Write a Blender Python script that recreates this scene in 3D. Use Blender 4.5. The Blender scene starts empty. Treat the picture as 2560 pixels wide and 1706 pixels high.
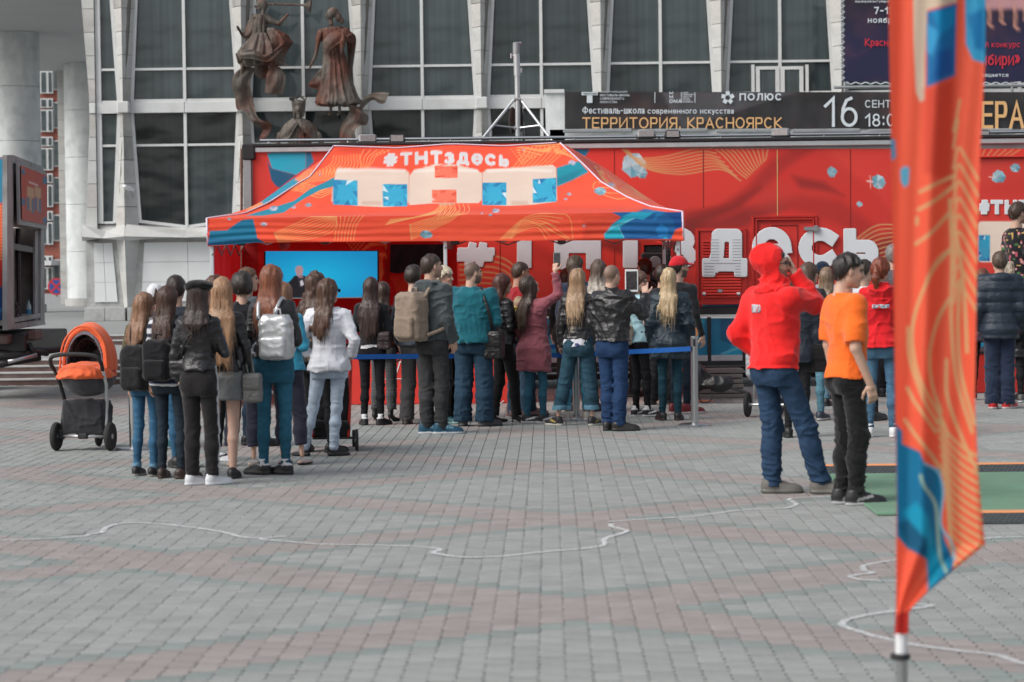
import bpy, bmesh, math, random
import numpy as np
from mathutils import Matrix, Vector
R = math.radians
PI = math.pi
SC = bpy.context.scene
COL = SC.collection
RNG = np.random.default_rng(7)
random.seed(7)
# --- camera
F = 6044.0                     # focal length in photograph pixels (85 mm on a 36 mm sensor, 2560 px wide)
CAM = np.array([0.0, 0.0, 1.72])
_th = R(0.65)                  # slight clockwise roll
_dx, _dy = 91.0, 198.0         # where the +Y direction falls, from the picture centre
_ux = _dx * math.cos(_th) + _dy * math.sin(_th)
_uy = -_dx * math.sin(_th) + _dy * math.cos(_th)
_pitch = math.atan2(_uy, F)
_yaw = math.atan2(_ux * math.cos(_pitch), F)
M3 = Matrix.Rotation(_yaw, 3, 'Z') @ Matrix.Rotation(PI / 2 - _pitch, 3, 'X') @ Matrix.Rotation(-_th, 3, 'Z')
cam_d = bpy.data.cameras.new('camera')
cam = bpy.data.objects.new('camera', cam_d)
COL.objects.link(cam)
cam.matrix_world = Matrix.Translation(Vector(CAM)) @ M3.to_4x4()
cam_d.sensor_width = 36.0
cam_d.lens = 36.0 * F / 2560.0
cam_d.clip_start = 0.3
cam_d.clip_end = 600
cam_d.dof.use_dof = True
cam_d.dof.focus_distance = 27.5
cam_d.dof.aperture_fstop = 3.4
SC.camera = cam
# --- sky and sun: a bright overcast day
world = bpy.data.worlds.new('World')
SC.world = world
world.use_nodes = True
wn = world.node_tree
wn.nodes.clear()
sky = wn.nodes.new('ShaderNodeTexSky')
sky.sky_type = 'NISHITA'
sky.sun_disc = False
SUN_EL = R(44)
sky.sun_elevation = SUN_EL
sky.air_density = 1.0
sky.dust_density = 4.0
sky.ozone_density = 1.0
bg = wn.nodes.new('ShaderNodeBackground')
bg.inputs['Strength'].default_value = 0.11
wo = wn.nodes.new('ShaderNodeOutputWorld')
hs = wn.nodes.new('ShaderNodeHueSaturation')
hs.inputs['Saturation'].default_value = 0.42      # cloud layer: the sky is nearly colourless
wn.links.new(sky.outputs[0], hs.inputs['Color'])
wn.links.new(hs.outputs[0], bg.inputs['Color'])
wn.links.new(bg.outputs[0], wo.inputs[0])
sun_d = bpy.data.lights.new('sun', 'SUN')
sun_d.energy = 1.1
sun_d.angle = R(35)
sun_d.color = (1.0, 0.97, 0.93)
sun = bpy.data.objects.new('sun', sun_d)
COL.objects.link(sun)
# direction towards the sun (behind the photographer, from the left)
_az = R(-58)
_sd = Vector((math.sin(_az) * math.cos(SUN_EL), -math.cos(_az) * math.cos(SUN_EL), math.sin(SUN_EL)))
sun.rotation_euler = _sd.to_track_quat('Z', 'Y').to_euler()
sky.sun_rotation = math.atan2(_sd.x, _sd.y)
vs = SC.view_settings
vs.view_transform = 'Standard'
vs.look = 'None'
vs.exposure = 0.55
vs.gamma = 1.0
vs.use_curve_mapping = False
# --- from a photograph pixel to a point of the place
MN = np.array(M3)
def ray(px, py):
 d = MN @ np.array([px - 1280.0, 853.0 - py, -F])
 return d
def V(px, py, Y):
 d = ray(px, py)
 return Vector(CAM + d * (Y / d[1]))
def G(px, py, z=0.0):
 d = ray(px, py)
 return Vector(CAM + d * ((z - CAM[2]) / d[2]))
def PX(p):
 q = (np.asarray(p) - CAM) @ MN
 return np.stack([1280.0 + q[..., 0] * F / -q[..., 2], 853.0 - q[..., 1] * F / -q[..., 2]], -1)
def PPM(Y):
 return F / Y
# --- objects
def tag(o, label=None, cat=None, group=None, kind=None):
 if label: o['label'] = label
 if cat: o['category'] = cat
 if group: o['group'] = group
 if kind: o['kind'] = kind
 return o
def empty(name, loc=(0, 0, 0), rz=0.0, label=None, cat=None, group=None, parent=None):
 o = bpy.data.objects.new(name, None)
 COL.objects.link(o)
 o.location = loc
 o.rotation_euler = (0, 0, rz)
 o.empty_display_size = 0.1
 if parent is not None: o.parent = parent
 return tag(o, label, cat, group)
def link(name, me, m=None, parent=None, loc=None):
 o = bpy.data.objects.new(name, me)
 COL.objects.link(o)
 if m is not None and len(me.materials) == 0:
  me.materials.append(m)
 if parent is not None: o.parent = parent
 if loc is not None: o.location = loc
 return o
def np_mesh(name, v, f, smooth=False, col=None):
 me = bpy.data.meshes.new(name)
 v = np.asarray(v, dtype=np.float32)
 if isinstance(f, np.ndarray) and f.ndim == 2:
  n, k = f.shape
  me.vertices.add(len(v)); me.vertices.foreach_set('co', v.ravel())
  me.loops.add(n * k); me.loops.foreach_set('vertex_index', f.astype(np.int32).ravel())
  me.polygons.add(n)
  me.polygons.foreach_set('loop_start', np.arange(0, n * k, k, dtype=np.int32))
  try: me.polygons.foreach_set('loop_total', np.full(n, k, dtype=np.int32))
  except Exception: pass
  me.update(calc_edges=True)
 else:
  me.from_pydata([tuple(p) for p in v], [], [tuple(int(i) for i in q) for q in f])
 if smooth:
  me.polygons.foreach_set('use_smooth', np.ones(len(me.polygons), dtype=bool))
 if col is not None:
  a = me.color_attributes.new('Col', 'FLOAT_COLOR', 'POINT')
  c = np.ones((len(v), 4), dtype=np.float32)
  c[:, :3] = col
  a.data.foreach_set('color', c.ravel())
 me.validate()
 return me
class MB:
 def __init__(s):
  s.v = []; s.f = []; s.sm = False
 def add(s, vs_, fs_):
  b = len(s.v)
  s.v.extend([tuple(p) for p in vs_])
  s.f.extend([tuple(i + b for i in q) for q in fs_])
  return s
 def box(s, a, b, bev=0.0):
  (x0, y0, z0), (x1, y1, z1) = a, b
  x0, x1 = min(x0, x1), max(x0, x1); y0, y1 = min(y0, y1), max(y0, y1); z0, z1 = min(z0, z1), max(z0, z1)
  if bev <= 0:
   vs_ = [(x, y, z) for z in (z0, z1) for (x, y) in ((x0, y0), (x1, y0), (x1, y1), (x0, y1))]
   fs_ = [(3, 2, 1, 0), (4, 5, 6, 7), (0, 1, 5, 4), (1, 2, 6, 5), (2, 3, 7, 6), (3, 0, 4, 7)]
   return s.add(vs_, fs_)
  e = bev
  def ring(z, i):
   return [(x0 + i + e, y0 + i, z), (x1 - i - e, y0 + i, z), (x1 - i, y0 + i + e, z), (x1 - i, y1 - i - e, z),
     (x1 - i - e, y1 - i, z), (x0 + i + e, y1 - i, z), (x0 + i, y1 - i - e, z), (x0 + i, y0 + i + e, z)]
  vs_ = ring(z0, e) + ring(z0 + e, 0) + ring(z1 - e, 0) + ring(z1, e)
  fs_ = [tuple(reversed(range(8))), tuple(range(24, 32))]
  for r in range(3):
   for i in range(8):
    j = (i + 1) % 8
    fs_.append((r * 8 + i, r * 8 + j, (r + 1) * 8 + j, (r + 1) * 8 + i))
  return s.add(vs_, fs_)
 def obox(s, c, ax, ay, az):
  c, ax, ay, az = (Vector(t) for t in (c, ax, ay, az))
  vs_ = [c + ax * i + ay * j + az * k for k in (-1, 1) for (i, j) in ((-1, -1), (1, -1), (1, 1), (-1, 1))]
  return s.add(vs_, [(3, 2, 1, 0), (4, 5, 6, 7), (0, 1, 5, 4), (1, 2, 6, 5), (2, 3, 7, 6), (3, 0, 4, 7)])
 def tube(s, pts, r, n=10, cap=True, closed=False):
  pts = [Vector(p) for p in pts]
  m = len(pts)
  rs = r if isinstance(r, (list, tuple)) else [r] * m
  up = None
  rings = []
  for i in range(m):
   if closed: t = pts[(i + 1) % m] - pts[i - 1]
   elif i == 0: t = pts[1] - pts[0]
   elif i == m - 1: t = pts[-1] - pts[-2]
   else: t = (pts[i + 1] - pts[i]).normalized() + (pts[i] - pts[i - 1]).normalized()
   t = t.normalized() if t.length > 1e-9 else Vector((0, 0, 1))
   if up is None:
    up = Vector((0, 0, 1)) if abs(t.z) < 0.9 else Vector((0, 1, 0))
   a = up.cross(t)
   if a.length < 1e-6: a = Vector((1, 0, 0)).cross(t)
   a.normalize()
   b = t.cross(a).normalized()
   up = b
   rings.append([pts[i] + (a * math.cos(2 * PI * k / n) + b * math.sin(2 * PI * k / n)) * rs[i] for k in range(n)])
  vs_ = [p for q in rings for p in q]
  fs_ = []
  for i in range(m if closed else m - 1):
   i2 = (i + 1) % m
   for k in range(n):
    k2 = (k + 1) % n
    fs_.append((i * n + k, i * n + k2, i2 * n + k2, i2 * n + k))
  if cap and not closed:
   fs_.append(tuple(reversed(range(n))))
   fs_.append(tuple(range((m - 1) * n, m * n)))
  return s.add(vs_, fs_)
 def lathe(s, prof, c=(0, 0, 0), n=20, axis='Z'):
  vs_ = []
  for (r, z) in prof:
   for k in range(n):
    a = 2 * PI * k / n
    p = (r * math.cos(a), r * math.sin(a), z)
    if axis == 'X': p = (z, p[0], p[1])
    elif axis == 'Y': p = (p[1], z, p[0])
    vs_.append((c[0] + p[0], c[1] + p[1], c[2] + p[2]))
  fs_ = []
  for i in range(len(prof) - 1):
   for k in range(n):
    k2 = (k + 1) % n
    fs_.append((i * n + k, i * n + k2, (i + 1) * n + k2, (i + 1) * n + k))
  fs_.append(tuple(reversed(range(n))))
  fs_.append(tuple(range((len(prof) - 1) * n, len(prof) * n)))
  return s.add(vs_, fs_)
 def prism(s, poly, d):
  d = Vector(d)
  n = len(poly)
  vs_ = [Vector(p) for p in poly] + [Vector(p) + d for p in poly]
  fs_ = [tuple(reversed(range(n))), tuple(range(n, 2 * n))]
  for i in range(n):
   j = (i + 1) % n
   fs_.append((i, j, n + j, n + i))
  return s.add(vs_, fs_)
 def mesh(s, name, smooth=False):
  me = bpy.data.meshes.new(name)
  me.from_pydata([tuple(p) for p in s.v], [], s.f)
  me.validate()
  bm = bmesh.new(); bm.from_mesh(me)
  bmesh.ops.recalc_face_normals(bm, faces=bm.faces)
  bm.to_mesh(me); bm.free()
  if smooth:
   me.polygons.foreach_set('use_smooth', np.ones(len(me.polygons), dtype=bool))
  return me
 def build(s, name, m, parent=None, smooth=False, loc=None):
  return link(name, s.mesh(name, smooth), m, parent, loc)
def autosmooth(o, ang=40):
 try:
  me = o.data
  me.polygons.foreach_set('use_smooth', np.ones(len(me.polygons), dtype=bool))
  me.set_sharp_from_angle(angle=R(ang))
 except Exception:
  pass
 return o
# --- materials
def srgb(r, g=None, b=None):
 if g is None:
  h = r.lstrip('#'); r, g, b = (int(h[i:i + 2], 16) / 255 for i in (0, 2, 4))
 return tuple((c / 12.92 if c <= 0.04045 else ((c + 0.055) / 1.055) ** 2.4) for c in (r, g, b))
def mat(name, color=(0.5, 0.5, 0.5), rough=0.6, metal=0.0, spec=0.5, attr=None, var=0.12, scale=(6, 6, 6), bump=0.0,
  bscale=(40, 40, 40), bdist=0.01, emit=None, estr=0.0, sheen=0.0, coat=0.0, rvar=0.0, hue=None, dirt=None, backface=None):
 m = bpy.data.materials.new(name)
 m.use_nodes = True
 nt = m.node_tree
 N, L = nt.nodes, nt.links
 p = N['Principled BSDF']
 p.inputs['Roughness'].default_value = rough
 p.inputs['Metallic'].default_value = metal
 p.inputs['Specular IOR Level'].default_value = spec
 if sheen: p.inputs['Sheen Weight'].default_value = sheen
 if coat:
  p.inputs['Coat Weight'].default_value = coat
  p.inputs['Coat Roughness'].default_value = 0.15
 tc = N.new('ShaderNodeTexCoord')
 if attr:
  a = N.new('ShaderNodeAttribute'); a.attribute_name = attr
  src = a.outputs['Color']
 else:
  a = N.new('ShaderNodeRGB'); a.outputs[0].default_value = (*color, 1)
  src = a.outputs[0]
 if var > 0:
  mp = N.new('ShaderNodeMapping'); mp.inputs['Scale'].default_value = scale
  L.new(tc.outputs['Object'], mp.inputs[0])
  nz = N.new('ShaderNodeTexNoise'); nz.inputs['Scale'].default_value = 1.0
  nz.inputs['Detail'].default_value = 5.0; nz.inputs['Roughness'].default_value = 0.62
  L.new(mp.outputs[0], nz.inputs['Vector'])
  mr = N.new('ShaderNodeMapRange')
  mr.inputs['From Min'].default_value = 0.25; mr.inputs['From Max'].default_value = 0.75
  mr.inputs['To Min'].default_value = 1 - var; mr.inputs['To Max'].default_value = 1 + var
  L.new(nz.outputs['Fac'], mr.inputs['Value'])
  mx = N.new('ShaderNodeVectorMath'); mx.operation = 'SCALE'
  L.new(src, mx.inputs[0]); L.new(mr.outputs[0], mx.inputs['Scale'])
  src = mx.outputs[0]
  if rvar:
   mr2 = N.new('ShaderNodeMapRange')
   mr2.inputs['To Min'].default_value = max(0.02, rough - rvar); mr2.inputs['To Max'].default_value = min(1, rough + rvar)
   L.new(nz.outputs['Fac'], mr2.inputs['Value']); L.new(mr2.outputs[0], p.inputs['Roughness'])
 if dirt:                                   # (colour, amount, scale): worn or stained patches
  nz3 = N.new('ShaderNodeTexNoise'); nz3.inputs['Scale'].default_value = dirt[2]
  nz3.inputs['Detail'].default_value = 6.0
  L.new(tc.outputs['Object'], nz3.inputs['Vector'])
  mr3 = N.new('ShaderNodeMapRange'); mr3.inputs['From Min'].default_value = 0.48; mr3.inputs['From Max'].default_value = 0.7
  mr3.inputs['To Max'].default_value = dirt[1]
  L.new(nz3.outputs['Fac'], mr3.inputs['Value'])
  mm = N.new('ShaderNodeMix'); mm.data_type = 'RGBA'
  L.new(mr3.outputs[0], mm.inputs[0]); L.new(src, mm.inputs[6]); mm.inputs[7].default_value = (*dirt[0], 1)
  src = mm.outputs[2]
 L.new(src, p.inputs['Base Color'])
 if bump:
  mp2 = N.new('ShaderNodeMapping'); mp2.inputs['Scale'].default_value = bscale
  L.new(tc.outputs['Object'], mp2.inputs[0])
  nb = N.new('ShaderNodeTexNoise'); nb.inputs['Scale'].default_value = 1.0
  nb.inputs['Detail'].default_value = 4.0
  L.new(mp2.outputs[0], nb.inputs['Vector'])
  bp = N.new('ShaderNodeBump'); bp.inputs['Strength'].default_value = bump; bp.inputs['Distance'].default_value = bdist
  L.new(nb.outputs['Fac'], bp.inputs['Height']); L.new(bp.outputs[0], p.inputs['Normal'])
 if emit:
  p.inputs['Emission Color'].default_value = (*emit, 1)
  p.inputs['Emission Strength'].default_value = estr
 elif estr and attr:
  L.new(src, p.inputs['Emission Color']); p.inputs['Emission Strength'].default_value = estr
 return m
# --- smooth solids as sampled distance fields
_LAT = RNG.random((32, 32, 32)).astype(np.float32)
def noise(P, s, seed=0.0):
 q = P * np.asarray(s, dtype=np.float32) + np.float32(seed * 7.31 + 100.0)
 i = np.floor(q).astype(np.int32); f = q - i
 f = f * f * (3 - 2 * f)
 i0 = i & 31; i1 = (i + 1) & 31
 x0, y0, z0 = i0[..., 0], i0[..., 1], i0[..., 2]; x1, y1, z1 = i1[..., 0], i1[..., 1], i1[..., 2]
 fx, fy, fz = f[..., 0], f[..., 1], f[..., 2]
 c00 = _LAT[x0, y0, z0] * (1 - fx) + _LAT[x1, y0, z0] * fx
 c10 = _LAT[x0, y1, z0] * (1 - fx) + _LAT[x1, y1, z0] * fx
 c01 = _LAT[x0, y0, z1] * (1 - fx) + _LAT[x1, y0, z1] * fx
 c11 = _LAT[x0, y1, z1] * (1 - fx) + _LAT[x1, y1, z1] * fx
 c0 = c00 * (1 - fy) + c10 * fy; c1 = c01 * (1 - fy) + c11 * fy
 return (c0 * (1 - fz) + c1 * fz) * 2 - 1
def smin(a, b, k):
 h = np.clip(0.5 + 0.5 * (b - a) / k, 0, 1)
 return b * (1 - h) + a * h - k * h * (1 - h)
def capsule(P, a, b, ra, rb, flat=False):
 a = np.asarray(a, np.float32); b = np.asarray(b, np.float32)
 ab = b - a; L2 = float(ab @ ab) + 1e-9
 t = ((P - a) @ ab) / L2
 tc = np.clip(t, 0, 1)
 d = np.linalg.norm(P - a - tc[..., None] * ab, axis=-1) - (ra + (rb - ra) * tc)
 if flat:
  d = np.maximum(d, (t - 1) * math.sqrt(L2))
 return d
def ellipsoid(P, c, r):
 r = np.asarray(r, np.float32)
 q = (P - np.asarray(c, np.float32)) / r
 return (np.linalg.norm(q, axis=-1) - 1) * float(min(r))
def loft(P, zs, rx, ry, cx=None, cy=None, p=2.0):
 z = P[..., 2]
 zs = np.asarray(zs, np.float32)
 RX = np.interp(z, zs, rx); RY = np.interp(z, zs, ry)
 CX = np.interp(z, zs, cx) if cx is not None else 0.0
 CY = np.interp(z, zs, cy) if cy is not None else 0.0
 qx = np.abs(P[..., 0] - CX) / RX; qy = np.abs(P[..., 1] - CY) / RY
 d = ((qx ** p + qy ** p) ** (1 / p) - 1) * np.minimum(RX, RY)
 return np.maximum(d, np.maximum(z - zs[-1], zs[0] - z))
def rbox(P, c, h, r):
 q = np.abs(P - np.asarray(c, np.float32)) - (np.asarray(h, np.float32) - r)
 return np.linalg.norm(np.maximum(q, 0), axis=-1) + np.minimum(q.max(-1), 0) - r
def grid(lo, hi, h):
 ax = [np.arange(lo[i] - 1.5 * h, hi[i] + 2.5 * h, h, dtype=np.float32) for i in range(3)]
 return np.stack(np.meshgrid(*ax, indexing='ij'), -1)
def nets(Fd, P):
 o = P[0, 0, 0]; h = float(P[1, 0, 0, 0] - P[0, 0, 0, 0])
 S = Fd < 0
 nx, ny, nz = Fd.shape
 cnt = np.zeros((nx - 1, ny - 1, nz - 1), np.float32)
 acc = np.zeros((nx - 1, ny - 1, nz - 1, 3), np.float32)
 for ax in range(3):
  sl0 = [slice(None)] * 3; sl1 = [slice(None)] * 3
  sl0[ax] = slice(0, -1); sl1[ax] = slice(1, None)
  a, b = Fd[tuple(sl0)], Fd[tuple(sl1)]
  cr = (a < 0) != (b < 0)
  t = np.where(cr, a / np.where(cr, a - b, 1), 0)
  o1, o2 = [i for i in range(3) if i != ax]
  for s1 in (0, 1):
   for s2 in (0, 1):
    sl = [slice(None)] * 3
    n1, n2 = Fd.shape[o1], Fd.shape[o2]
    sl[o1] = slice(s1, n1 - 1 + s1); sl[o2] = slice(s2, n2 - 1 + s2)
    c = cr[tuple(sl)]
    cnt += c
    acc[..., ax] += t[tuple(sl)]
    acc[..., o1] += c * s1
    acc[..., o2] += c * s2
 m = cnt > 0
 idx = np.full(m.shape, -1, np.int64)
 idx[m] = np.arange(m.sum())
 ijk = np.argwhere(m)
 v = o + h * (ijk + acc[m] / cnt[m][:, None])
 quads = []
 for ax in range(3):
  o1, o2 = (ax + 1) % 3, (ax + 2) % 3
  sl0 = [slice(1, -1)] * 3; sl1 = [slice(1, -1)] * 3
  sl0[ax] = slice(0, -1); sl1[ax] = slice(1, None)
  a, b = S[tuple(sl0)], S[tuple(sl1)]
  e = np.argwhere(a != b)
  if len(e) == 0: continue
  flip = a[tuple(e.T)]
  base = e.copy()
  base[:, o1] += 1; base[:, o2] += 1
  def cell(d1, d2):
   q = base.copy(); q[:, o1] -= d1; q[:, o2] -= d2
   return idx[tuple(q.T)]
  q = np.stack([cell(1, 1), cell(0, 1), cell(0, 0), cell(1, 0)], 1)
  q[~flip] = q[~flip][:, ::-1]
  quads.append(q)
 q = np.concatenate(quads)
 q = q[(q >= 0).all(1)]
 return v.astype(np.float32), q
def band(Fd, P, fn, w):
 m = np.abs(Fd) < w
 Fd[m] = Fd[m] + fn(P[m])
 return Fd
def join(parts):
 vs_, qs, cs, b = [], [], [], 0
 for v, q, c in parts:
  vs_.append(v); qs.append(q + b); b += len(v)
  c = np.asarray(c, np.float32)
  cs.append(np.broadcast_to(c, (len(v), 3)) if c.ndim == 1 else c)
 return np.concatenate(vs_), np.concatenate(qs), np.concatenate(cs)
def text_tris(s, offset=0.0, res=6, spacing=1.0, shear=0.0, bold=False):
 cu = bpy.data.curves.new('lettering', 'FONT')
 cu.body = s
 cu.offset = offset
 cu.resolution_u = res
 cu.space_character = spacing
 cu.shear = shear
 cu.align_x = 'LEFT'
 o = bpy.data.objects.new('lettering', cu)
 COL.objects.link(o)
 dg = bpy.context.evaluated_depsgraph_get()
 me = bpy.data.meshes.new_from_object(o.evaluated_get(dg))
 v = np.array([tuple(p.co) for p in me.vertices]).reshape(-1, 3)
 f = [tuple(p.vertices) for p in me.polygons]
 bpy.data.objects.remove(o); bpy.data.curves.remove(cu); bpy.data.meshes.remove(me)
 return v, f
def lettering(name, s, quad, m, parent, off=0.006, offset=0.0, spacing=1.0, shear=0.0, th=0.003, label=None):
 (x0, y0, x1, y1), Y = quad
 v, f = text_tris(s, offset, spacing=spacing, shear=shear)
 lo, hi = v.min(0), v.max(0)
 u = (v[:, 0] - lo[0]) / (hi[0] - lo[0]); w = (v[:, 1] - lo[1]) / (hi[1] - lo[1])
 a, b, c = V(x0, y1, Y), V(x1, y1, Y), V(x0, y0, Y)
 A = np.array(a); B = np.array(b) - A; C = np.array(c) - A
 P = A + u[:, None] * B + w[:, None] * C
 P[:, 1] -= off
 me = np_mesh(name, P, f)
 o = link(name, me, m, parent)
 if label: o['label'] = label
 return o
# --- painting flat print onto point colours
def inpoly(P, poly):
 x, y = P[:, 0], P[:, 1]
 ins = np.zeros(len(P), bool)
 n = len(poly)
 for i in range(n):
  x0, y0 = poly[i]; x1, y1 = poly[(i + 1) % n]
  if y0 == y1: continue
  c = ((y0 > y) != (y1 > y)) & (x < (x1 - x0) * (y - y0) / (y1 - y0) + x0)
  ins ^= c
 return ins
def seg_dist(P, pts, closed=False):
 d = np.full(len(P), 1e9)
 n = len(pts)
 for i in range(n if closed else n - 1):
  a = np.array(pts[i], float); b = np.array(pts[(i + 1) % n], float)
  ab = b - a
  t = np.clip(((P - a) @ ab) / (ab @ ab + 1e-9), 0, 1)
  d = np.minimum(d, np.hypot(*(P - a - t[:, None] * ab).T))
 return d
class Paint:
 def __init__(s, P, base, aa=1.2):
  s.P = P; s.aa = aa
  s.C = np.tile(np.asarray(base, np.float32), (len(P), 1))
 def mixin(s, idx, a, c):
  c = np.asarray(c, np.float32)
  s.C[idx] = s.C[idx] * (1 - a[:, None]) + c * a[:, None]
 def poly(s, pts, c, soft=None, alpha=1.0):
  soft = s.aa if soft is None else soft
  p = np.array(pts, float)
  lo, hi = p.min(0) - soft * 2, p.max(0) + soft * 2
  idx = np.nonzero((s.P >= lo).all(1) & (s.P <= hi).all(1))[0]
  if len(idx) == 0: return s
  Q = s.P[idx]
  ins = inpoly(Q, pts)
  d = seg_dist(Q, pts, True)
  a = np.clip(0.5 + np.where(ins, d, -d) / (2 * soft), 0, 1) * alpha
  s.mixin(idx, a, c)
  return s
 def line(s, pts, w, c, alpha=1.0, soft=None):
  soft = s.aa if soft is None else soft
  p = np.array(pts, float)
  lo, hi = p.min(0) - w - 2, p.max(0) + w + 2
  idx = np.nonzero((s.P >= lo).all(1) & (s.P <= hi).all(1))[0]
  if len(idx) == 0: return s
  d = seg_dist(s.P[idx], pts)
  a = np.clip(0.5 + (w / 2 - d) / (2 * soft), 0, 1) * alpha
  s.mixin(idx, a, c)
  return s
 def tris(s, v, f, c):
  for q in f:
   s.poly([tuple(v[i]) for i in q], c, soft=0.35)
  return s
def catmull(pts, n=8):
 p = [np.array(q, float) for q in pts]
 p = [2 * p[0] - p[1]] + p + [2 * p[-1] - p[-2]]
 out = []
 for i in range(1, len(p) - 2):
  for k in range(n):
   t = k / n
   out.append(0.5 * ((2 * p[i]) + (-p[i - 1] + p[i + 1]) * t + (2 * p[i - 1] - 5 * p[i] + 4 * p[i + 1] - p[i + 2]) * t * t
       + (-p[i - 1] + 3 * p[i] - 3 * p[i + 1] + p[i + 2]) * t ** 3))
 out.append(p[-2])
 return [tuple(q) for q in out]
def wave_family(a, b, n):
 A = np.array(catmull(a, 8)); B = np.array(catmull(b, 8))
 return [[tuple(q) for q in A * (1 - t) + B * t] for t in np.linspace(0, 1, n)]
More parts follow.
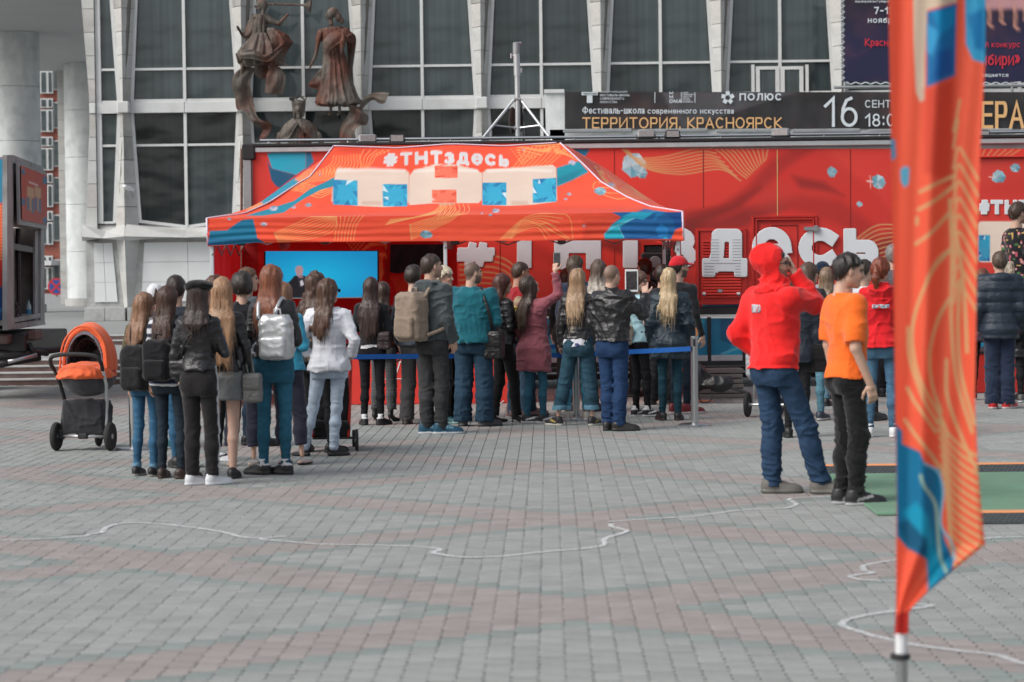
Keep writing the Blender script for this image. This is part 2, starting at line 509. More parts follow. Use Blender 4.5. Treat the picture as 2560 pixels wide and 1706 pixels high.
# --- stroke lettering
_XH = 0.74
def arc(cx, cy, rx, ry, a0, a1, n=10):
 return [(cx + rx * math.cos(R(a0 + (a1 - a0) * k / n)), cy + ry * math.sin(R(a0 + (a1 - a0) * k / n))) for k in range(n + 1)]
def _bowl(x, y0, y1, xr):       # closed-ended bowl on a stem at x, like the loops of P and B
 r = (y1 - y0) / 2
 return [(x, y1), (xr - r * 0.7, y1)] + arc(xr - r * 0.7, (y0 + y1) / 2, r * 0.7, r, 90, -90, 8)[1:] + [(x, y0)]
GL = {
 'T': (.80, [[(0, 1), (1, 1)], [(.5, 1), (.5, 0)]]),
 'H': (.85, [[(0, 0), (0, 1)], [(1, 0), (1, 1)], [(0, .5), (1, .5)]]),
 'П': (.85, [[(0, 0), (0, 1), (1, 1), (1, 0)]]),
 'Г': (.6, [[(0, 0), (0, 1), (1, 1)]]),
 'Е': (.72, [[(1, 1), (0, 1), (0, 0), (1, 0)], [(0, .5), (.9, .5)]]),
 'И': (.85, [[(0, 1), (0, 0), (1, 1), (1, 0)]]),
 'О': (.95, [arc(.5, .5, .5, .5, 0, 360, 24)]),
 '0': (.7, [arc(.5, .5, .5, .5, 0, 360, 24)]),
 'С': (.88, [arc(.5, .5, .5, .5, 48, 312, 20)]),
 'Р': (.72, [[(0, 0), (0, 1)], _bowl(0, .45, 1, 1)]),
 'Я': (.78, [[(1, 0), (1, 1)], [(1, 1), (.3, 1)] + arc(.3, .725, .3, .275, 90, 270, 8)[1:] + [(1, .45)], [(.5, .45), (0, 0)]]),
 'R': (.78, [[(0, 0), (0, 1)], _bowl(0, .45, 1, 1), [(.5, .45), (1, 0)]]),
 'А': (.92, [[(0, 0), (.5, 1), (1, 0)], [(.2, .33), (.8, .33)]]),
 'К': (.8, [[(0, 0), (0, 1)], [(.95, 1), (.1, .48), (1, 0)]]),
 'М': (1.05, [[(0, 0), (0, 1), (.5, .2), (1, 1), (1, 0)]]),
 'Л': (.85, [[(0, 0), (.12, .03), (.25, .3), (.28, 1), (1, 1), (1, 0)]]),
 'Ю': (1.2, [[(0, 0), (0, 1)], [(0, .5), (.3, .5)], arc(.65, .5, .35, .5, 0, 360, 22)]),
 'Ф': (1.1, [[(.5, -.05), (.5, 1.05)], arc(.5, .52, .5, .36, 0, 360, 20)]),
 'В': (.75, [[(0, 0), (0, 1)], _bowl(0, .53, 1, .9), _bowl(0, 0, .53, 1)]),
 'Б': (.75, [[(.9, 1), (0, 1), (0, 0)], _bowl(0, 0, .58, 1)]),
 'Ь': (.72, [[(0, 1), (0, 0)], _bowl(0, 0, .55, 1)]),
 'Ш': (1.1, [[(0, 1), (0, 0), (1, 0), (1, 1)], [(.5, 0), (.5, 1)]]),
 'Д': (.95, [[(0, -.18), (0, 0), (1, 0), (1, -.18)], [(.16, 0), (.27, .35), (.3, 1), (.84, 1), (.84, 0)]]),
 'З': (.7, [arc(.42, .75, .5, .25, 150, -80, 10) + arc(.42, .25, .58, .25, 80, -150, 10)]),
 'У': (.8, [[(0, 1), (.5, .35)], [(1, 1), (.45, 0), (.2, -.02)]]),
 'Ж': (1.1, [[(.5, 0), (.5, 1)], [(0, 1), (.5, .5), (1, 1)], [(0, 0), (.5, .5), (1, 0)]]),
 'Ы': (1.0, [[(0, 1), (0, 0)], _bowl(0, 0, .55, .65), [(1, 0), (1, 1)]]),
 'Й': (.85, [[(0, 1), (0, 0), (1, 1), (1, 0)], arc(.5, 1.28, .22, .12, 180, 360, 6)]),
 'Щ': (1.1, [[(0, 1), (0, 0), (1.1, 0), (1.1, -.15)], [(.5, 0), (.5, 1)], [(1, 0), (1, 1)]]),
 'Ц': (.9, [[(0, 1), (0, 0), (1.1, 0), (1.1, -.15)], [(1, 0), (1, 1)]]),
 '1': (.42, [[(0, .72), (1, 1), (1, 0)]]),
 '6': (.7, [arc(.5, .31, .5, .31, 0, 360, 20), [(.02, .36), (.06, .62), (.3, .92), (.62, 1)] ]),
 '8': (.7, [arc(.5, .76, .42, .24, 0, 360, 16), arc(.5, .26, .5, .26, 0, 360, 16)]),
 '7': (.65, [[(0, 1), (1, 1), (.35, 0)]]),
 '3': (.65, [arc(.45, .75, .45, .25, 150, -80, 10) + arc(.45, .25, .52, .25, 80, -150, 10)]),
 '2': (.65, [arc(.5, .72, .48, .28, 160, -20, 10) + [(0, 0), (1, 0)]]),
 ':': (.15, [[(.5, .12), (.5, .2)], [(.5, .7), (.5, .78)]]),
 '.': (.15, [[(.5, -.04), (.5, .06)]]),
 '-': (.45, [[(0, .45), (1, .45)]]),
 '#': (.95, [[(.3, 0), (.4, 1)], [(.64, 0), (.74, 1)], [(.06, .68), (1, .68)], [(0, .32), (.94, .32)]]),
 '»': (.6, [[(0, .2), (.4, .5), (0, .8)], [(.5, .2), (.9, .5), (.5, .8)]]),
 # lower case with a shape of its own (height 1 = its own height)
 'а': (.75, [arc(.45, .75, .5, .25, 165, 0, 8) + [(.95, 0)], arc(.45, .27, .42, .27, 0, 360, 14)]),
 'е': (.85, [[(.1, .5), (.97, .5)], arc(.5, .5, .5, .5, 0, 318, 20)]),
 'б': (.85, [arc(.5, .35, .5, .35, 0, 360, 18), [(.02, .4), (.1, .85), (.5, .95), (.95, 1.1)]]),
 'у': (.8, [[(0, 1), (.5, .08)], [(1, 1), (.4, -.3), (.1, -.36)]]),
 'р': (.8, [[(0, 1), (0, -.42)], arc(.5, .5, .5, .5, 0, 360, 18)]),
 'n': (.9, [[(0, 1), (0, 0)], [(0, .7), (.4, 1), (.9, .9), (1, .5), (1, 0)]]),
}
_ALIAS = {'Т': 'T', 'Н': 'H', 'E': 'Е', 'I': None, 'O': 'О', 'A': 'А', 'M': 'М', 'C': 'С', 'P': 'Р', 'B': 'В'}
def text_strokes(s, box, t=0.16, gap=0.18, small=None, fit=True, xh=_XH):
 x0, y0, x1, y1 = box
 H = y1 - y0
 out = []; x = 0.0; tw = t
 for ch in s:
  if ch == ' ':
   x += 0.42; continue
  lower = ch.islower()
  g = ch
  if ch == 'I': w, pl = .05, [[(.5, 0), (.5, 1)]]
  else:
   if g not in GL:
    g = g.upper()
   if _ALIAS.get(g): g = _ALIAS[g]
   w, pl = GL.get(g, GL['О'])
  hh = xh if lower and ch != 'б' else (0.8 if ch == 'б' else 1.0)
  wg = w * hh * 0.86 + tw * .5
  for p in pl:
   out.append([(x + tw / 2 + u * max(wg - tw, .01), tw / 2 + v * (hh - tw)) for (u, v) in p])
  x += wg + gap * (0.8 if lower else 1)
 W = x - gap * 0.8
 sx = (x1 - x0) / W if fit else H
 return [[(x0 + u * sx, y1 - v * H) for (u, v) in p] for p in out], t * H
def glyph(ch, box, t):
 x0, y0, x1, y1 = box
 g = _ALIAS.get(ch) or ch
 if g not in GL: g = g.upper()
 w, pl = GL[g]
 a = np.array([q for p in pl for q in p])
 lo, hi = a.min(0), a.max(0)
 return [[(x0 + t / 2 + (u - lo[0]) / (hi[0] - lo[0]) * (x1 - x0 - t), y1 - t / 2 - (v - lo[1]) / (hi[1] - lo[1]) * (y1 - y0 - t)) for (u, v) in p] for p in pl]
def ribbon2d(pts, w, square=True):
 p = np.array(pts, float)
 keep = [0] + [i for i in range(1, len(p)) if np.hypot(*(p[i] - p[i - 1])) > 1e-6]
 p = p[keep]
 n = len(p)
 if n < 2: return np.zeros((0, 2)), []
 closed = np.hypot(*(p[0] - p[-1])) < 1e-3 and n > 3
 d = p[1:] - p[:-1]; d /= np.hypot(d[:, 0], d[:, 1])[:, None]
 if square and not closed:
  p = p.copy(); p[0] -= d[0] * w / 2; p[-1] += d[-1] * w / 2
 L_, R_ = [], []
 for i in range(n):
  if closed:
   a, b = d[i - 1 if i > 0 else -1], d[i if i < n - 1 else 0]
  else:
   a, b = d[max(i - 1, 0)], d[min(i, n - 2)]
  t = a + b
  nt = np.hypot(*t)
  t = a if nt < 1e-6 else t / nt
  nn = np.array([-t[1], t[0]])
  c = max(0.45, abs(float(nn @ np.array([-a[1], a[0]]))))
  L_.append(p[i] + nn * w / 2 / c); R_.append(p[i] - nn * w / 2 / c)
 v = np.array([q for ab in zip(L_, R_) for q in ab])
 return v, [(2 * i, 2 * i + 1, 2 * i + 3, 2 * i + 2) for i in range(n - 1)]
def on_plane(P, Y, off):
 P = np.asarray(P, float)
 d = np.stack([P[:, 0] - 1280.0, 853.0 - P[:, 1], np.full(len(P), -F)], -1) @ MN.T
 q = CAM + d * (Y / d[:, 1])[:, None]
 q[:, 1] -= off
 return q
def strokes_mesh(name, polys, w, Y, m, parent, off=0.006, step=0.0004, label=None, kind=None, square=True, loc=None):
 vs_, fs_, b = [], [], 0
 for i, p in enumerate(polys):
  ww = w[i] if isinstance(w, (list, tuple)) else w
  v, f = ribbon2d(p, ww, square)
  if len(v) == 0: continue
  q = on_plane(v, Y, off + step * (i % 6))
  vs_.append(q); fs_ += [tuple(k + b for k in t) for t in f]; b += len(q)
 me = np_mesh(name, np.concatenate(vs_), fs_)
 o = link(name, me, m, parent)
 return tag(o, label, kind=kind)
def sign_text(s, box, Y, m, parent, t=0.16, gap=0.18, off=0.006, name='lettering', label=None):
 pl, w = text_strokes(s, box, t, gap)
 return strokes_mesh(name, pl, w, Y, m, parent, off, label=label)
def plate(name, poly, Y, m, parent, off=0.004, th=0.0, label=None, kind=None):
 from mathutils.geometry import tessellate_polygon
 q = on_plane(poly, Y, off)
 tr = tessellate_polygon([[Vector((p[0], p[1], 0)) for p in poly]])
 return tag(link(name, np_mesh(name, q, [tuple(t) for t in tr]), m, parent), label, kind=kind)
# --- materials of people and their things
M = {}
M['skin'] = mat('skin', attr='Col', rough=0.55, var=0.06, scale=(20, 20, 20), bump=0.1, bscale=(300, 300, 300), bdist=0.002)
M['hair'] = mat('hair', attr='Col', rough=0.38, spec=0.5, var=0.6, scale=(150, 150, 4), bump=0.8, bscale=(160, 160, 6), bdist=0.006)
M['cloth'] = mat('cloth', attr='Col', rough=0.95, spec=0.15, var=0.12, scale=(9, 9, 9), bump=0.5, bscale=(26, 26, 34), bdist=0.010, sheen=0.2)
M['denim'] = mat('denim', attr='Col', rough=0.9, spec=0.2, var=0.22, scale=(14, 14, 26), bump=0.4, bscale=(30, 30, 60), bdist=0.01)
M['leather'] = mat('leather', attr='Col', rough=0.36, spec=0.55, var=0.12, scale=(9, 9, 9), bump=0.7, bscale=(20, 20, 36), bdist=0.014, rvar=0.1)
M['nylon'] = mat('nylon', attr='Col', rough=0.5, spec=0.4, var=0.08, bump=0.6, bscale=(24, 24, 50), bdist=0.012)
M['shoe'] = mat('shoe', attr='Col', rough=0.45, var=0.08, bump=0.2, bscale=(80, 80, 80), bdist=0.004)
M['screen_glass'] = mat('screen_glass', (0.02, 0.025, 0.03), rough=0.08, var=0.0)
SKIN = (0.56, 0.35, 0.26)
BLACK = (0.014, 0.014, 0.016)
WHITE = (0.62, 0.63, 0.66)
def _rot(a, b):
 return np.array((Matrix.Rotation(a, 3, 'Z') @ Matrix.Rotation(b, 3, 'X')), np.float32)
# ---- head, in its own frame: origin at the head centre, +Y the face
def _head_base(fem, vox):
 P = grid((-.10, -.13, -.19), (.10, .15, .14), vox)
 k = 0.92 if fem else 1.0
 d = ellipsoid(P, (0, -.012, .028), (.074 * k, .094, .088))
 d = smin(d, ellipsoid(P, (0, .022, -.045), (.058 * k, .066, .062)), .035)
 d = smin(d, ellipsoid(P, (0, .066, -.088), (.024 * k, .024, .02)), .03)            # chin
 d = smin(d, capsule(P, (-.030, .0, -.058), (.030, .0, -.058), .030, .030), .03)  # jaw
 d = smin(d, capsule(P, (0, .088, .018), (0, .104, -.022), .009, .0135), .012)       # nose
 d = smin(d, capsule(P, (-.03, .078, .03), (.03, .078, .03), .011, .011), .014)      # brow
 for s in (-1, 1):
  d = -smin(-d, ellipsoid(P, (s * .031, .098, .008), (.017, .014, .012)), .01)    # sockets
  d = smin(d, ellipsoid(P, (s * .074 * k, -.006, -.006), (.009, .019, .03)), .006)  # ears
  d = smin(d, ellipsoid(P, (s * .03, .07, -.02), (.018, .016, .018)), .02)
 d = smin(d, ellipsoid(P, (0, .083, -.051), (.021, .011, .009)), .01)                # lips
 d = smin(d, capsule(P, (0, -.03, -.06), (0, -.035, -.18), .05 * k, .056 * k), .025)  # neck
 v, q = nets(d, P)
 return v, q
HEADS = {f: _head_base(f, .0085) for f in (False, True)}
def paint_head(v, skin, hairc, buzz=0, beard=0, lips=None, sun=False, fringe=0):
 c = np.tile(np.array(skin, np.float32), (len(v), 1))
 x, y, z = v.T
 c *= (1 + 0.05 * noise(v, 30.0)[:, None])
 def blend(m, col, a=1.0):
  m = np.clip(m, 0, 1)[:, None] * a
  c[:] = c * (1 - m) + np.array(col, np.float32) * m
 ch = np.exp(-(((np.abs(x) - .045) / .02) ** 2 + ((z + .02) / .02) ** 2)) * (y > .03)
 blend(ch, (skin[0] * 1.05, skin[1] * .78, skin[2] * .75), .6)
 if beard:
  blend(((z < -.035 - .3 * (y - .07).clip(-.03, 0)) & (y > -.01)).astype(float), hairc, beard)
 blend(((np.abs(z + .051) < .0075) & (np.abs(x) < .023) & (y > .07)).astype(float), lips or (skin[0] * .8, skin[1] * .5, skin[2] * .5), .85)
 blend(((np.abs(z - .026 - .1 * (.035 - np.abs(x))) < .0058) & (np.abs(np.abs(x) - .031) < .02) & (y > .05)).astype(float), [h * .7 for h in hairc], .85)
 blend(((np.abs(z - .008) < .0075) & (np.abs(np.abs(x) - .031) < .014) & (y > .05)).astype(float), (.05, .035, .03), .85)
 if buzz:
  hl = np.interp(y, [-.12, -.06, -.03, -.012, .0, .035, .06, .085, .12], [-.085, -.07, -.02, .03, .0, .03, .05, .07 + .03 * fringe, .085 + .03 * fringe])
  m = np.clip((z - hl) / .012 + .5, 0, 1) * (np.abs(x) < .0765)
  blend(m, hairc, buzz)
 return c
# ---- hands, in their own frame: +Z along the fingers, palm towards +Y, thumb on +X
def _hand_base(curl, vox=.0062, point=False):
 P = grid((-.07, -.05, -.05), (.09, .12, .21), vox)
 d = capsule(P, (0, 0, -.05), (0, 0, .02), .025, .028)
 d = smin(d, rbox(P, (0, .004, .055), (.040, .014, .045), .014), .02)
 for i, (x, L) in enumerate(((.030, .070), (.010, .078), (-.011, .072), (-.031, .058))):
  p = np.array([x, .004, .092]); a = 0.12
  cc = .15 if (point and i == 0) else curl
  for j, (fr, r) in enumerate(((.42, .0098), (.32, .0088), (.26, .0078))):
   a += cc * (0.9 if j else 0.6)
   e = p + np.array([x * .12 * fr, math.sin(a) * L * fr, math.cos(a) * L * fr])
   d = smin(d, capsule(P, p, e, r, r * .92), .005)
   p = e
 p = np.array([.034, .006, .02])
 for (e, r) in ((np.array([.062, .022, .058]), .0125), (np.array([.070, .034 + curl * .012, .088]), .0105), (np.array([.066, .044 + curl * .02, .108]), .009)):
  d = smin(d, capsule(P, p, e, r * 1.05, r), .008)
  p = e
 return nets(d, P)
HANDS = {'relaxed': _hand_base(.42), 'grip': _hand_base(1.05), 'point': _hand_base(.95, point=True)}
def place_hand(kind, wrist, fingers, palm, left, skin, scale=1.0):
 v, q = HANDS[kind]
 v = v.copy() * scale
 if left: v[:, 0] *= -1; q = q[:, ::-1]
 z = np.array(fingers, float); z /= np.linalg.norm(z)
 y = np.array(palm, float); y -= z * (y @ z); y /= np.linalg.norm(y)
 x = np.cross(y, z)
 Rm = np.stack([x, y, z], 1)
 c = np.tile(np.array(skin, np.float32), (len(v), 1)) * (1 + .06 * noise(v, 40.0)[:, None])
 tip = np.clip((v[:, 2] - .12 * scale) / .05, 0, 1)[:, None] * .25
 c = c * (1 - tip) + np.array((skin[0] * 1.05, skin[1] * .8, skin[2] * .78), np.float32) * tip
 return (v @ Rm.T + np.array(wrist)).astype(np.float32), q, c
# ---- shoes, in their own frame: ankle over the origin, toes to +Y
def _shoe_base(kind, vox=.0085):
 P = grid((-.065, -.10, -.01), (.065, .23, .16 if kind != 'boot' else .24), vox)
 if kind == 'heel':
  d = smin(ellipsoid(P, (0, -.03, .085), (.028, .04, .04)), ellipsoid(P, (0, .11, .025), (.036, .09, .026)), .03)
  d = smin(d, capsule(P, (0, -.03, .09), (0, .07, .03), .028, .03), .02)
  d = np.minimum(d, capsule(P, (0, -.055, .08), (0, -.06, 0), .012, .006))
  d = smin(d, capsule(P, (0, -.03, .09), (0, -.02, .2), .033, .04), .02)
 elif kind == 'flat':
  d = smin(ellipsoid(P, (0, -.015, .026), (.034, .062, .034)), ellipsoid(P, (0, .11, .018), (.042, .095, .026)), .03)
  d = np.maximum(d, P[..., 2] - .045)
 elif kind == 'sandal':
  d = np.maximum(smin(ellipsoid(P, (0, -.01, .0), (.036, .065, .03)), ellipsoid(P, (0, .11, .0), (.044, .1, .03)), .03), P[..., 2] - .022)
  d = np.minimum(d, np.abs(ellipsoid(P, (0, .12, .01), (.042, .05, .045))) - .004 + np.maximum(0, np.abs(P[..., 1] - .13) - .02))
 else:
  w = .050 if kind in ('chunky', 'sneaker', 'boot') else .044
  d = smin(ellipsoid(P, (0, -.018, .045), (.040, .062, .058)), ellipsoid(P, (0, .115, .030), (w, .095, .042)), .045)
  d = smin(d, capsule(P, (0, -.018, .07), (0, .07, .05), .038, .034), .03)
  top = {'boot': .17, 'sneaker': .105, 'chunky': .085}.get(kind, .08)
  d = smin(d, capsule(P, (0, -.015, .05), (0, -.02, top), .040, .043, True), .02)
  sole = np.maximum(smin(ellipsoid(P, (0, -.012, .02), (.046, .07, .05)), ellipsoid(P, (0, .115, .02), (w + .005, .103, .05)), .05),
      P[..., 2] - (.034 if kind == 'chunky' else .024))
  d = np.minimum(d, sole)
 d = np.maximum(d, -P[..., 2])
 return nets(d, P)
SHOES = {k: _shoe_base(k) for k in ('shoe', 'sneaker', 'chunky', 'flat', 'boot', 'heel', 'sandal')}
ARMS = {  # shoulder -> elbow, wrist (right arm, outwards +X, forwards +Y), finger direction, palm direction
 'down': ((.05, -.02, -.29), (.06, .03, -.54), (0, .12, -1), (-1, .2, 0)),
 'slack': ((.07, -.03, -.28), (.07, .09, -.51), (-.05, .2, -1), (-1, .1, 0)),
 'front': ((.07, -.01, -.28), (-.04, .22, -.22), (-.6, .7, .3), (0, .2, -1)),
 'cross': ((.06, .03, -.28), (-.13, .19, -.20), (-1, .3, .1), (0, -1, 0)),
 'pocket': ((.12, -.07, -.26), (.05, .09, -.44), (-.4, .3, -1), (-1, 0, 0)),
 'hold': ((.07, .03, -.27), (.0, .26, -.10), (0, .6, .8), (0, 1, -.3)),
 'back': ((.07, -.08, -.27), (-.05, -.12, -.42), (-1, 0, -.4), (0, -1, 0)),
}
ZS = [.60, .78, .90, 1.02, 1.12, 1.25, 1.36, 1.43, 1.475, 1.52]
TORSO = {False: ([.160, .160, .162, .150, .150, .172, .182, .168, .098, .062], [.115, .118, .122, .113, .110, .120, .116, .094, .07, .06]),
  True: ([.160, .170, .172, .140, .120, .138, .150, .138, .076, .050], [.11, .12, .127, .105, .094, .110, .103, .084, .06, .05])}
TCY = [-.015, -.018, -.018, 0, .005, 0, -.01, -.02, -.02, -.012]
def folds(P, amp, f=(8, 8, 15), seed=0.0):
 w = P + .06 * np.stack([noise(P, 5.0, seed + 1), noise(P, 5.0, seed + 2), noise(P, 5.0, seed + 3)], -1)
 n = noise(w, f, seed)
 n2 = noise(w, tuple(k * 2.3 for k in f), seed + 5)
 n3 = noise(w, tuple(k * 1.25 for k in f[::-1]), seed + 11)
 r = (1 - np.abs(n)) ** 4 * 1.5 + (1 - np.abs(n3)) ** 5 * .9
 return -amp * (r - .7 + .3 * n2)
def person(px, py, top, face, label, fem=False, b=1.0, skin=SKIN, group=None, hat_h=0.0, legs=None, arms=('down', 'down'), hands=('relaxed', 'relaxed'),
  yaw=0, pitch=0, topw=None, bot=None, shoe=None, hair=None, extra=None, vox=.0115, buzz=0, beard=0, lean=0.0, fringe=0, H=None, z0=0.0, lips=None,
  glasses=False):
 base = G(px, py, z0)
 b = b * .94
 rq = random.Random(int(px * 7 + py))
 topw = dict(topw) if topw else topw
 if topw: topw['t'] = topw.get('t', .018) * .78
 if H is None:
  H = V(px, top, base.y).z - z0 - hat_h
 s = H / 1.75
 root = empty('person', base, -R(face), label, 'person', group or 'people in the square')
 seed = (px * .37 + py * .11) % 50
 W = topw or {}
 T = W.get('t', .018)                     # looseness of the top
 trx, tr_y = TORSO[fem]
 trx = np.array(trx) * b; tr_y = np.array(tr_y) * (b if b < 1 else 1 + (b - 1) * 1.5)
 shx = (.150 if fem else .172) * b
 SHZ = 1.415
 hx = .088 * b
 # joints
 J = []
 for k, sd in enumerate((-1, 1)):
  a = arms[k]
  e, w, fd, pl = ARMS[a] if isinstance(a, str) else a
  o = np.array([sd * shx, -.015, SHZ])
  mul = np.array([sd, 1, 1])
  J.append((o, o + np.array(e) * mul, o + np.array(w) * mul, np.array(fd) * mul, np.array(pl) * mul, sd))
 if not legs:
  legs = ((-.07 - rq.random() * .07, rq.uniform(-.07, .07), rq.uniform(-25, 2)), (.07 + rq.random() * .07, rq.uniform(-.07, .07), rq.uniform(-2, 28)))
  root.rotation_euler.x = R(rq.uniform(-1.8, 1.8)); root.rotation_euler.y = R(rq.uniform(-2.2, 2.2))
  yaw += rq.uniform(-12, 12); pitch += rq.uniform(-7, 5)          # x, y, toe-out angle
 LG = []
 for k, sd in enumerate((-1, 1)):
  fx, fy, fa = legs[k][:3]
  kb = legs[k][3] if len(legs[k]) > 3 else .02
  hp = np.array([sd * hx, -.005, .90])
  an = np.array([fx, fy, .085])
  kn = hp * .48 + an * .52 + np.array([0, kb + .01, 0])
  LG.append((hp, kn, an, fa, sd))
# --- body
 short = W.get('sleeve', 1.0) < .9 or not topw
 bare = (bot or {}).get('kind') in ('skirt', 'shorts')
 crop = (bot or {}).get('crop', 0) > .02 or bare
 bv = .0135 if (short or bare) else .02
 lo = np.min([j[i] for j in J for i in (0, 1, 2)] + [l[2] for l in LG], 0) - .09
 hi = np.max([j[i] for j in J for i in (0, 1, 2)] + [l[2] for l in LG], 0) + .09
 lo[0] = min(lo[0], -.22 * b); hi[0] = max(hi[0], .22 * b); lo[1] = min(lo[1], -.16); hi[1] = max(hi[1], .16 * b)
 lo[2] = .04; hi[2] = max(hi[2], 1.50)
 P = grid(lo, hi, bv)
 thin = .022
 d = loft(P, [.86] + ZS[3:8], trx[[2] + list(range(3, 8))] - thin, tr_y[[2] + list(range(3, 8))] - thin, cy=[TCY[2]] + TCY[3:8])
 ar = (.040, .033, .024) if fem else (.047, .038, .028)
 for (o, e, w, fd, pl, sd) in J:
  d = smin(d, capsule(P, o, e, ar[0], ar[1] * 1.02), .03)
  d = smin(d, capsule(P, e, w, ar[1], ar[2]), .015)
 for (hp, kn, an, fa, sd) in LG:
  lt = (.078, .052, .034) if fem else (.074, .052, .036)
  lt = tuple(q * (1 if bare else .72) * (b ** .5) for q in lt)
  d = smin(d, capsule(P, hp, kn, lt[0], lt[1]), .02)
  if True:
   cf = kn * .68 + an * .32 + np.array([0, -.012, 0])
   d = smin(d, capsule(P, kn, cf, lt[1] * .93, lt[1] * .98), .02)
   d = smin(d, capsule(P, cf, an, lt[1] * .96, lt[2]), .02)
 d = smin(d, capsule(P, (0, -.025, 1.40), (0, -.012, 1.54), .05, .047 if fem else .054), .02)
 v, q = nets(d, P)
 lc = (bot or {}).get('legc') or skin
 c = np.tile(np.array(skin, np.float32), (len(v), 1)) * (1 + .05 * noise(v, 12.0)[:, None])
 lm = v[:, 2] < .88
 c[lm] = np.array(lc) * (1 + .06 * noise(v[lm], 14.0)[:, None])
 parts = [(v, q, c)]
 HR = _rot(-R(yaw), R(pitch))
 piv = np.array([0, -.015, 1.53], np.float32)
 hoff = np.array([0, .012, .118], np.float32)
 def to_w(u): return (u + hoff) @ HR.T + piv
 def to_h(Pw): return (Pw - piv) @ HR - hoff
 hv, hq = HEADS[fem]
 hc = paint_head(hv, skin, (hair or {}).get('c', (.05, .03, .02)), buzz or (.75 if not fem and (hair or {}).get('kind') == 'short' else 0), beard, lips, fringe=fringe)
 parts.append((to_w(hv).astype(np.float32), hq, hc))
 for k, (o, e, w, fd, pl, sd) in enumerate(J):
  if hands[k]:
   parts.append(place_hand(hands[k], w, fd, pl, sd < 0, skin, (.84 if fem else .92)))
 v, q, c = join(parts)
 link('body', np_mesh('body', v * s, q, True, c), M['skin'], root)
# --- top garment
 if topw:
  zs = np.array(ZS); rx = trx + T; ry = tr_y + T
  hem = W.get('hem', .90)
  fl = W.get('flare', 0.0)
  nh = np.exp(-((zs - .88) / .10) ** 2); rx = rx + .008 * nh; ry = ry + .016 * nh
  low = np.clip((1.05 - zs) / .4, 0, 1.2)
  rx = rx + fl * low; ry = ry + fl * low * .8
  if W.get('boxy'):
   k3 = (zs > .8) & (zs < 1.3)
   rx[k3] = np.maximum(rx[k3], rx[6] * .93); ry[k3] = np.maximum(ry[k3], ry[6] * .98)
  if W.get('belly'):
   kk = np.exp(-((zs - 1.1) / .16) ** 2) * W['belly']
   ry = ry + kk; rx = rx + kk * .7
  if W.get('rib'):                      # gathered at the hem
   rx = rx + .018 * np.exp(-((zs - hem - .12) / .08) ** 2)
  sl = W.get('sleeve', 1.0)
  ends = []
  for (o, e, w, fd, pl, sd) in J:
   if sl >= 1: ends.append((e, w * .97 + e * .03, True))
   elif sl > .5: ends.append((e, e + (w - e) * (sl - .5) * 2, True))
   else: ends.append((o + (e - o) * sl * 2, None, False))
  lo = np.min([j[0] for j in J] + [e[0] for e in ends] + [e[1] for e in ends if e[1] is not None], 0) - .09
  hi = np.max([j[0] for j in J] + [e[0] for e in ends] + [e[1] for e in ends if e[1] is not None], 0) + .09
  mx = rx.max() + .03; my = ry.max() + .03
  lo = np.minimum(lo, (-mx, -my, hem - .02)); hi = np.maximum(hi, (mx, my, 1.56 if W.get('collar') or W.get('hood') else 1.53))
  P = grid(lo, hi, vox)
  zcl = W.get('neck', 1.485)
  d = loft(P, zs, rx, ry, cy=TCY, p=2.25)
  hemw = .012 * noise(P * np.array([1, 1, 0], np.float32), 9.0, seed) if W.get('open') else 0
  if W.get('rib'):
   d = d + .012 * np.clip(1 - np.abs(P[..., 2] - hem - .02) / .03, 0, 1)
  tilt = W.get('tilt', 0.0)
  d = np.maximum(d, hem + hemw + tilt * P[..., 1] - P[..., 2])
  d = np.maximum(d, P[..., 2] - zcl)
  a1, a2, a3 = W.get('arm', (.052, .045, .038))
  if fem: a1, a2, a3 = a1 - .007, a2 - .006, a3 - .005
  a1, a2, a3 = (q + (T - .018) * .7 for q in (a1, a2, a3))
  a1 *= max(1, b ** .7)
  for (o, e, w, fd, pl, sd), (ee, ew, full) in zip(J, ends):
   if full:
    d = smin(d, capsule(P, o, ee, a1 + .008, a2), .045)
    d = smin(d, capsule(P, ee, ew, a2, a3, True), .02)
   else:
    d = smin(d, capsule(P, o, ee, a1 + .01, a1 + .006, True), .045)
  if W.get('collar'):
   cr = loft(P, [1.44, 1.49, 1.49 + W['collar']], [.085, .07, .068], [.085, .072, .07], cy=[-.02, -.018, -.015])
   d = smin(d, cr, .02)
  if W.get('hood') == 'down':
   d = smin(d, ellipsoid(P, (0, -.115, 1.455), (.125, .055, .075)), .03)
   d = smin(d, capsule(P, (-.085, -.02, 1.475), (.085, -.02, 1.475), .045, .045), .03)
  fa_ = W.get('fold', .006)
  if W.get('quilt'):
   qz = W['quilt']
   d = band(d, P, lambda p: -.013 * np.abs(np.sin(p[:, 2] * PI / qz)) ** .6 + .006 + folds(p, .003, seed=seed), .04)
  elif fa_:
   d = band(d, P, lambda p: folds(p, fa_, W.get('ff', (7, 7, 13)), seed), .05)
  v, q = nets(d, P)
  c = np.tile(np.array(W.get('c', (.1, .1, .1)), np.float32), (len(v), 1))
  if W.get('paint'): c = W['paint'](v, c)
  link(W.get('name', 'jacket'), np_mesh('garment', v * s, q, True, c), M[W.get('m', 'cloth')], root)
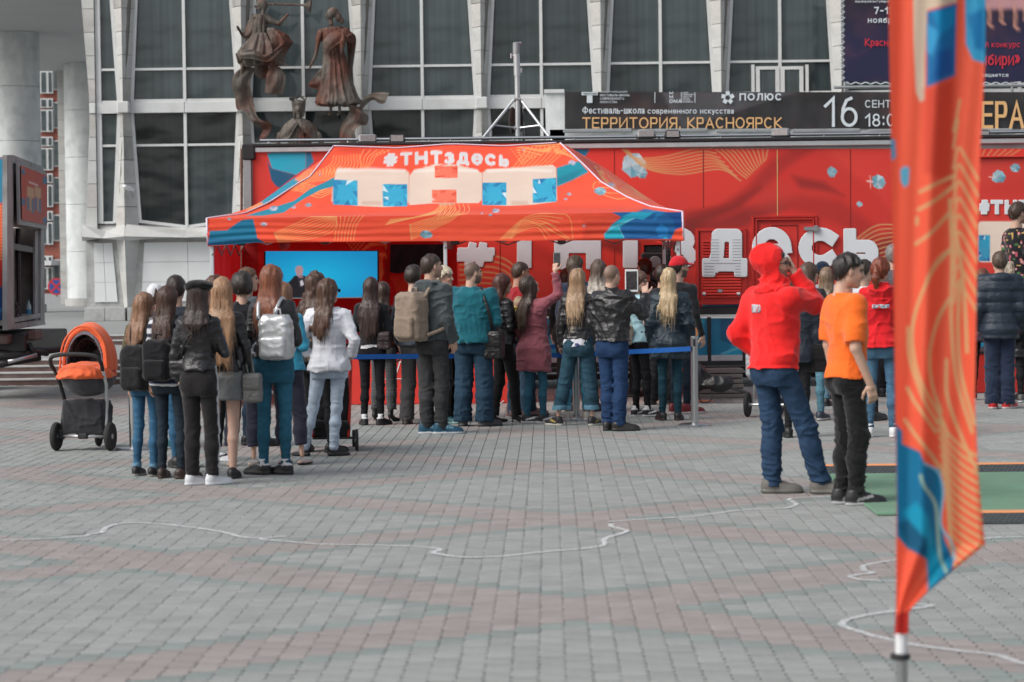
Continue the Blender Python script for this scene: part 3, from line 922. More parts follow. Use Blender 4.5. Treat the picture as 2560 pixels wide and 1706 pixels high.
# --- hood up
 if W.get('hood') == 'up':
  P = grid((-.17, -.20, 1.38), (.17, .20, 1.83), vox * .8)
  u = to_h(P)
  d = ellipsoid(u, (0, -.030, .026), (.096, .120, .122))
  d = smin(d, ellipsoid(u, (0, -.10, .075), (.055, .075, .06)), .06)
  d = smin(d, ellipsoid(P, (0, -.03, 1.475), (.125, .115, .06)), .07)
  d = smin(d, ellipsoid(u, (0, .015, -.085), (.085, .075, .06)), .05)
  inner = ellipsoid(u, (0, .07, .0), (.082, .125, .112))
  d = np.maximum(d, -np.where(u[..., 1] > -.02, inner, 9))
  d = band(d, P, lambda p: folds(p, .007, (9, 9, 13), seed), .04)
  v, q = nets(d, P)
  link('hood', np_mesh('hood', v * s, q, True, np.tile(np.array(W['c'], np.float32), (len(v), 1))), M[W.get('m', 'cloth')], root)
# --- under layer showing below the jacket
 if W.get('under'):
  uc, uh = W['under'][:2]
  zs = np.array(ZS); P = grid((-.24 * b, -.2 * b, uh), (.24 * b, .2 * b, W.get('hem', .9) + .12), vox)
  fl = .03
  d = loft(P, zs, trx + T * .7 + fl * (zs < .9), tr_y + T * .7 + fl * (zs < .9), cy=TCY)
  d = np.maximum(d, uh + .012 * np.sin(P[..., 0] * 25) - P[..., 2]); d = np.maximum(d, P[..., 2] - W.get('hem', .9) - .1)
  d = band(d, P, lambda p: folds(p, .006, (12, 12, 5), seed), .04)
  v, q = nets(d, P)
  c = np.tile(np.array(uc, np.float32), (len(v), 1))
  if len(W['under']) > 2: c = W['under'][2](v, c)
  link('blouse', np_mesh('blouse', v * s, q, True, c), M['cloth'], root)
# --- bottoms
 if bot:
  k = bot.get('kind', 'slim')
  zs = np.array(ZS)
  if k == 'skirt':
   hemz = bot.get('hem', .72)
   P = grid((-.26, -.22, hemz), (.26, .22, 1.04), vox)
   d = loft(P, [hemz, .8, .9, 1.0, 1.06], [.19 * b, .192 * b, .192 * b, .165 * b, .15 * b], [.135, .14, .148, .125, .11], cy=[-.01, -.015, -.02, 0, 0])
   d = band(d, P, lambda p: folds(p, .004, (9, 9, 12), seed), .04)
  else:
   hemz = .055 + bot.get('crop', 0)
   r = {'slim': (.080, .051, .039), 'straight': (.090, .070, .062), 'wide': (.096, .080, .084), 'jogger': (.096, .074, .056)}[k]
   if not fem: r = (r[0] * 1.02, r[1] * 1.05, r[2] * 1.05)
   r = tuple(q * b ** .8 for q in r)
   xs = [l[2][0] for l in LG]; ys = [l[2][1] for l in LG]
   P = grid((min(min(xs) - .11, -.22 * b), min(min(ys) - .13, -.19 * b), hemz - .02), (max(max(xs) + .11, .22 * b), max(max(ys) + .13, .19), 1.04), vox)
   d = loft(P, [.785, .86, .94, 1.0, 1.04], [(x + .01) * b for x in ((.165, .172, .170, .160, .155) if fem else (.165, .17, .166, .162, .16))],
     [.105 * b, .118 * b, .122 * b, .115 * b, .11 * b], cy=[-.01, -.02, -.02, -.005, 0])
   for (hp, kn, an, fa, sd) in LG:
    d = smin(d, ellipsoid(P, (sd * .078 * b, -.075, .875), (.085 * b, .06, .085)), .03)
    lg = smin(capsule(P, hp, kn, r[0], r[1]), capsule(P, kn, kn * .62 + an * .38 + np.array([0, -.014, 0]), r[1], r[1] * .98), .025)
    lg = smin(lg, capsule(P, kn * .62 + an * .38 + np.array([0, -.014, 0]), an, r[1] * .96, r[2]), .03)
    d = smin(d, lg, .018)
   d = np.maximum(d, hemz - P[..., 2])
   fa_ = bot.get('fold', .0045)
   def legf(p):
    z = p[:, 2]
    bend = np.exp(-((z - .47) / .09) ** 2) * .8 + np.exp(-((z - .13) / .12) ** 2) * 1.1 + .45
    if bot.get('cuff'):
     bend = np.where(z < hemz + .05, 0, bend)
    return folds(p, fa_, (8, 8, 26), seed) * bend
   d = band(d, P, legf, .05)
   if bot.get('cuff'):
    d = d - .008 * (P[..., 2] < hemz + .045)
  v, q = nets(d, P)
  c = np.tile(np.array(bot.get('c', BLACK), np.float32), (len(v), 1))
  if bot.get('m', 'denim') == 'denim' and k != 'skirt':
   fade = np.exp(-((v[:, 2] - .62) / .16) ** 2) * .35 + np.exp(-((v[:, 2] - .4) / .1) ** 2) * .18
   c = c * (1 + bot.get('fade', 1) * fade[:, None])
  if bot.get('cuff'): c[v[:, 2] < hemz + .045] = np.array(bot['cuff'], np.float32)
  if bot.get('stripe'):
   zz = v[:, 2]
   for (hp, kn, an, fa, sd) in LG:
    if sd * bot.get('side', 1) < 0 and not bot.get('both'): continue
    lx = np.interp(zz, [an[2], kn[2], hp[2]], [an[0], kn[0], hp[0]])
    ly = np.interp(zz, [an[2], kn[2], hp[2]], [an[1], kn[1], hp[1]])
    m = (np.abs(v[:, 1] - ly) < .021) & (sd * (v[:, 0] - lx) > .02)
    c[m] = np.array(bot['stripe'])
  if bot.get('paint'): c = bot['paint'](v, c)
  link({'skirt': 'skirt'}.get(k, 'trousers'), np_mesh('bottoms', v * s, q, True, c), M[bot.get('m', 'denim')], root)
# --- shoes
 sh = shoe or {}
 sk = sh.get('kind', 'shoe')
 for (hp, kn, an, fa, sd) in LG:
  v, q = SHOES[sk]
  v = v.copy() * (.92 if fem else 1.05)
  c = np.tile(np.array(sh.get('c', BLACK), np.float32), (len(v), 1))
  c[v[:, 2] < (.032 if sk == 'chunky' else .022)] = np.array(sh.get('sole', (.02, .02, .02)))
  if sh.get('accent'):
   m = (np.abs(v[:, 2] - .05 - .25 * (v[:, 1] - .03)) < .010) & (np.abs(v[:, 1] - .05) < .06)
   c[m] = np.array(sh['accent'])
  if sh.get('lace') is not None:
   m = (v[:, 1] > .03) & (v[:, 1] < .11) & (v[:, 2] > .055) & (np.sin(v[:, 1] * 350) > .1)
   c[m] = np.array(sh['lace'])
  if sh.get('sock') is not None and sk in ('shoe', 'sneaker', 'chunky'):
   c[v[:, 2] > .082] = np.array(sh['sock'])
  Rz = np.array(Matrix.Rotation(-R(fa), 3, 'Z'))
  v = v @ Rz.T + np.array([an[0], an[1] - .005, 0])
  link('shoe', np_mesh('shoe', v * s, q, True, c), M['shoe'], root)
  if sh.get('sock') is not None:
   mb = MB().lathe([(.036, .07), (.034, .10), (.034, .135)], (0, 0, 0), 12)
   vv = np.array(mb.v) + np.array([an[0], an[1] - .012, 0])
   link('sock', np_mesh('sock', vv * s, [list(f) for f in mb.f], True, np.array(sh['sock'])), M['cloth'], root)
# --- hair
 if hair and hair.get('kind') not in (None, 'none'):
  hk = hair['kind']; hcx = np.array(hair['c'], np.float32)
  th = hair.get('th', .012)
  endz = hair.get('end', 1.2)
  zlo = endz - .06 if hk in ('long',) else 1.40
  if hk == 'pony': zlo = 1.25
  hv_ = min(vox, .0125)
  P = grid((-.17, -.27, zlo), (.17, .17, 1.83 + th), hv_)
  u = to_h(P)
  d = ellipsoid(u, (0, -.014, .032), (.077 + th, .098 + th, .092 + th))
  d = smin(d, ellipsoid(u, (0, -.04, .0), (.07 + th, .07 + th, .08 + th)), .03)
  fr = hair.get('fringe', 0)
  if hk in ('short', 'bun', 'pony', 'crop'):
   hl = np.interp(u[..., 1], [-.13, -.06, -.028, -.012, .002, .03, .055, .085, .13], [-.088, -.075, -.035, .012, .0, .025, .048, .066 - fr, .075 - fr])
   if hk == 'short' and not fem: hl = hl + .03 * np.exp(-((u[..., 1] + .01) / .07) ** 2)
   d = np.maximum(d, hl - u[..., 2] + .005 * noise(P, 60.0, seed))
  else:
   hl = np.interp(u[..., 1], [-.13, .0, .02, .04, .06, .085, .13], [-.4, -.4, -.2, -.02, .03, .06 - fr, .075 - fr])
   d = np.maximum(d, hl - u[..., 2])
  if hk == 'bun':
   bc = hair.get('bun', (0, -.115, .03))
   d = smin(d, ellipsoid(u, bc, (.045, .04, .045)), .012)
  if hk == 'pony':
   p0 = to_w(np.array([0, -.12, .03])); p1 = p0 + np.array([0, -.045, -.10]); p2 = p0 + np.array([0, -.03, -.24])
   d = smin(d, smin(capsule(P, p0, p1, .026, .040), capsule(P, p1, p2, .040, .014), .02), .02)
  if hk == 'long':
   ca, sa = math.cos(R(yaw) * .7), math.sin(R(yaw) * .7)
   qx = (P[..., 0] - piv[0]) * ca - (P[..., 1] - piv[1]) * sa
   qy = (P[..., 0] - piv[0]) * sa + (P[..., 1] - piv[1]) * ca
   Q = np.stack([qx, qy, P[..., 2]], -1)
   w = hair.get('w', 1.0); back = hair.get('back', .0)
   wave = hair.get('wave', 0.0)
   if wave: Q[..., 0] += wave * np.sin(P[..., 2] * 26 + seed) * np.clip((1.6 - P[..., 2]) / .3, 0, 1)
   zz = [endz - .03, endz + .05, 1.30, 1.42, 1.50, 1.58, 1.68]
   if endz > 1.24: zz = [endz - .03, endz + .04, max(endz + .05, 1.36), max(endz + .06, 1.44), 1.52, 1.60, 1.68]
   cv = loft(Q, zz, [.060 * w, .085 * w, .100 * w, .106 * w, .100, .092, .07], [.018, .024, .03, .042, .062, .075, .07],
     cy=[-.150 - back, -.150 - back, -.142 - back, -.112 - back * .5, -.06, -.035, -.02], p=2.3)
   rag = .05 * noise(P * np.array([1, 1, 0], np.float32), 26.0, seed)
   cv = np.maximum(cv, endz + rag - P[..., 2])
   d = smin(d, cv, .03)
  amp = hair.get('amp', 1.0); curl_ = hair.get('curl', 0)
  fz = (3.0 if hk == 'long' else 9.0) * (1 + 6 * hair.get('curl', 0))
  d = band(d, P, lambda p: .006 * amp * noise(p, (38, 38, fz), seed) + .003 * noise(p, (80, 80, 6), seed + 3), .05)
  v, q = nets(d, P)
  c = np.tile(hcx, (len(v), 1))
  st = noise(v, (45, 45, 2.5), seed)[:, None]
  c = c * (1 + .13 * st)
  if hair.get('ombre') is not None:
   t = np.clip((hair.get('oz', 1.5) - v[:, 2]) / .25 + .2 * st[:, 0], 0, 1)[:, None]
   c = c * (1 - t) + np.array(hair['ombre'], np.float32) * (1 + .3 * st) * t
  # loose strands over and around the solid mass of hair
  rs = np.random.default_rng(int(px * 13 + py))
  ns = 260 if hk == 'long' else 110
  cen = v.mean(0)
  pick = rs.integers(0, len(v), ns)
  sv, sq, scl = [], [], []
  for i in pick:
   p0 = v[i]; hz = np.array([p0[0], p0[1] + .05, 0]); hz = hz / (np.linalg.norm(hz) + 1e-6)
   L_ = (rs.uniform(.06, .20) if hk == 'long' else rs.uniform(.02, .045)) * (1.0 if hk != 'long' or p0[2] < 1.62 else .6)
   out = rs.uniform(.003, .012); sway = rs.normal(0, .012, 2); w_ = rs.uniform(.0014, .0032)
   side = np.array([-hz[1], hz[0], 0]) * w_
   dn = -1.0 if hk == 'long' or p0[2] < 1.66 else rs.uniform(-.6, .5)
   b0 = len(sv)
   for k in range(4):
    t = k / 3
    pk = p0 + hz * (.002 + out * math.sin(PI * min(t + .15, 1)) * (1 + (curl_ * 2.0))) + np.array([sway[0] * t * t, sway[1] * t * t, dn * L_ * t])
    ww_ = side * (1 - .75 * t)
    sv.append(pk - ww_); sv.append(pk + ww_)
   for k in range(3): sq.append((b0 + 2 * k, b0 + 2 * k + 1, b0 + 2 * k + 3, b0 + 2 * k + 2))
   scl += [c[i] * rs.uniform(.75, 1.5)] * 8
  v, q, c = join([(v, q, c), (np.array(sv, np.float32), np.array(sq), np.array(scl, np.float32))])
  link('hair', np_mesh('hair', v * s, q, True, c), M['hair'], root)
 if glasses:
  g = MB()
  for sx in (-1, 1):
   g.lathe([(.001, -.002), (.024, -.002), (.024, .002), (.001, .002)], (0, 0, 0), 12, 'Y')
   n_ = len(g.v) - 48
   for i in range(n_, len(g.v)):
    x, y, z = g.v[i]; g.v[i] = tuple(to_w(np.array([x + sx * .031, y + .108, z * .8 + .01])))
   b0 = len(g.v)
   g.tube([(sx * .055, .106, .014), (sx * .076, .09, .014), (sx * .08, .0, .012)], .0035, 6)
   for i in range(b0, len(g.v)): g.v[i] = tuple(to_w(np.array(g.v[i])))
  vv = np.array(g.v) * s
  link('sunglasses', np_mesh('sunglasses', vv, [list(f) for f in g.f]), M['screen_glass'], root)
 root['_'] = 0
 del root['_']
 return dict(root=root, s=s, J=J, LG=LG, to_w=to_w, to_h=to_h, piv=piv, T=T, b=b, fem=fem)
def sdf_obj(name, fn, lo, hi, vox, color, m, parent=None, paint=None, s=1.0, smooth=True, disp=None):
 P = grid(lo, hi, vox)
 d = fn(P)
 if disp: d = band(d, P, disp, vox * 3)
 v, q = nets(d, P)
 c = np.tile(np.array(color, np.float32), (len(v), 1))
 if paint: c = paint(v, c)
 return link(name, np_mesh(name, v * s, q, smooth, c), M[m] if isinstance(m, str) else m, parent)
def hat(pr, kind, color, name='cap', brim=None, back=False, paint=None):
 to_h = pr['to_h']
 def fn(P):
  u = to_h(P)
  if kind == 'beret':
   d = ellipsoid(u, (.01, -.02, .085), (.125, .13, .052))
   d = smin(d, ellipsoid(u, (0, -.012, .045), (.09, .11, .05)), .03)
   return np.maximum(d, .03 - u[..., 2] - .35 * (u[..., 1]))
  d = ellipsoid(u, (0, -.014, .034), (.094, .116, .106))
  hl = (.035 if not back else .05) + (.0 if kind == 'cap' else -.03) + (.35 if kind != 'cap' else .15) * u[..., 1]
  d = np.maximum(d, hl - u[..., 2])
  if kind == 'cap':
   sg = -1 if back else 1
   br = np.abs(u[..., 2] - (.052 if not back else .0) + .18 * (np.abs(u[..., 0]) ** 2) / .08 + (.25 if back else .1) * (sg * u[..., 1] - .1).clip(0, 9)) - .007
   br = np.maximum(br, ellipsoid(u * np.array([1, 1, 0], np.float32), (0, sg * .11, 0), (.085, .085, 1)))
   d = np.minimum(d, br)
  return d
 return sdf_obj(name, fn, (-.2, -.27, 1.55), (.2, .27, 1.86), .0105, color, 'cloth', pr['root'], paint, pr['s'],
    disp=lambda p: .003 * noise(p, 25.0))
def worn(pr, name, label, cat, group=None):
 e = empty(name, pr['root'].location, pr['root'].rotation_euler.z, label, cat, group)
 e.scale = (pr['s'],) * 3
 return e
def backpack(pr, label, color, pocket=None, c=(0, -.24, 1.18), size=(.15, .08, .21), m='cloth', strap=None, metal=False, rough=None):
 e = worn(pr, 'backpack', label, 'backpack')
 cx, cy, cz = c
 cy -= pr['T'] * .6 + (pr['b'] - 1) * .1
 hx_, hy_, hz_ = size
 def main(P):
  d = rbox(P, (cx, cy, cz), (hx_, hy_, hz_), .055)
  tp = (np.abs(P[..., 0] - cx) + (P[..., 2] - cz) * .8) - (hx_ + hz_ * .55)
  return smin(d, d, .01) if False else np.maximum(d, tp * .7)
 w = hx_ + .05
 sdf_obj('sack', main, (cx - w, cy - hy_ - .05, cz - hz_ - .05), (cx + w, cy + hy_ + .05, cz + hz_ + .05), .011, color, m, e,
   disp=lambda p: folds(p, .006, (10, 10, 14), 3))
 pc = pocket or color
 sdf_obj('pocket', lambda P: rbox(P, (cx, cy - hy_ - .005, cz - hz_ * .42), (hx_ * .78, .035, hz_ * .45), .03),
   (cx - w, cy - hy_ - .08, cz - hz_ - .05), (cx + w, cy + .04, cz + .08), .010, pc, m, e, disp=lambda p: folds(p, .004, (12, 12, 16), 8))
 sc_ = strap or color
 for (o, el, wr, fd, pl, sd) in pr['J']:
  x = sd * .085
  mb = MB()
  pts = [(x * .8, cy + .05, cz + hz_ * .8), (x, -.10 - pr['T'], 1.45), (x * 1.1, -.02, 1.49), (x * 1.2, .09 + pr['T'], 1.40), (x * 1.35, .11 + pr['T'], 1.2), (sd * (.16 + pr['T']), -.02, 1.06), (x * 1.2, cy + .04, cz - hz_ * .75)]
  pp = [Vector((*p_,)) for p_ in pts]
  cr = [Vector(q) for q in catmull3(pp, 5)]
  mb.tube(cr, .019, 6)
  vv = np.array(mb.v)
  link('strap', np_mesh('strap', vv, [list(f) for f in mb.f], True, np.array(sc_)), M[m], e)
 mb = MB().tube([(cx - .03, cy + .05, cz + hz_ - .01), (cx - .025, cy + .045, cz + hz_ + .045), (cx + .025, cy + .045, cz + hz_ + .045), (cx + .03, cy + .05, cz + hz_ - .01)], .008, 6)
 link('handle', np_mesh('handle', np.array(mb.v), [list(f) for f in mb.f], True, np.array(sc_)), M[m], e)
 return e
def catmull3(pts, n=6):
 p = [np.array(q, float) for q in pts]
 p = [2 * p[0] - p[1]] + p + [2 * p[-1] - p[-2]]
 out = []
 for i in range(1, len(p) - 2):
  for k in range(n):
   t = k / n
   out.append(0.5 * ((2 * p[i]) + (-p[i - 1] + p[i + 1]) * t + (2 * p[i - 1] - 5 * p[i] + 4 * p[i + 1] - p[i + 2]) * t * t
       + (-p[i - 1] + 3 * p[i] - 3 * p[i + 1] + p[i + 2]) * t ** 3))
 out.append(p[-2])
 return out
def bag(pr, label, color, c, size=(.14, .06, .12), strap_to=None, m='leather', name='handbag', strapw=.012, flap=True, strap_c=None):
 e = worn(pr, name, label, 'bag')
 sdf_obj('pouch', lambda P: np.maximum(rbox(P, c, size, .03), (np.abs(P[..., 0] - c[0]) * .35 + (P[..., 2] - c[2]) * .5) - size[2] * .62 - size[0] * .12),
   np.array(c) - np.array(size) - .04, np.array(c) + np.array(size) + .04, .010, color, m, e, disp=lambda p: folds(p, .004, (12, 12, 12), 5))
 if flap:
  sdf_obj('flap', lambda P: rbox(P, (c[0], c[1], c[2] + size[2] * .35), (size[0] * .96, size[1] + .012, size[2] * .5), .02),
    np.array(c) - np.array(size) - .05, np.array(c) + np.array(size) + .05, .010, [q * .9 for q in color], m, e)
 if strap_to:
  mb = MB().tube(catmull3(strap_to, 6), strapw, 6)
  link('strap', np_mesh('strap', np.array(mb.v), [list(f) for f in mb.f], True, np.array(strap_c or color)), M[m], e)
 return e
# --- materials of the place
M['ground'] = mat('ground', (0.17, 0.175, 0.165), rough=0.95, var=0.25, scale=(8, 8, 8))
M['paver'] = mat('paver', attr='Col', rough=0.82, spec=0.35, var=0.13, scale=(5, 5, 5), bump=0.35, bscale=(140, 140, 140), bdist=0.004, dirt=((.22, .225, .215), .22, .9))
M['plaza'] = mat('plaza', (0.27, 0.28, 0.275), rough=0.8, var=0.16, scale=(1.2, 2.2, 1.2), bump=0.2, bscale=(30, 30, 30))
M['granite_red'] = mat('granite_red', (0.105, 0.062, 0.055), rough=0.55, var=0.25, scale=(9, 9, 9), dirt=((.2, .17, .16), .5, 2.0))
M['granite_light'] = mat('granite_light', (0.40, 0.41, 0.40), rough=0.6, var=0.15, scale=(9, 9, 9), dirt=((.22, .21, .2), .6, 3.0))
M['stone'] = mat('stone', (0.52, 0.525, 0.51), rough=0.7, var=0.13, scale=(1.1, 1.1, 3.4), bump=0.15, bscale=(8, 8, 20), dirt=((.33, .32, .30), .4, 1.6))
M['stone_warm'] = mat('stone_warm', (0.49, 0.48, 0.46), rough=0.7, var=0.18, scale=(2.1, 2.1, 6), bump=0.15, bscale=(8, 8, 20), dirt=((.30, .28, .26), .45, 1.3))
M['stone_dark'] = mat('stone_dark', (0.42, 0.42, 0.405), rough=0.75, var=0.2, scale=(3, 3, 2), dirt=((.17, .16, .15), .7, 1.1))
M['joint'] = mat('joint', (0.16, 0.155, 0.145), rough=0.9, var=0.1)
M['marble'] = mat('marble', (0.68, 0.71, 0.705), rough=0.45, var=0.17, scale=(2.5, 2.5, 1.1), dirt=((.50, .54, .54), .8, 2.4))
M['white_panel'] = mat('white_panel', (0.68, 0.70, 0.705), rough=0.5, var=0.05, scale=(1, 1, 1), dirt=((.48, .49, .48), .4, 1.0))
M['frame_white'] = mat('frame_white', (0.64, 0.655, 0.65), rough=0.4, var=0.05, scale=(3, 3, 3), dirt=((.42, .43, .41), .4, 1.6))
M['soffit'] = mat('soffit', (0.46, 0.47, 0.47), rough=0.8, var=0.06, scale=(.6, .6, .6))
M['brick_far'] = mat('brick_far', (0.26, 0.085, 0.06), rough=0.85, var=0.2, scale=(2, 2, 6))
M['steel'] = mat('steel', (0.55, 0.56, 0.57), rough=0.3, metal=1.0, var=0.03, scale=(3, 3, 8))
M['aluminium'] = mat('aluminium', (0.60, 0.62, 0.63), rough=0.4, metal=0.75, var=0.1, scale=(6, 6, 6))
M['grey_metal'] = mat('grey_metal', (0.33, 0.35, 0.36), rough=0.5, metal=0.4, var=0.12, dirt=((.2, .19, .18), .5, 3))
M['black_metal'] = mat('black_metal', (0.018, 0.018, 0.02), rough=0.45, var=0.2)
M['black_plastic'] = mat('black_plastic', (0.02, 0.02, 0.022), rough=0.5, var=0.15)
M['rubber'] = mat('rubber', (0.03, 0.03, 0.03), rough=0.85, var=0.2, scale=(20, 20, 20))
M['white_paint'] = mat('white_paint', (0.72, 0.735, 0.74), rough=0.45, var=0.04)
M['white_print'] = mat('white_print', (0.70, 0.74, 0.77), rough=0.5, var=0.03)
M['rust'] = mat('rust', (0.16, 0.07, 0.05), rough=0.8, var=0.3, scale=(8, 8, 8))
def glass_mat(k=1.0):
 m = mat('window_glass', (0.028, 0.036, 0.037), rough=0.07, spec=0.55, var=0.0)
 nt = m.node_tree; N, L = nt.nodes, nt.links
 p = N['Principled BSDF']
 tc = N.new('ShaderNodeTexCoord')
 mp = N.new('ShaderNodeMapping'); mp.inputs['Scale'].default_value = (9, 1, .12)       # pleats of the net curtains behind the glass
 L.new(tc.outputs['Object'], mp.inputs[0])
 nz = N.new('ShaderNodeTexNoise'); nz.inputs['Scale'].default_value = 1.0; nz.inputs['Detail'].default_value = 6
 L.new(mp.outputs[0], nz.inputs['Vector'])
 mp2 = N.new('ShaderNodeMapping'); mp2.inputs['Scale'].default_value = (.22, 1, .3)
 L.new(tc.outputs['Object'], mp2.inputs[0])
 nz2 = N.new('ShaderNodeTexNoise'); nz2.inputs['Scale'].default_value = 1.0; nz2.inputs['Detail'].default_value = 2
 L.new(mp2.outputs[0], nz2.inputs['Vector'])
 mul = N.new('ShaderNodeMath'); mul.operation = 'MULTIPLY'
 L.new(nz.outputs['Fac'], mul.inputs[0]); L.new(nz2.outputs['Fac'], mul.inputs[1])
 cr = N.new('ShaderNodeValToRGB')
 cr.color_ramp.elements[0].position = .12; cr.color_ramp.elements[0].color = (.032 * k, .041 * k, .043 * k, 1)
 cr.color_ramp.elements[1].position = .42; cr.color_ramp.elements[1].color = (.058 * k, .074 * k, .078 * k, 1)
 L.new(mul.outputs[0], cr.inputs[0]); L.new(cr.outputs[0], p.inputs['Base Color'])
 mp3 = N.new('ShaderNodeMapping'); mp3.inputs['Scale'].default_value = (.9, 1, 1.5)    # panes are not perfectly flat
 L.new(tc.outputs['Object'], mp3.inputs[0])
 nz3 = N.new('ShaderNodeTexNoise'); nz3.inputs['Scale'].default_value = 1.0; nz3.inputs['Detail'].default_value = 1.5
 L.new(mp3.outputs[0], nz3.inputs['Vector'])
 bp = N.new('ShaderNodeBump'); bp.inputs['Strength'].default_value = .5; bp.inputs['Distance'].default_value = .06
 L.new(nz3.outputs['Fac'], bp.inputs['Height']); L.new(bp.outputs[0], p.inputs['Normal'])
 return m
M['glass'] = glass_mat(1.45)
M['glass_dark'] = glass_mat(.5)
M['glass_mid'] = glass_mat(1.1)
# --- the paved square
PW, PL_, GAP, GAPY = 0.114, 0.196, 0.0036, 0.0165
GREY, REDP, GREENP = (.282, .295, .285), (.288, .260, .247), (.225, .258, .246)
def paver_kind(x, y):
 i = round(x / PW)
 s = .86
 out = 0
 for q in (y - 11.95 - s * (x - .05), y - 11.95 + s * (x - .05)):
  r = (q + 2.075) % 4.15 - 2.075
  if abs(r) < .37: return 1
  if abs(r) < .56: out = 2
 return out
def paver_outline(full=True):
 g = GAP / 2
 A = .0105
 if full:
  vs_ = np.linspace(0, 1, 9)
  tri = A * np.sin(vs_ * 4 * PI)
 else:
  vs_ = np.array([0, 1.0]); tri = np.zeros(2)
 gy = GAPY / 2; sk = .007 if full else 0
 left = [(-PW / 2 + g + t, -PL_ / 2 + gy - sk + v * (PL_ - 2 * gy)) for v, t in zip(vs_, tri)]
 right = [(PW / 2 - g + t, -PL_ / 2 + gy + sk + v * (PL_ - 2 * gy)) for v, t in zip(vs_, tri)]
 return np.array(right + left[::-1])
def paver_mesh(full=True):
 o = paver_outline(full); n = len(o)
 c = o.mean(0)
 top = c + (o - c) * np.array([1 - .006 / PW, 1 - .009 / PL_])
 v = np.concatenate([np.c_[top, np.zeros(n)], np.c_[o, np.full(n, -.003)], np.c_[o, np.full(n, -.02)]])
 f = [tuple(range(n))]
 for r in (0, 1):
  for i in range(n):
   j = (i + 1) % n
   f.append((r * n + j, r * n + i, (r + 1) * n + i, (r + 1) * n + j))
 return v, f
paving = MB()
paving.add([(-60, -10, -.016), (60, -10, -.016), (60, 35.4, -.016), (-60, 35.4, -.016)], [(0, 1, 2, 3)])
ground = tag(paving.build('ground', M['ground']), 'square paved with grey, red and green interlocking pavers', kind='structure')
pav = []
for i in range(int(-11.5 / PW), int(10.5 / PW)):
 x = i * PW
 st = (PL_ / 2) if i % 2 else 0
 j0, j1 = int(8.6 / PL_), int(35.3 / PL_)
 for j in range(j0, j1):
  y = j * PL_ + st
  lx, rx_ = -1371 / F * y - 1.3, 1189 / F * y + 1.3
  if lx < x < rx_ and y < 35.28:
   pav.append((x, y))
pav.sort(key=lambda p: p[1])
own = [p for p in pav if p[1] > 9.75 and -1390 / F * p[1] < p[0] < 1210 / F * p[1]][:300]
ownset = set(own)
fv, ff = paver_mesh(True); sv, sf = paver_mesh(False)
prot = {}
for k in range(3):
 for t in range(5):
  c = np.array((GREY, REDP, GREENP)[k]) * (1 + .07 * (t - 2) / 2)
  me = np_mesh('paver', fv, ff, False, np.tile(c, (len(fv), 1)))
  me.materials.append(M['paver'])
  prot[k, t] = me
for (x, y) in own:
 o = bpy.data.objects.new('paver', prot[paver_kind(x, y), random.randrange(5)])
 COL.objects.link(o); o.parent = ground
 o.location = (x, y, random.uniform(-.0012, .0012))
for nm, sel, (bv, bf) in (('pavers', [p for p in pav if p not in ownset and p[1] < 20], (fv, ff)), ('pavers', [p for p in pav if p[1] >= 20], (sv, sf))):
 P2 = np.array(sel); n = len(bv)
 V2 = np.tile(bv, (len(P2), 1, 1)); V2[:, :, :2] += P2[:, None, :]
 V2[:, :, 2] += RNG.uniform(-.0012, .0012, len(P2))[:, None]
 C2 = np.array([np.array((GREY, REDP, GREENP)[paver_kind(*p)]) * (1 + random.uniform(-.065, .065)) for p in sel])
 C2 = np.repeat(C2, n, 0)
 fs_ = []
 for k in range(len(P2)):
  fs_ += [tuple(q + k * n for q in f) for f in bf]
 tag(link(nm, np_mesh(nm, V2.reshape(-1, 3), fs_, False, C2), M['paver'], ground), kind='stuff')
# chalk lines drawn on the pavers
M['chalk'] = mat('chalk', (.62, .64, .65), rough=.95, var=.1)
_n = M['chalk'].node_tree
_p = _n.nodes['Principled BSDF']
_tc = _n.nodes.new('ShaderNodeTexCoord'); _nz = _n.nodes.new('ShaderNodeTexNoise'); _nz.inputs['Scale'].default_value = 45
_nz.inputs['Detail'].default_value = 4
_mr = _n.nodes.new('ShaderNodeMapRange'); _mr.inputs['From Min'].default_value = .36; _mr.inputs['From Max'].default_value = .56
_mr.inputs['To Min'].default_value = .38; _mr.inputs['To Max'].default_value = .92
_n.links.new(_tc.outputs['Object'], _nz.inputs['Vector']); _n.links.new(_nz.outputs['Fac'], _mr.inputs['Value']); _n.links.new(_mr.outputs[0], _p.inputs['Alpha'])
def chalk(pts, label, w=.022, z=.0045):
 g = [G(x, y) for x, y in pts]
 cr = catmull([(p.x, p.y) for p in g], 6)
 cr = [(x + random.uniform(-.006, .006), y + random.uniform(-.006, .006)) for x, y in cr]
 v, f = ribbon2d(cr, w * 1.2)
 v = v + RNG.uniform(-.003, .003, v.shape)
 tag(link('chalk_line', np_mesh('chalk_line', np.c_[v, np.full(len(v), z)], f), M['chalk']), label, 'chalk line', 'white chalk outlines on the pavers')
K = 1.088
chalk([(x * K, y * K) for x, y in [(-20, 1244), (60, 1241), (180, 1235), (205, 1228), (150, 1229), (230, 1226), (245, 1213), (290, 1203), (360, 1205), (430, 1212), (500, 1222), (560, 1236), (600, 1238)]], 'long wavy chalk line at the left edge of the pavers', .03)
chalk([(x * K, y * K) for x, y in [(650, 1234), (600, 1240), (670, 1247), (740, 1252), (860, 1254), (970, 1258), (1010, 1264), (995, 1272), (1060, 1282), (1150, 1280), (1250, 1270), (1340, 1262), (1385, 1255), (1388, 1243), (1400, 1235), (1440, 1222), (1408, 1212), (1405, 1205)]], 'long wavy chalk line across the middle of the square', .03)
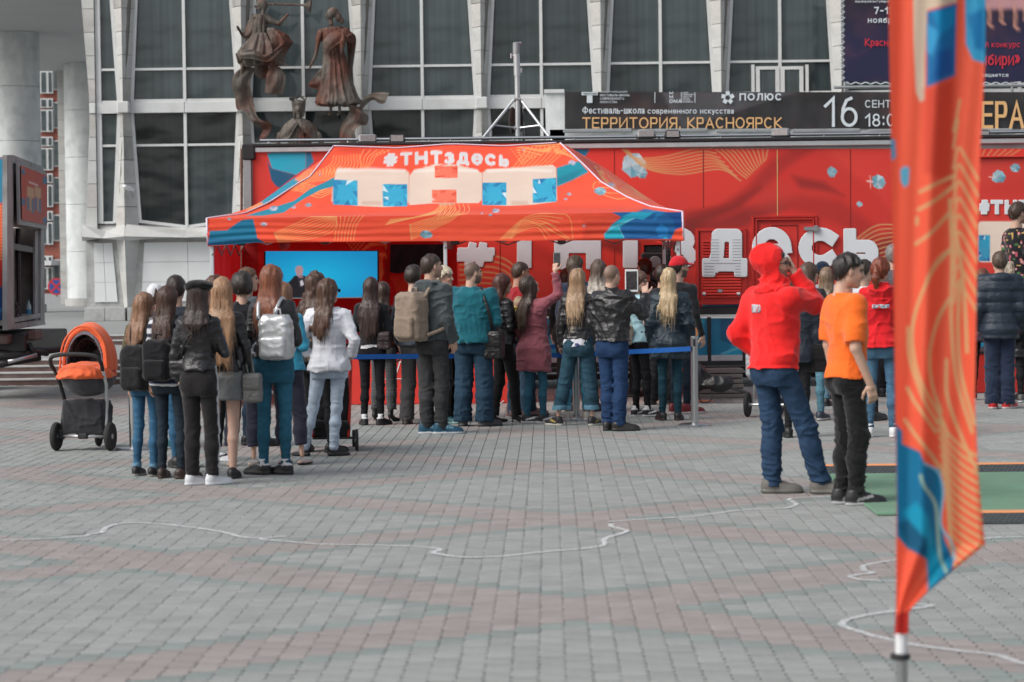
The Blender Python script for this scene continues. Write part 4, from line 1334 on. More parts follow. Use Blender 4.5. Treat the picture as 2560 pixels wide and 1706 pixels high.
chalk([(x * K, y * K) for x, y in [(1400, 1200), (1470, 1195), (1600, 1187), (1700, 1174), (1800, 1169), (1830, 1160), (1812, 1148), (1880, 1143), (1960, 1141)]], 'chalk line leading to the shoes of the man in orange', .026)
chalk([(x * K, y * K) for x, y in [(2062, 1288), (1990, 1300), (1985, 1312), (2005, 1318), (1955, 1325), (1980, 1334), (2060, 1337), (2120, 1336)]], 'small curled chalk line left of the feather flag', .026)
chalk([(x * K, y * K) for x, y in [(2110, 1390), (2140, 1394), (2100, 1400), (2050, 1407), (1960, 1422), (1935, 1437), (1980, 1455), (2060, 1475), (2130, 1488), (2200, 1497), (2290, 1508), (2380, 1535)]], 'looping chalk line behind the base of the feather flag', .03)
chalk([(x * K, y * K) for x, y in [(2255, 1240), (2300, 1236), (2380, 1236)]], 'short chalk line at the right edge below the mat ramp', .026)
lt = MB()
for _ in range(170):
 y = random.uniform(10.2, 30); x = random.uniform(-.22 * y, .19 * y)
 r_ = random.uniform(.004, .012); a0 = random.uniform(0, 3)
 lt.add([(x + r_ * math.cos(a0 + k * 1.57) * random.uniform(.5, 1.3), y + r_ * math.sin(a0 + k * 1.57), .0025 + .002 * (k % 2)) for k in range(4)], [(0, 1, 2, 3)])
M['litter'] = mat('litter', (.42, .40, .36), rough=.9, var=.5, scale=(3, 3, 3))
tag(lt.build('litter', M['litter']), 'scattered crumbs and bits of litter on the pavers', 'litter', kind='stuff')
# --- stairs and upper level
ZR = .083
def stair_flight(Y0, n, z0, label):
 st = empty('stairs', (0, Y0, z0))
 tag(st, label, kind='structure')
 for k in range(n):
  for s in range(-2, 3):
   x0, x1 = s * 6.0 - 3.0 + .004, s * 6.0 + 3.0 - .004
   o = MB().box((x0, k * .35, -.3), (x1, k * .35 + (.36 if k < n - 1 else .36), k * ZR + ZR - .022)).build('step', M['granite_red'], st)
   MB().box((x0, k * .35 - .012, k * ZR + ZR - .0215), (x1, k * .35 + .352, k * ZR + ZR), .004).build('tread', M['granite_light'], o)
 return st
stair_flight(35.40, 4, 0, 'lower flight of reddish granite steps behind the trailers')
MB().box((-40, 36.80, -.3), (40, 42.9, .330)).build('landing', M['plaza'])['kind'] = 'structure'
stair_flight(42.9, 2, .330, 'upper flight of two reddish granite steps')
MB().box((-45, 43.6, -.3), (45, 140, .498)).build('plaza', M['plaza'])['kind'] = 'structure'
# --- the theatre with its hourglass piers
YB = 54.6
SB = YB / F                                     # metres per photograph pixel on the facade
theatre = empty('theatre_building', (0, YB, .5), 0, 'grey stone theatre with hourglass piers and tall dark windows', 'building')
tx, ty, tz = theatre.location
def FX(px, py=270): return V(px, py, YB).x
def FZ(py, px=1000): return V(px, py, YB).z
z_top = FZ(-330); z_b1 = FZ(165.5); z_sp0 = FZ(275.5); z_sp1 = FZ(248.5); z_b2 = FZ(356); z_bot = V(460, 557, YB).z; z_botm = V(460, 571, YB).z
z_waist = (z_sp0 + z_sp1) / 2
SP = 2.684
PX0 = FX(314)
piers = [PX0 + SP * i for i in range(9)]
def phw(z):
 return .105 + .0560 * abs(z - z_waist) * (1 if z > z_waist else 1.02)
def pier_stone(side, za, zb, kind):
 g = .006; rid = .30
 def pt(z, t):
  w = phw(z)
  return (side * (w * (1 - t)), -rid * t - .02)
 m = MB()
 for th in (0.0,):
  q = []
  for (z, t) in ((za + g, 0), (za + g, 1), (zb - g, 1), (zb - g, 0)):
   x, y = pt(z, t)
   q.append((x - side * (.004 if t == 1 else 0) + (side * .004 if t == 1 else 0) + side * (g if t == 1 else 0), y, z))
  m.prism(q, (-side * .02, .06, 0))
 return m.mesh('stone')
rows = list(np.arange(z_waist + .13, z_top, .525)); rowl = list(np.arange(z_waist - .13, z_bot - .35, -.525))
stone_meshes = []
for side in (-1, 1):
 off_ = .26 if side > 0 else 0
 for seq in (rows, rowl):
  for a_, b_ in zip(seq[:-1], seq[1:]):
   stone_meshes.append((pier_stone(side, min(a_, b_), max(a_, b_), 0)))
for pi_, x in enumerate(piers):
 pr_ = MB()
 for (za, zb) in ((z_bot - .4, z_waist), (z_waist, z_top)):
  a, b_ = phw(za) - .03, phw(zb) - .03
  pr_.add([(x - a, 0, za), (x, -.27, za), (x + a, 0, za), (x - b_, 0, zb), (x, -.27, zb), (x + b_, 0, zb), (x - a, .4, za), (x + a, .4, za), (x - b_, .4, zb), (x + b_, .4, zb)],
    [(0, 1, 4, 3), (1, 2, 5, 4), (2, 7, 9, 5), (6, 0, 3, 8), (3, 4, 5, 9, 8), (2, 1, 0, 6, 7)])
 p_ = pr_.build('pier', M['joint'], theatre, loc=(0, 0, -tz))
 for k, me in enumerate(stone_meshes):
  if len(me.materials) == 0: me.materials.append(M[('stone', 'stone_warm', 'stone', 'stone_dark', 'stone')[(k * 7) % 5]])
  o = bpy.data.objects.new('stone', me); COL.objects.link(o); o.parent = p_; o.location = (x, random.uniform(-.004, .004), 0)
 MB().box((x - .13, -.36, z_waist - .13), (x + .13, .05, z_waist + .13), .02).build('collar', M['frame_white'], p_)
def bay_window(cx, halfw_fn, z0, z1, bars, zmid=None, half='both', cx_out=None):
 w = empty('window', (cx, 0, -tz), parent=theatre)
 fr = MB(); b = .052; fw = .075
 e = [z0] + list(bars) + [z1]
 for s in (-1, 1):
  for (a, c) in zip(e[:-1], e[1:]):
   za = a + (.0 if a == z0 else b / 2); zc = c - (.0 if c == z1 else b / 2)
   if a == z0: za = a + .06
   wa, wc = halfw_fn(za) - fw - .015, halfw_fn(zc) - fw - .015
   zm = za if not (zmid and a == z0) else za - (z0 - zmid)
   q = [(s * wa, .06, za), (s * .035, .06, zm), (s * .035, .06, zc), (s * wc, .06, zc)]
   if s < 0: q = q[::-1]
   MB().prism(q, (0, .02, 0)).build('pane', M[random.choice(('glass_dark', 'glass_dark', 'glass_mid') if z0 == z_bot else ('glass', 'glass', 'glass_mid'))], w)
  wa, wc = halfw_fn(z0), halfw_fn(z1)
  q = [(s * wa, 0, z0), (s * (wa - fw), 0, z0), (s * (wc - fw), 0, z1), (s * wc, 0, z1)]
  fr.prism(q, (0, .11, 0))
  for zz in bars:
   wz = halfw_fn(zz)
   fr.box((s * .034, .001, zz - b / 2), (s * (wz - fw + .003), .10, zz + b / 2))
  zl = zmid or z0
  fr.prism([(s * (halfw_fn(z0) - fw), .002, z0), (s * .034, .002, zl), (s * .034, .002, zl + .07), (s * (halfw_fn(z0) - fw), .002, z0 + .07)], (0, .1, 0))
 fr.box((-.034, -.012, (zmid or z0)), (.034, .10, z1))
 fr.build('window_frame', M['frame_white'], w)
 return w
def halfw(z): return SP / 2 - phw(z) + .005
for i in range(len(piers) - 1):
 cx = (piers[i] + piers[i + 1]) / 2
 bay_window(cx, halfw, z_sp1, z_top, [z_b1])
 bay_window(cx, halfw, z_bot, z_sp0, [z_b2], zmid=z_botm)
 MB().box((cx - SP / 2 + .13, -.05, z_sp0 + .001), (cx - .005, .12, z_sp1 - .001), .006).build('spandrel', M['frame_white'], theatre, loc=(0, 0, -tz))
 MB().box((cx + .005, -.05, z_sp0 + .001), (cx + SP / 2 - .13, .12, z_sp1 - .001), .006).build('spandrel', M['frame_white'], theatre, loc=(0, 0, -tz))
# narrow window between the corner pier and the first pier
xc = FX(247)
for (z0, z1, bars) in ((z_sp1, z_top, [z_b1]), (z_bot, z_sp0, [z_b2])):
 w = empty('window', (0, 0, -tz), parent=theatre)
 e = [z0] + bars + [z1]
 for a, c in zip(e[:-1], e[1:]):
  q = [(xc + .06, .06, a + .03), (piers[0] - phw(a) - .08, .06, a + .03), (piers[0] - phw(c) - .08, .06, c - .03), (xc + .06, .06, c - .03)]
  MB().prism(q, (0, .02, 0)).build('pane', M['glass'], w)
 fr = MB()
 fr.box((xc - .055, -.02, z0), (xc + .06, .12, z1))
 fr.prism([(piers[0] - phw(z0) - .08, 0, z0), (piers[0] - phw(z0), 0, z0), (piers[0] - phw(z1), 0, z1), (piers[0] - phw(z1) - .08, 0, z1)], (0, .11, 0))
 for zz in bars + [z0 + .02]:
  fr.box((xc + .06, .001, zz - .026), (piers[0] - phw(zz) - .079, .1, zz + .026))
 fr.build('window_frame', M['frame_white'], w)
MB().box((xc - .05, -.04, z_sp0), (piers[0] - .13, .12, z_sp1)).build('spandrel', M['frame_white'], theatre, loc=(0, 0, -tz))
# corner pier
cp = MB()
for (za, zb, a, b_) in ((z_bot - .4, z_waist, 210, 228), (z_waist, z_top, 228, 190)):
 a, b_ = FX(a), FX(b_)
 cp.add([(a, -.05, za), (xc - .06, -.05, za), (xc - .06, .5, za), (a, 1.2, za), (b_, -.05, zb), (xc - .06, -.05, zb), (xc - .06, .5, zb), (b_, 1.2, zb)],
  [(0, 1, 5, 4), (1, 2, 6, 5), (2, 3, 7, 6), (3, 0, 4, 7), (4, 5, 6, 7), (3, 2, 1, 0)])
cpo = cp.build('corner_pier', M['joint'], theatre, loc=(0, 0, -tz))
for seq in (rows, rowl):
 for k, (a_, b_) in enumerate(zip(seq[:-1], seq[1:])):
  z0, z1 = min(a_, b_) + .006, max(a_, b_) - .006
  def lx(z):
   t = (z - z_waist) / ((z_top - z_waist) if z > z_waist else (z_bot - .4 - z_waist))
   return FX(228) * (1 - t) + FX(190 if z > z_waist else 210) * t
  MB().prism([(lx(z0) - .01, -.05, z0), (xc - .065, -.05, z0), (xc - .065, -.05, z1), (lx(z1) - .01, -.05, z1)], (0, -.04, 0)).build('stone', M[('stone_warm', 'stone', 'stone')[k % 3]], cpo)
MB().box((FX(226), -.12, z_waist - .12), (xc - .06, .05, z_waist + .12), .01).build('collar', M['frame_white'], cpo)
# wall behind the windows, roof edge, and the base
MB().box((FX(212), .5, .5), (piers[-1] + .5, .9, z_top + 1.2)).build('wall', M['stone_dark'], theatre, loc=(0, 0, -tz))
MB().box((FX(185), -.5, z_top), (piers[-1] + .5, .5, z_top + 1.2)).build('cornice', M['stone'], theatre, loc=(0, 0, -tz))
zb0 = V(460, 592, YB).z
xl, xr = FX(208), piers[-1] + .3
ed = [xl] + piers
for i in range(len(piers)):
 x0 = FX(208) if i == 0 else piers[i - 1] + .004
 x1 = piers[i] - .004
 xm = (x0 + x1) / 2
 # faceted ledge below each window: deepest at the middle, folding back to the piers
 MB().add([(x0, -.30, z_bot - .02), (xm, -.06, z_botm - .05), (x1, -.30, z_bot - .02), (x0, -.42, z_bot - .30), (xm, -.42, z_bot - .34), (x1, -.42, z_bot - .30),
   (x0, .1, z_bot - .02), (x1, .1, z_bot - .02), (x0, .1, zb0), (x1, .1, zb0), (x0, -.36, zb0 - .08), (xm, -.10, zb0), (x1, -.36, zb0 - .08)],
   [(0, 3, 4, 1), (1, 4, 5, 2), (3, 10, 11, 4), (4, 11, 12, 5), (0, 1, 2, 7, 6), (6, 8, 10, 3, 0), (2, 5, 12, 9, 7), (10, 8, 9, 12, 11)]).build('ledge', M['stone'], theatre, loc=(0, 0, -tz))
 zp = .5 + .30
 for (u0, u1) in ((x0 + .06, xm - .03), (xm + .03, x1 - .06)):
  pass
 # white cladding panels framed by grey granite
 MB().box((x0 + .01, -.02, .5), (x1 - .01, .1, zb0)).build('granite_surround', M['granite_light'], theatre, loc=(0, 0, -tz))
 q = [(x0 + (.29 if i else .20), -.03, zp + .12), (x1 - .24, -.03, zp + .12), (x1 - .34, -.03, zb0 - .14), (x0 + (.38 if i else .20), -.03, zb0 - .14)]
 hh = (zb0 - .12 - zp - .12)
 for r in range(3):
  t0, t1 = r / 3, (r + 1) / 3
  qa = [(q[0][0] * (1 - t0) + q[3][0] * t0, -.03, q[0][2] + hh * t0 + .004), (q[1][0] * (1 - t0) + q[2][0] * t0, -.03, q[0][2] + hh * t0 + .004),
   (q[1][0] * (1 - t1) + q[2][0] * t1, -.03, q[0][2] + hh * t1 - .004), (q[0][0] * (1 - t1) + q[3][0] * t1, -.03, q[0][2] + hh * t1 - .004)]
  xm_ = [(a[0] + b_[0]) / 2 for a, b_ in ((qa[0], qa[1]), (qa[3], qa[2]))]
  MB().prism([qa[0], (xm_[0] - .004, -.03, qa[0][2]), (xm_[1] - .004, -.03, qa[3][2]), qa[3]], (0, -.03, 0)).build('panel', M['white_panel'], theatre, loc=(0, 0, -tz))
  MB().prism([(xm_[0] + .004, -.03, qa[0][2]), qa[1], qa[2], (xm_[1] + .004, -.03, qa[3][2])], (0, -.03, 0)).build('panel', M['white_panel'], theatre, loc=(0, 0, -tz))
 for s in (-1, 1):
  xr0 = piers[i] + s * .003
  MB().add([(xr0 + s * .10, -.02, zp), (xr0, -.16, zp), (xr0, -.40, zb0 + .02), (xr0 + s * .26, -.02, zb0 - .05), (xr0, .05, zp), (xr0, .05, zb0)], [(0, 1, 2, 3), (0, 3, 5, 4), (1, 4, 5, 2), (0, 4, 1), (2, 5, 3)]).build('rib', M['stone'], theatre, loc=(0, 0, -tz))
 MB().box((x0 + .02, -.36, .5), (xm - .003, .0, zp), .01).build('plinth', M['granite_light'], theatre, loc=(0, 0, -tz))
 MB().box((xm + .003, -.36, .5), (x1 - .02, .0, zp), .01).build('plinth', M['granite_light'], theatre, loc=(0, 0, -tz))
# soffit and round columns of the portico on the left
zs_ = 8.1
MB().box((V(-190, 300, 66).x, 1.2, zs_), (FX(214), 24, zs_ + .9)).build('soffit', M['soffit'], theatre, loc=(0, 0, -tz))
MB().box((V(148, 400, 78.4).x, 23.8, .5), (V(214, 400, 78.4).x, 24.4, zs_), .01).build('side_wall', M['stone'], theatre, loc=(0, 0, -tz))
for r in range(14):
 zz = .5 + r * .545
 MB().box((V(147, 400, 78.4).x, 23.74, zz + .006), (V(170, 400, 78.4).x, 23.79, zz + .539)).build('stone', M[('stone', 'stone_warm')[r % 2]], theatre, loc=(0, 0, -tz))
for (pxc, Yc) in ((43, 65.8), (215, 76.0)):
 x = V(pxc, 400, Yc).x
 c_ = empty('column', (x, Yc - ty, -tz), parent=theatre)
 autosmooth(MB().lathe([(.72, .5), (.72, .72), (.655, .73)], (0, 0, 0), 32).build('column_base', M['stone_dark'], c_))
 for k in range(5):
  h0 = .73 + k * 1.475
  autosmooth(MB().lathe([(.64, h0 + .004), (.65, h0 + .012), (.65, h0 + 1.463), (.64, h0 + 1.471)], (0, 0, 0), 40).build('drum', M['marble'], c_))
# security camera on the first pier
sc_p = V(322, 472, YB - .45)
scam = empty('security_camera', sc_p, 0, 'small white security camera on the first stone pier', 'camera')
autosmooth(MB().box((-.05, -.16, -.035), (.05, .13, .04), .012).build('housing', M['white_paint'], scam)); scam.rotation_euler = (R(-20), 0, R(-40))
MB().tube([(0, .05, -.02), (.0, .14, -.1), (-.05, .22, -.12)], .016, 8).build('bracket', M['grey_metal'], scam)
# brick block of flats far behind on the left
YF = 112.0
flat = empty('apartment_building', (V(125, 655, YF).x, YF, .5), 0, 'distant red brick block with white framed balcony glazing on the left', 'building')
fx, fy, fz = flat.location
def BX(px, py):
 q = V(px, py, YF); return (q.x - fx, q.z - fz)
xa, _ = BX(60, 400); xb, _ = BX(175, 400); zt_ = BX(100, 120)[1]
MB().box((xa, .2, 0), (xb, 6, zt_)).build('wall', M['brick_far'], flat)
for k, y0 in enumerate((150, 246, 342, 434, 528, 640)):
 for (x0, x1) in ((100, 117), (118, 131)):
  a = BX(x0, y0 + 84); b = BX(x1, y0 + 28)
  w = MB().box((a[0], .05, a[1]), (b[0], .15, b[1])).build('window', M['frame_white'], flat)
  MB().box((a[0] + .06, .02, a[1] + .06), (b[0] - .06, .049, b[1] - .06)).build('pane', M['glass'], w)
  b2 = BX(x1, y0); a2 = BX(x0, y0 + 24)
  w = MB().box((a2[0], .05, a2[1]), (b2[0], .15, b2[1])).build('window', M['frame_white'], flat)
  MB().box((a2[0] + .06, .02, a2[1] + .06), (b2[0] - .06, .049, b2[1] - .06)).build('pane', M['glass'], w)
 a = BX(135, y0 + 72); b = BX(146, y0 + 12)
 w = MB().box((a[0] - .05, .12, a[1] - .06), (b[0] + .05, .198, b[1] + .06)).build('window', M['stone'], flat)
 MB().box((a[0], .08, a[1]), (b[0], .119, b[1])).build('pane', M['glass'], w)
a = BX(100, 780); b = BX(160, 750)
MB().box((a[0], -.6, 0), (b[0], .0, b[1]), .02).build('parapet', M['stone'], flat)
a = BX(108, 664); b = BX(148, 652)
MB().box((a[0], -1.8, a[1]), (b[0], .04, b[1])).build('canopy', M['white_panel'], flat)
# road sign in front of it
rs = empty('road_sign', V(143, 790, 100), 0, 'round blue no stopping sign with red cross behind the truck', 'road sign')
_r = .36
M['sign_blue'] = mat('sign_blue', (.03, .07, .28), rough=.4, var=.05); M['sign_red'] = mat('sign_red', (.5, .03, .03), rough=.4, var=.05)
hz = V(143, 717, 100).z - rs.location.z
MB().tube([(0, 0, 0), (0, 0, hz + .3)], .04, 8).build('post', M['grey_metal'], rs)
MB().lathe([(.01, -.02), (_r, -.02), (_r, 0)], (0, -.05, hz), 24, 'Y').build('disc', M['sign_red'], rs)
MB().lathe([(.01, -.002), (_r * .8, -.002), (_r * .8, 0)], (0, -.072, hz), 24, 'Y').build('disc_face', M['sign_blue'], rs)
for a in (45, -45):
 MB().obox((0, -.078 - (a > 0) * .003, hz), (_r * .78 * math.cos(R(a)), 0, _r * .78 * math.sin(R(a))), (0, .002, 0), (-.04 * math.sin(R(a)), 0, .04 * math.cos(R(a)))).build('cross_bar', M['sign_red'], rs)
MB().box((-.28, -.06, hz - .95), (.28, -.04, hz - .5)).build('plate', M['white_paint'], rs)
# --- printed colours
RED = srgb('#da3a2f'); REDD = srgb('#a82620'); REDM = srgb('#c02c24'); MAROON = srgb('#7c201c')
ORA = srgb('#ff5c3c'); ORAD = srgb('#e2432c'); TEAL = srgb('#0f7fa6'); TEALD = srgb('#0a5f85'); CYAN = srgb('#1fb0cf'); BLUE = srgb('#0c4f96')
GOLD = srgb('#d3a56c'); GOLDT = srgb('#f0b06e'); CREAM = srgb('#ecd9c8'); ICE = srgb('#b9d8e0'); ICED = srgb('#5fa0b4'); LILAC = srgb('#d9cfe4')
M['print'] = mat('print', attr='Col', rough=0.5, var=0.03, scale=(.7, .7, .7), dirt=((.3, .1, .08), .12, 1.5))
M['fabric'] = mat('fabric', attr='Col', rough=0.75, var=0.04, scale=(4, 4, 4), bump=0.25, bscale=(5, 5, 16), bdist=0.03, sheen=.1)
M['flag_fabric'] = mat('flag_fabric', attr='Col', rough=0.7, var=0.03)
for _k, _w in (('fabric', .28), ('flag_fabric', .42)):            # thin polyester lets daylight through
 _nt = M[_k].node_tree
 _tr = _nt.nodes.new('ShaderNodeBsdfTranslucent'); _at = _nt.nodes.new('ShaderNodeAttribute'); _at.attribute_name = 'Col'
 _mx = _nt.nodes.new('ShaderNodeMixShader'); _mx.inputs[0].default_value = _w
 _nt.links.new(_at.outputs['Color'], _tr.inputs[0]); _nt.links.new(_nt.nodes['Principled BSDF'].outputs[0], _mx.inputs[1]); _nt.links.new(_tr.outputs[0], _mx.inputs[2])
 _nt.links.new(_mx.outputs[0], _nt.nodes['Material Output'].inputs[0])
M['red_paint'] = mat('red_paint', RED, rough=.45, var=.06)
M['redd_paint'] = mat('dark_red_paint', REDM, rough=.45, var=.08)
M['gold_print'] = mat('gold_print', GOLD, rough=.5, var=.05)
M['teal_print'] = mat('teal_print', TEAL, rough=.45, var=.12, scale=(2, 2, 2))
M['seam'] = mat('seam', srgb('#8a1f1a'), rough=.6, var=0)
M['black_cloth'] = mat('black_cloth', (.02, .02, .023), rough=.85, var=.2, bump=.5, bscale=(6, 6, 2), bdist=.05)
M['belt_blue'] = mat('belt_blue', srgb('#0f5cae'), rough=.6, var=.05)
def crystal(P, cx, cy, r, seed=0, c0=ICE, c1=ICED, sy=1.0):
 rr = random.Random(seed)
 n = 7
 ang = sorted(rr.uniform(0, 2 * PI) if k > n else 2 * PI * (k + rr.uniform(-.25, .25)) / n for k in range(n))
 ring = [(cx + r * rr.uniform(.8, 1.05) * math.cos(a), cy + r * sy * rr.uniform(.8, 1.05) * math.sin(a)) for a in ang]
 ctr = (cx + rr.uniform(-.2, .2) * r, cy + rr.uniform(-.2, .2) * r)
 for i in range(n):
  t = rr.random()
  c = np.array(c0) * t + np.array(c1) * (1 - t)
  P.poly([ctr, ring[i], ring[(i + 1) % n]], c, soft=.6)
  if r > 12:
   m = ((ctr[0] + ring[i][0]) / 2, (ctr[1] + ring[i][1]) / 2)
   P.poly([ring[i], ring[(i + 1) % n], m], c * rr.uniform(.6, 1.25), soft=.6)
 return P
def gem(P, x0, y0, x1, y1, light, dark, seed=0, skew=0):
 rr = random.Random(seed)
 q = [(x0, y0), (x1, y0 + skew), (x1, y1 + skew), (x0, y1)]
 mid = np.array(light) * .5 + np.array(dark) * .5
 P.poly(q, mid)
 ix0, iy0, ix1, iy1 = x0 + (x1 - x0) * .28, y0 + (y1 - y0) * .28, x1 - (x1 - x0) * .28, y1 - (y1 - y0) * .28
 per = []
 for k in range(14):
  t = k / 14 * 4; e = int(t); u = t - e
  a, b = q[e], q[(e + 1) % 4]
  per.append((a[0] * (1 - u) + b[0] * u, a[1] * (1 - u) + b[1] * u))
 inn = [((p[0] - (x0 + x1) / 2) * .62 + (x0 + x1) / 2 + rr.uniform(-3, 3), (p[1] - (y0 + y1) / 2) * .62 + (y0 + y1) / 2 + rr.uniform(-3, 3)) for p in per]
 for k in range(14):
  j = (k + 1) % 14
  for tri in ((per[k], per[j], inn[k]), (inn[k], inn[j], per[j])):
   t = rr.random() ** .8
   c = np.array(light) * t + np.array(dark) * (1 - t)
   if rr.random() < .07: c = np.array(srgb('#d5eef6')) if light[2] > light[0] else np.array(srgb('#ffc2b0'))
   P.poly(list(tri), c, soft=.5)
 P.poly(inn, np.array(light) * .75 + np.array(dark) * .25, soft=1.5, alpha=.8)
# --- long red trailer behind the tent
YT = 32.6
trl = empty('trailer', (V(1500, 655, YT).x, YT, 0), 0, 'long red stage trailer printed with huge white lettering and gold waves', 'trailer')
T0 = np.array(trl.location)
def tr_child(o):
 o.matrix_parent_inverse = Matrix.Translation(-Vector(T0)); o.parent = trl
 return o
def kid(o, par):
 o.parent = par
 o.matrix_parent_inverse = Matrix.Translation(-par.location) if par.parent is None else par.matrix_parent_inverse.copy() if False else Matrix.Translation(-par.location)
 return o
gx = np.arange(632, 2700, 2.6); gy = np.arange(372, 769, 2.6)
GXX, GYY = np.meshgrid(gx, gy)
pp = np.stack([GXX.ravel(), GYY.ravel()], 1)
Pn = Paint(pp, RED, 1.4)
# draped cloth print
fold = lambda pts, c, a=1.0, s=8: Pn.poly(pts, c, soft=s, alpha=a)
fold([(1700, 545), (1780, 520), (1850, 480), (1905, 415), (1935, 372), (2060, 372), (2110, 420), (2180, 470), (2240, 540), (2240, 640), (1700, 640)], srgb('#cf3129'), 1, 10)
fold([(1712, 528), (1800, 515), (1870, 470), (1930, 400), (1985, 372), (2040, 372), (1960, 425), (1900, 480), (1810, 525), (1712, 552)], REDD, .85, 9)
fold([(1712, 545), (1830, 510), (1900, 470), (1850, 520), (1760, 560), (1700, 600)], MAROON, .8, 9)
fold([(1700, 560), (1800, 545), (1860, 520), (1960, 520), (1880, 560), (1790, 620), (1700, 680)], MAROON, .75, 12)
fold([(1980, 440), (2060, 455), (2110, 490), (2060, 478), (2000, 470)], MAROON, .7, 8)
fold([(1880, 520), (2000, 490), (2100, 500), (2180, 560), (2200, 620), (2090, 560), (1990, 530)], REDD, .7, 12)
fold([(1640, 690), (1740, 690), (1800, 700), (1880, 668), (1900, 735), (1640, 745)], RED, 1, 4)
fold([(1470, 605), (1560, 640), (1640, 650), (1640, 600)], MAROON, .85, 8)
fold([(1330, 605), (1400, 640), (1470, 660), (1440, 690), (1330, 640)], REDD, .5, 10)
fold([(2050, 640), (2130, 600), (2230, 580), (2230, 700), (2050, 700)], REDD, .7, 12)
fold([(2120, 650), (2230, 590), (2230, 625), (2140, 690)], MAROON, .8, 8)
fold([(650, 600), (760, 470), (860, 420), (760, 560), (700, 640)], REDD, .5, 14)
for x, y, r, sd in ((1583, 412, 33, 3), (1604, 432, 16, 5), (2080, 430, 14, 1), (2197, 455, 20, 2), (2149, 511, 8, 4), (1375, 395, 12, 6)):
 crystal(Pn, x, y, r, sd)
Pn.line([(2168, 453), (2182, 455)], 3, srgb('#f6d9d6')); Pn.line([(2175, 440), (2177, 470)], 1.5, srgb('#f0c0bc'))
# blue glass blocks of the print
Pn.poly([(668, 385), (700, 372), (765, 372), (765, 421), (740, 438), (680, 422)], CYAN)
Pn.poly([(668, 402), (680, 422), (740, 438), (700, 470), (690, 466), (678, 450)], TEALD)
Pn.poly([(765, 372), (775, 372), (785, 405), (765, 425)], TEAL)
Pn.poly([(1430, 372), (1476, 372), (1458, 400), (1440, 392)], TEAL)
Pn.poly([(1756, 752), (1880, 748), (1900, 768), (1756, 768)], CYAN); Pn.poly([(1773, 760), (1845, 747), (1860, 768), (1756, 768)], TEALD)
# gold waves (thin lines of the print)
for pl in wave_family([(1555, 374), (1590, 395), (1660, 392), (1740, 372), (1780, 372)], [(1570, 376), (1612, 420), (1700, 436), (1800, 424), (1852, 452)], 8):
 Pn.line(pl, 2.4, GOLD)
for pl in wave_family([(1790, 374), (1810, 390), (1845, 430), (1866, 446)], [(1920, 374), (1918, 380), (1915, 395), (1912, 402)], 11):
 Pn.line(pl, 2.2, GOLD)
for pl in wave_family([(1150, 650), (1230, 640), (1280, 660), (1300, 700)], [(1150, 740), (1200, 735), (1250, 745), (1290, 800)], 8):
 Pn.line(pl, 3.2, GOLD)
for pl in wave_family([(2085, 660), (2140, 600), (2190, 565), (2240, 562)], [(2085, 690), (2150, 680), (2200, 670), (2240, 650)], 10):
 Pn.line(pl, 2.4, GOLD)
for pl in wave_family([(2410, 374), (2420, 390), (2430, 400)], [(2550, 374), (2510, 400), (2480, 420)], 9):
 Pn.line(pl, 2.4, GOLD)
nx_, ny_ = len(gx), len(gy)
idx = np.arange(nx_ * ny_).reshape(ny_, nx_)
q = np.stack([idx[:-1, :-1], idx[1:, :-1], idx[1:, 1:], idx[:-1, 1:]], -1).reshape(-1, 4)
kid(link('printed_side', np_mesh('printed_side', on_plane(pp, YT, 0), q, False, Pn.C), M['print']), trl)
xl_, xr_ = V(632, 655, YT).x, V(2700, 655, YT).x
zt_, zb_ = V(1500, 372, YT).z, V(1500, 768, YT).z
kid(MB().box((xl_, YT + .01, zb_ + .02), (xr_, YT + 2.3, zt_ + .02)).build('trailer_box', M['grey_metal']), trl)
kid(MB().box((xl_ - .06, YT - .05, zt_ + .00), (xr_, YT + .06, zt_ + .075), .01).build('top_rail', M['aluminium']), trl)
kid(MB().box((xl_ - .06, YT - .07, zt_ + .076), (xr_, YT + 2.35, zt_ + .12), .01).build('roof_edge', M['black_metal']), trl)
kid(MB().box((xl_ - .1, YT - .06, zb_), (xl_ - .001, YT + .1, zt_ + .0)).build('corner_post', M['grey_metal']), trl)
kid(MB().box((xl_ - .12, YT - .08, zt_ - .10), (xl_ + .06, YT + .1, zt_ + .121), .02).build('corner_cap', M['black_metal']), trl)
# vertical joints between the printed sheets
for x in (1758, 1943, 2126, 2330, 1386, 1536, 1250):
 y1 = {1943: 540, 1758: 520}.get(x, 745)
 kid(plate('sheet_joint', [(x - 1.2, 374), (x + 1.2, 374), (x + 1.6, y1), (x - .6, y1)], YT, M['seam'] if x not in (1943,) else M['gold_print'], None, off=.003), trl)
def frame_px(name, x0, y0, x1, y1, w, d, m, par, off=0.0):
 a, b = V(x0, y1, YT), V(x1, y0, YT)
 mb = MB(); y_ = YT - d; ww = w * YT / F
 mb.box((a.x, y_, b.z - ww), (b.x, YT + .002, b.z)); mb.box((a.x, y_, a.z), (b.x, YT + .002, a.z + ww))
 mb.box((a.x, y_ + .001, a.z + ww), (a.x + ww, YT + .002, b.z - ww)); mb.box((b.x - ww, y_ + .001, a.z + ww), (b.x, YT + .002, b.z - ww))
 return kid(mb.build(name, m), par)
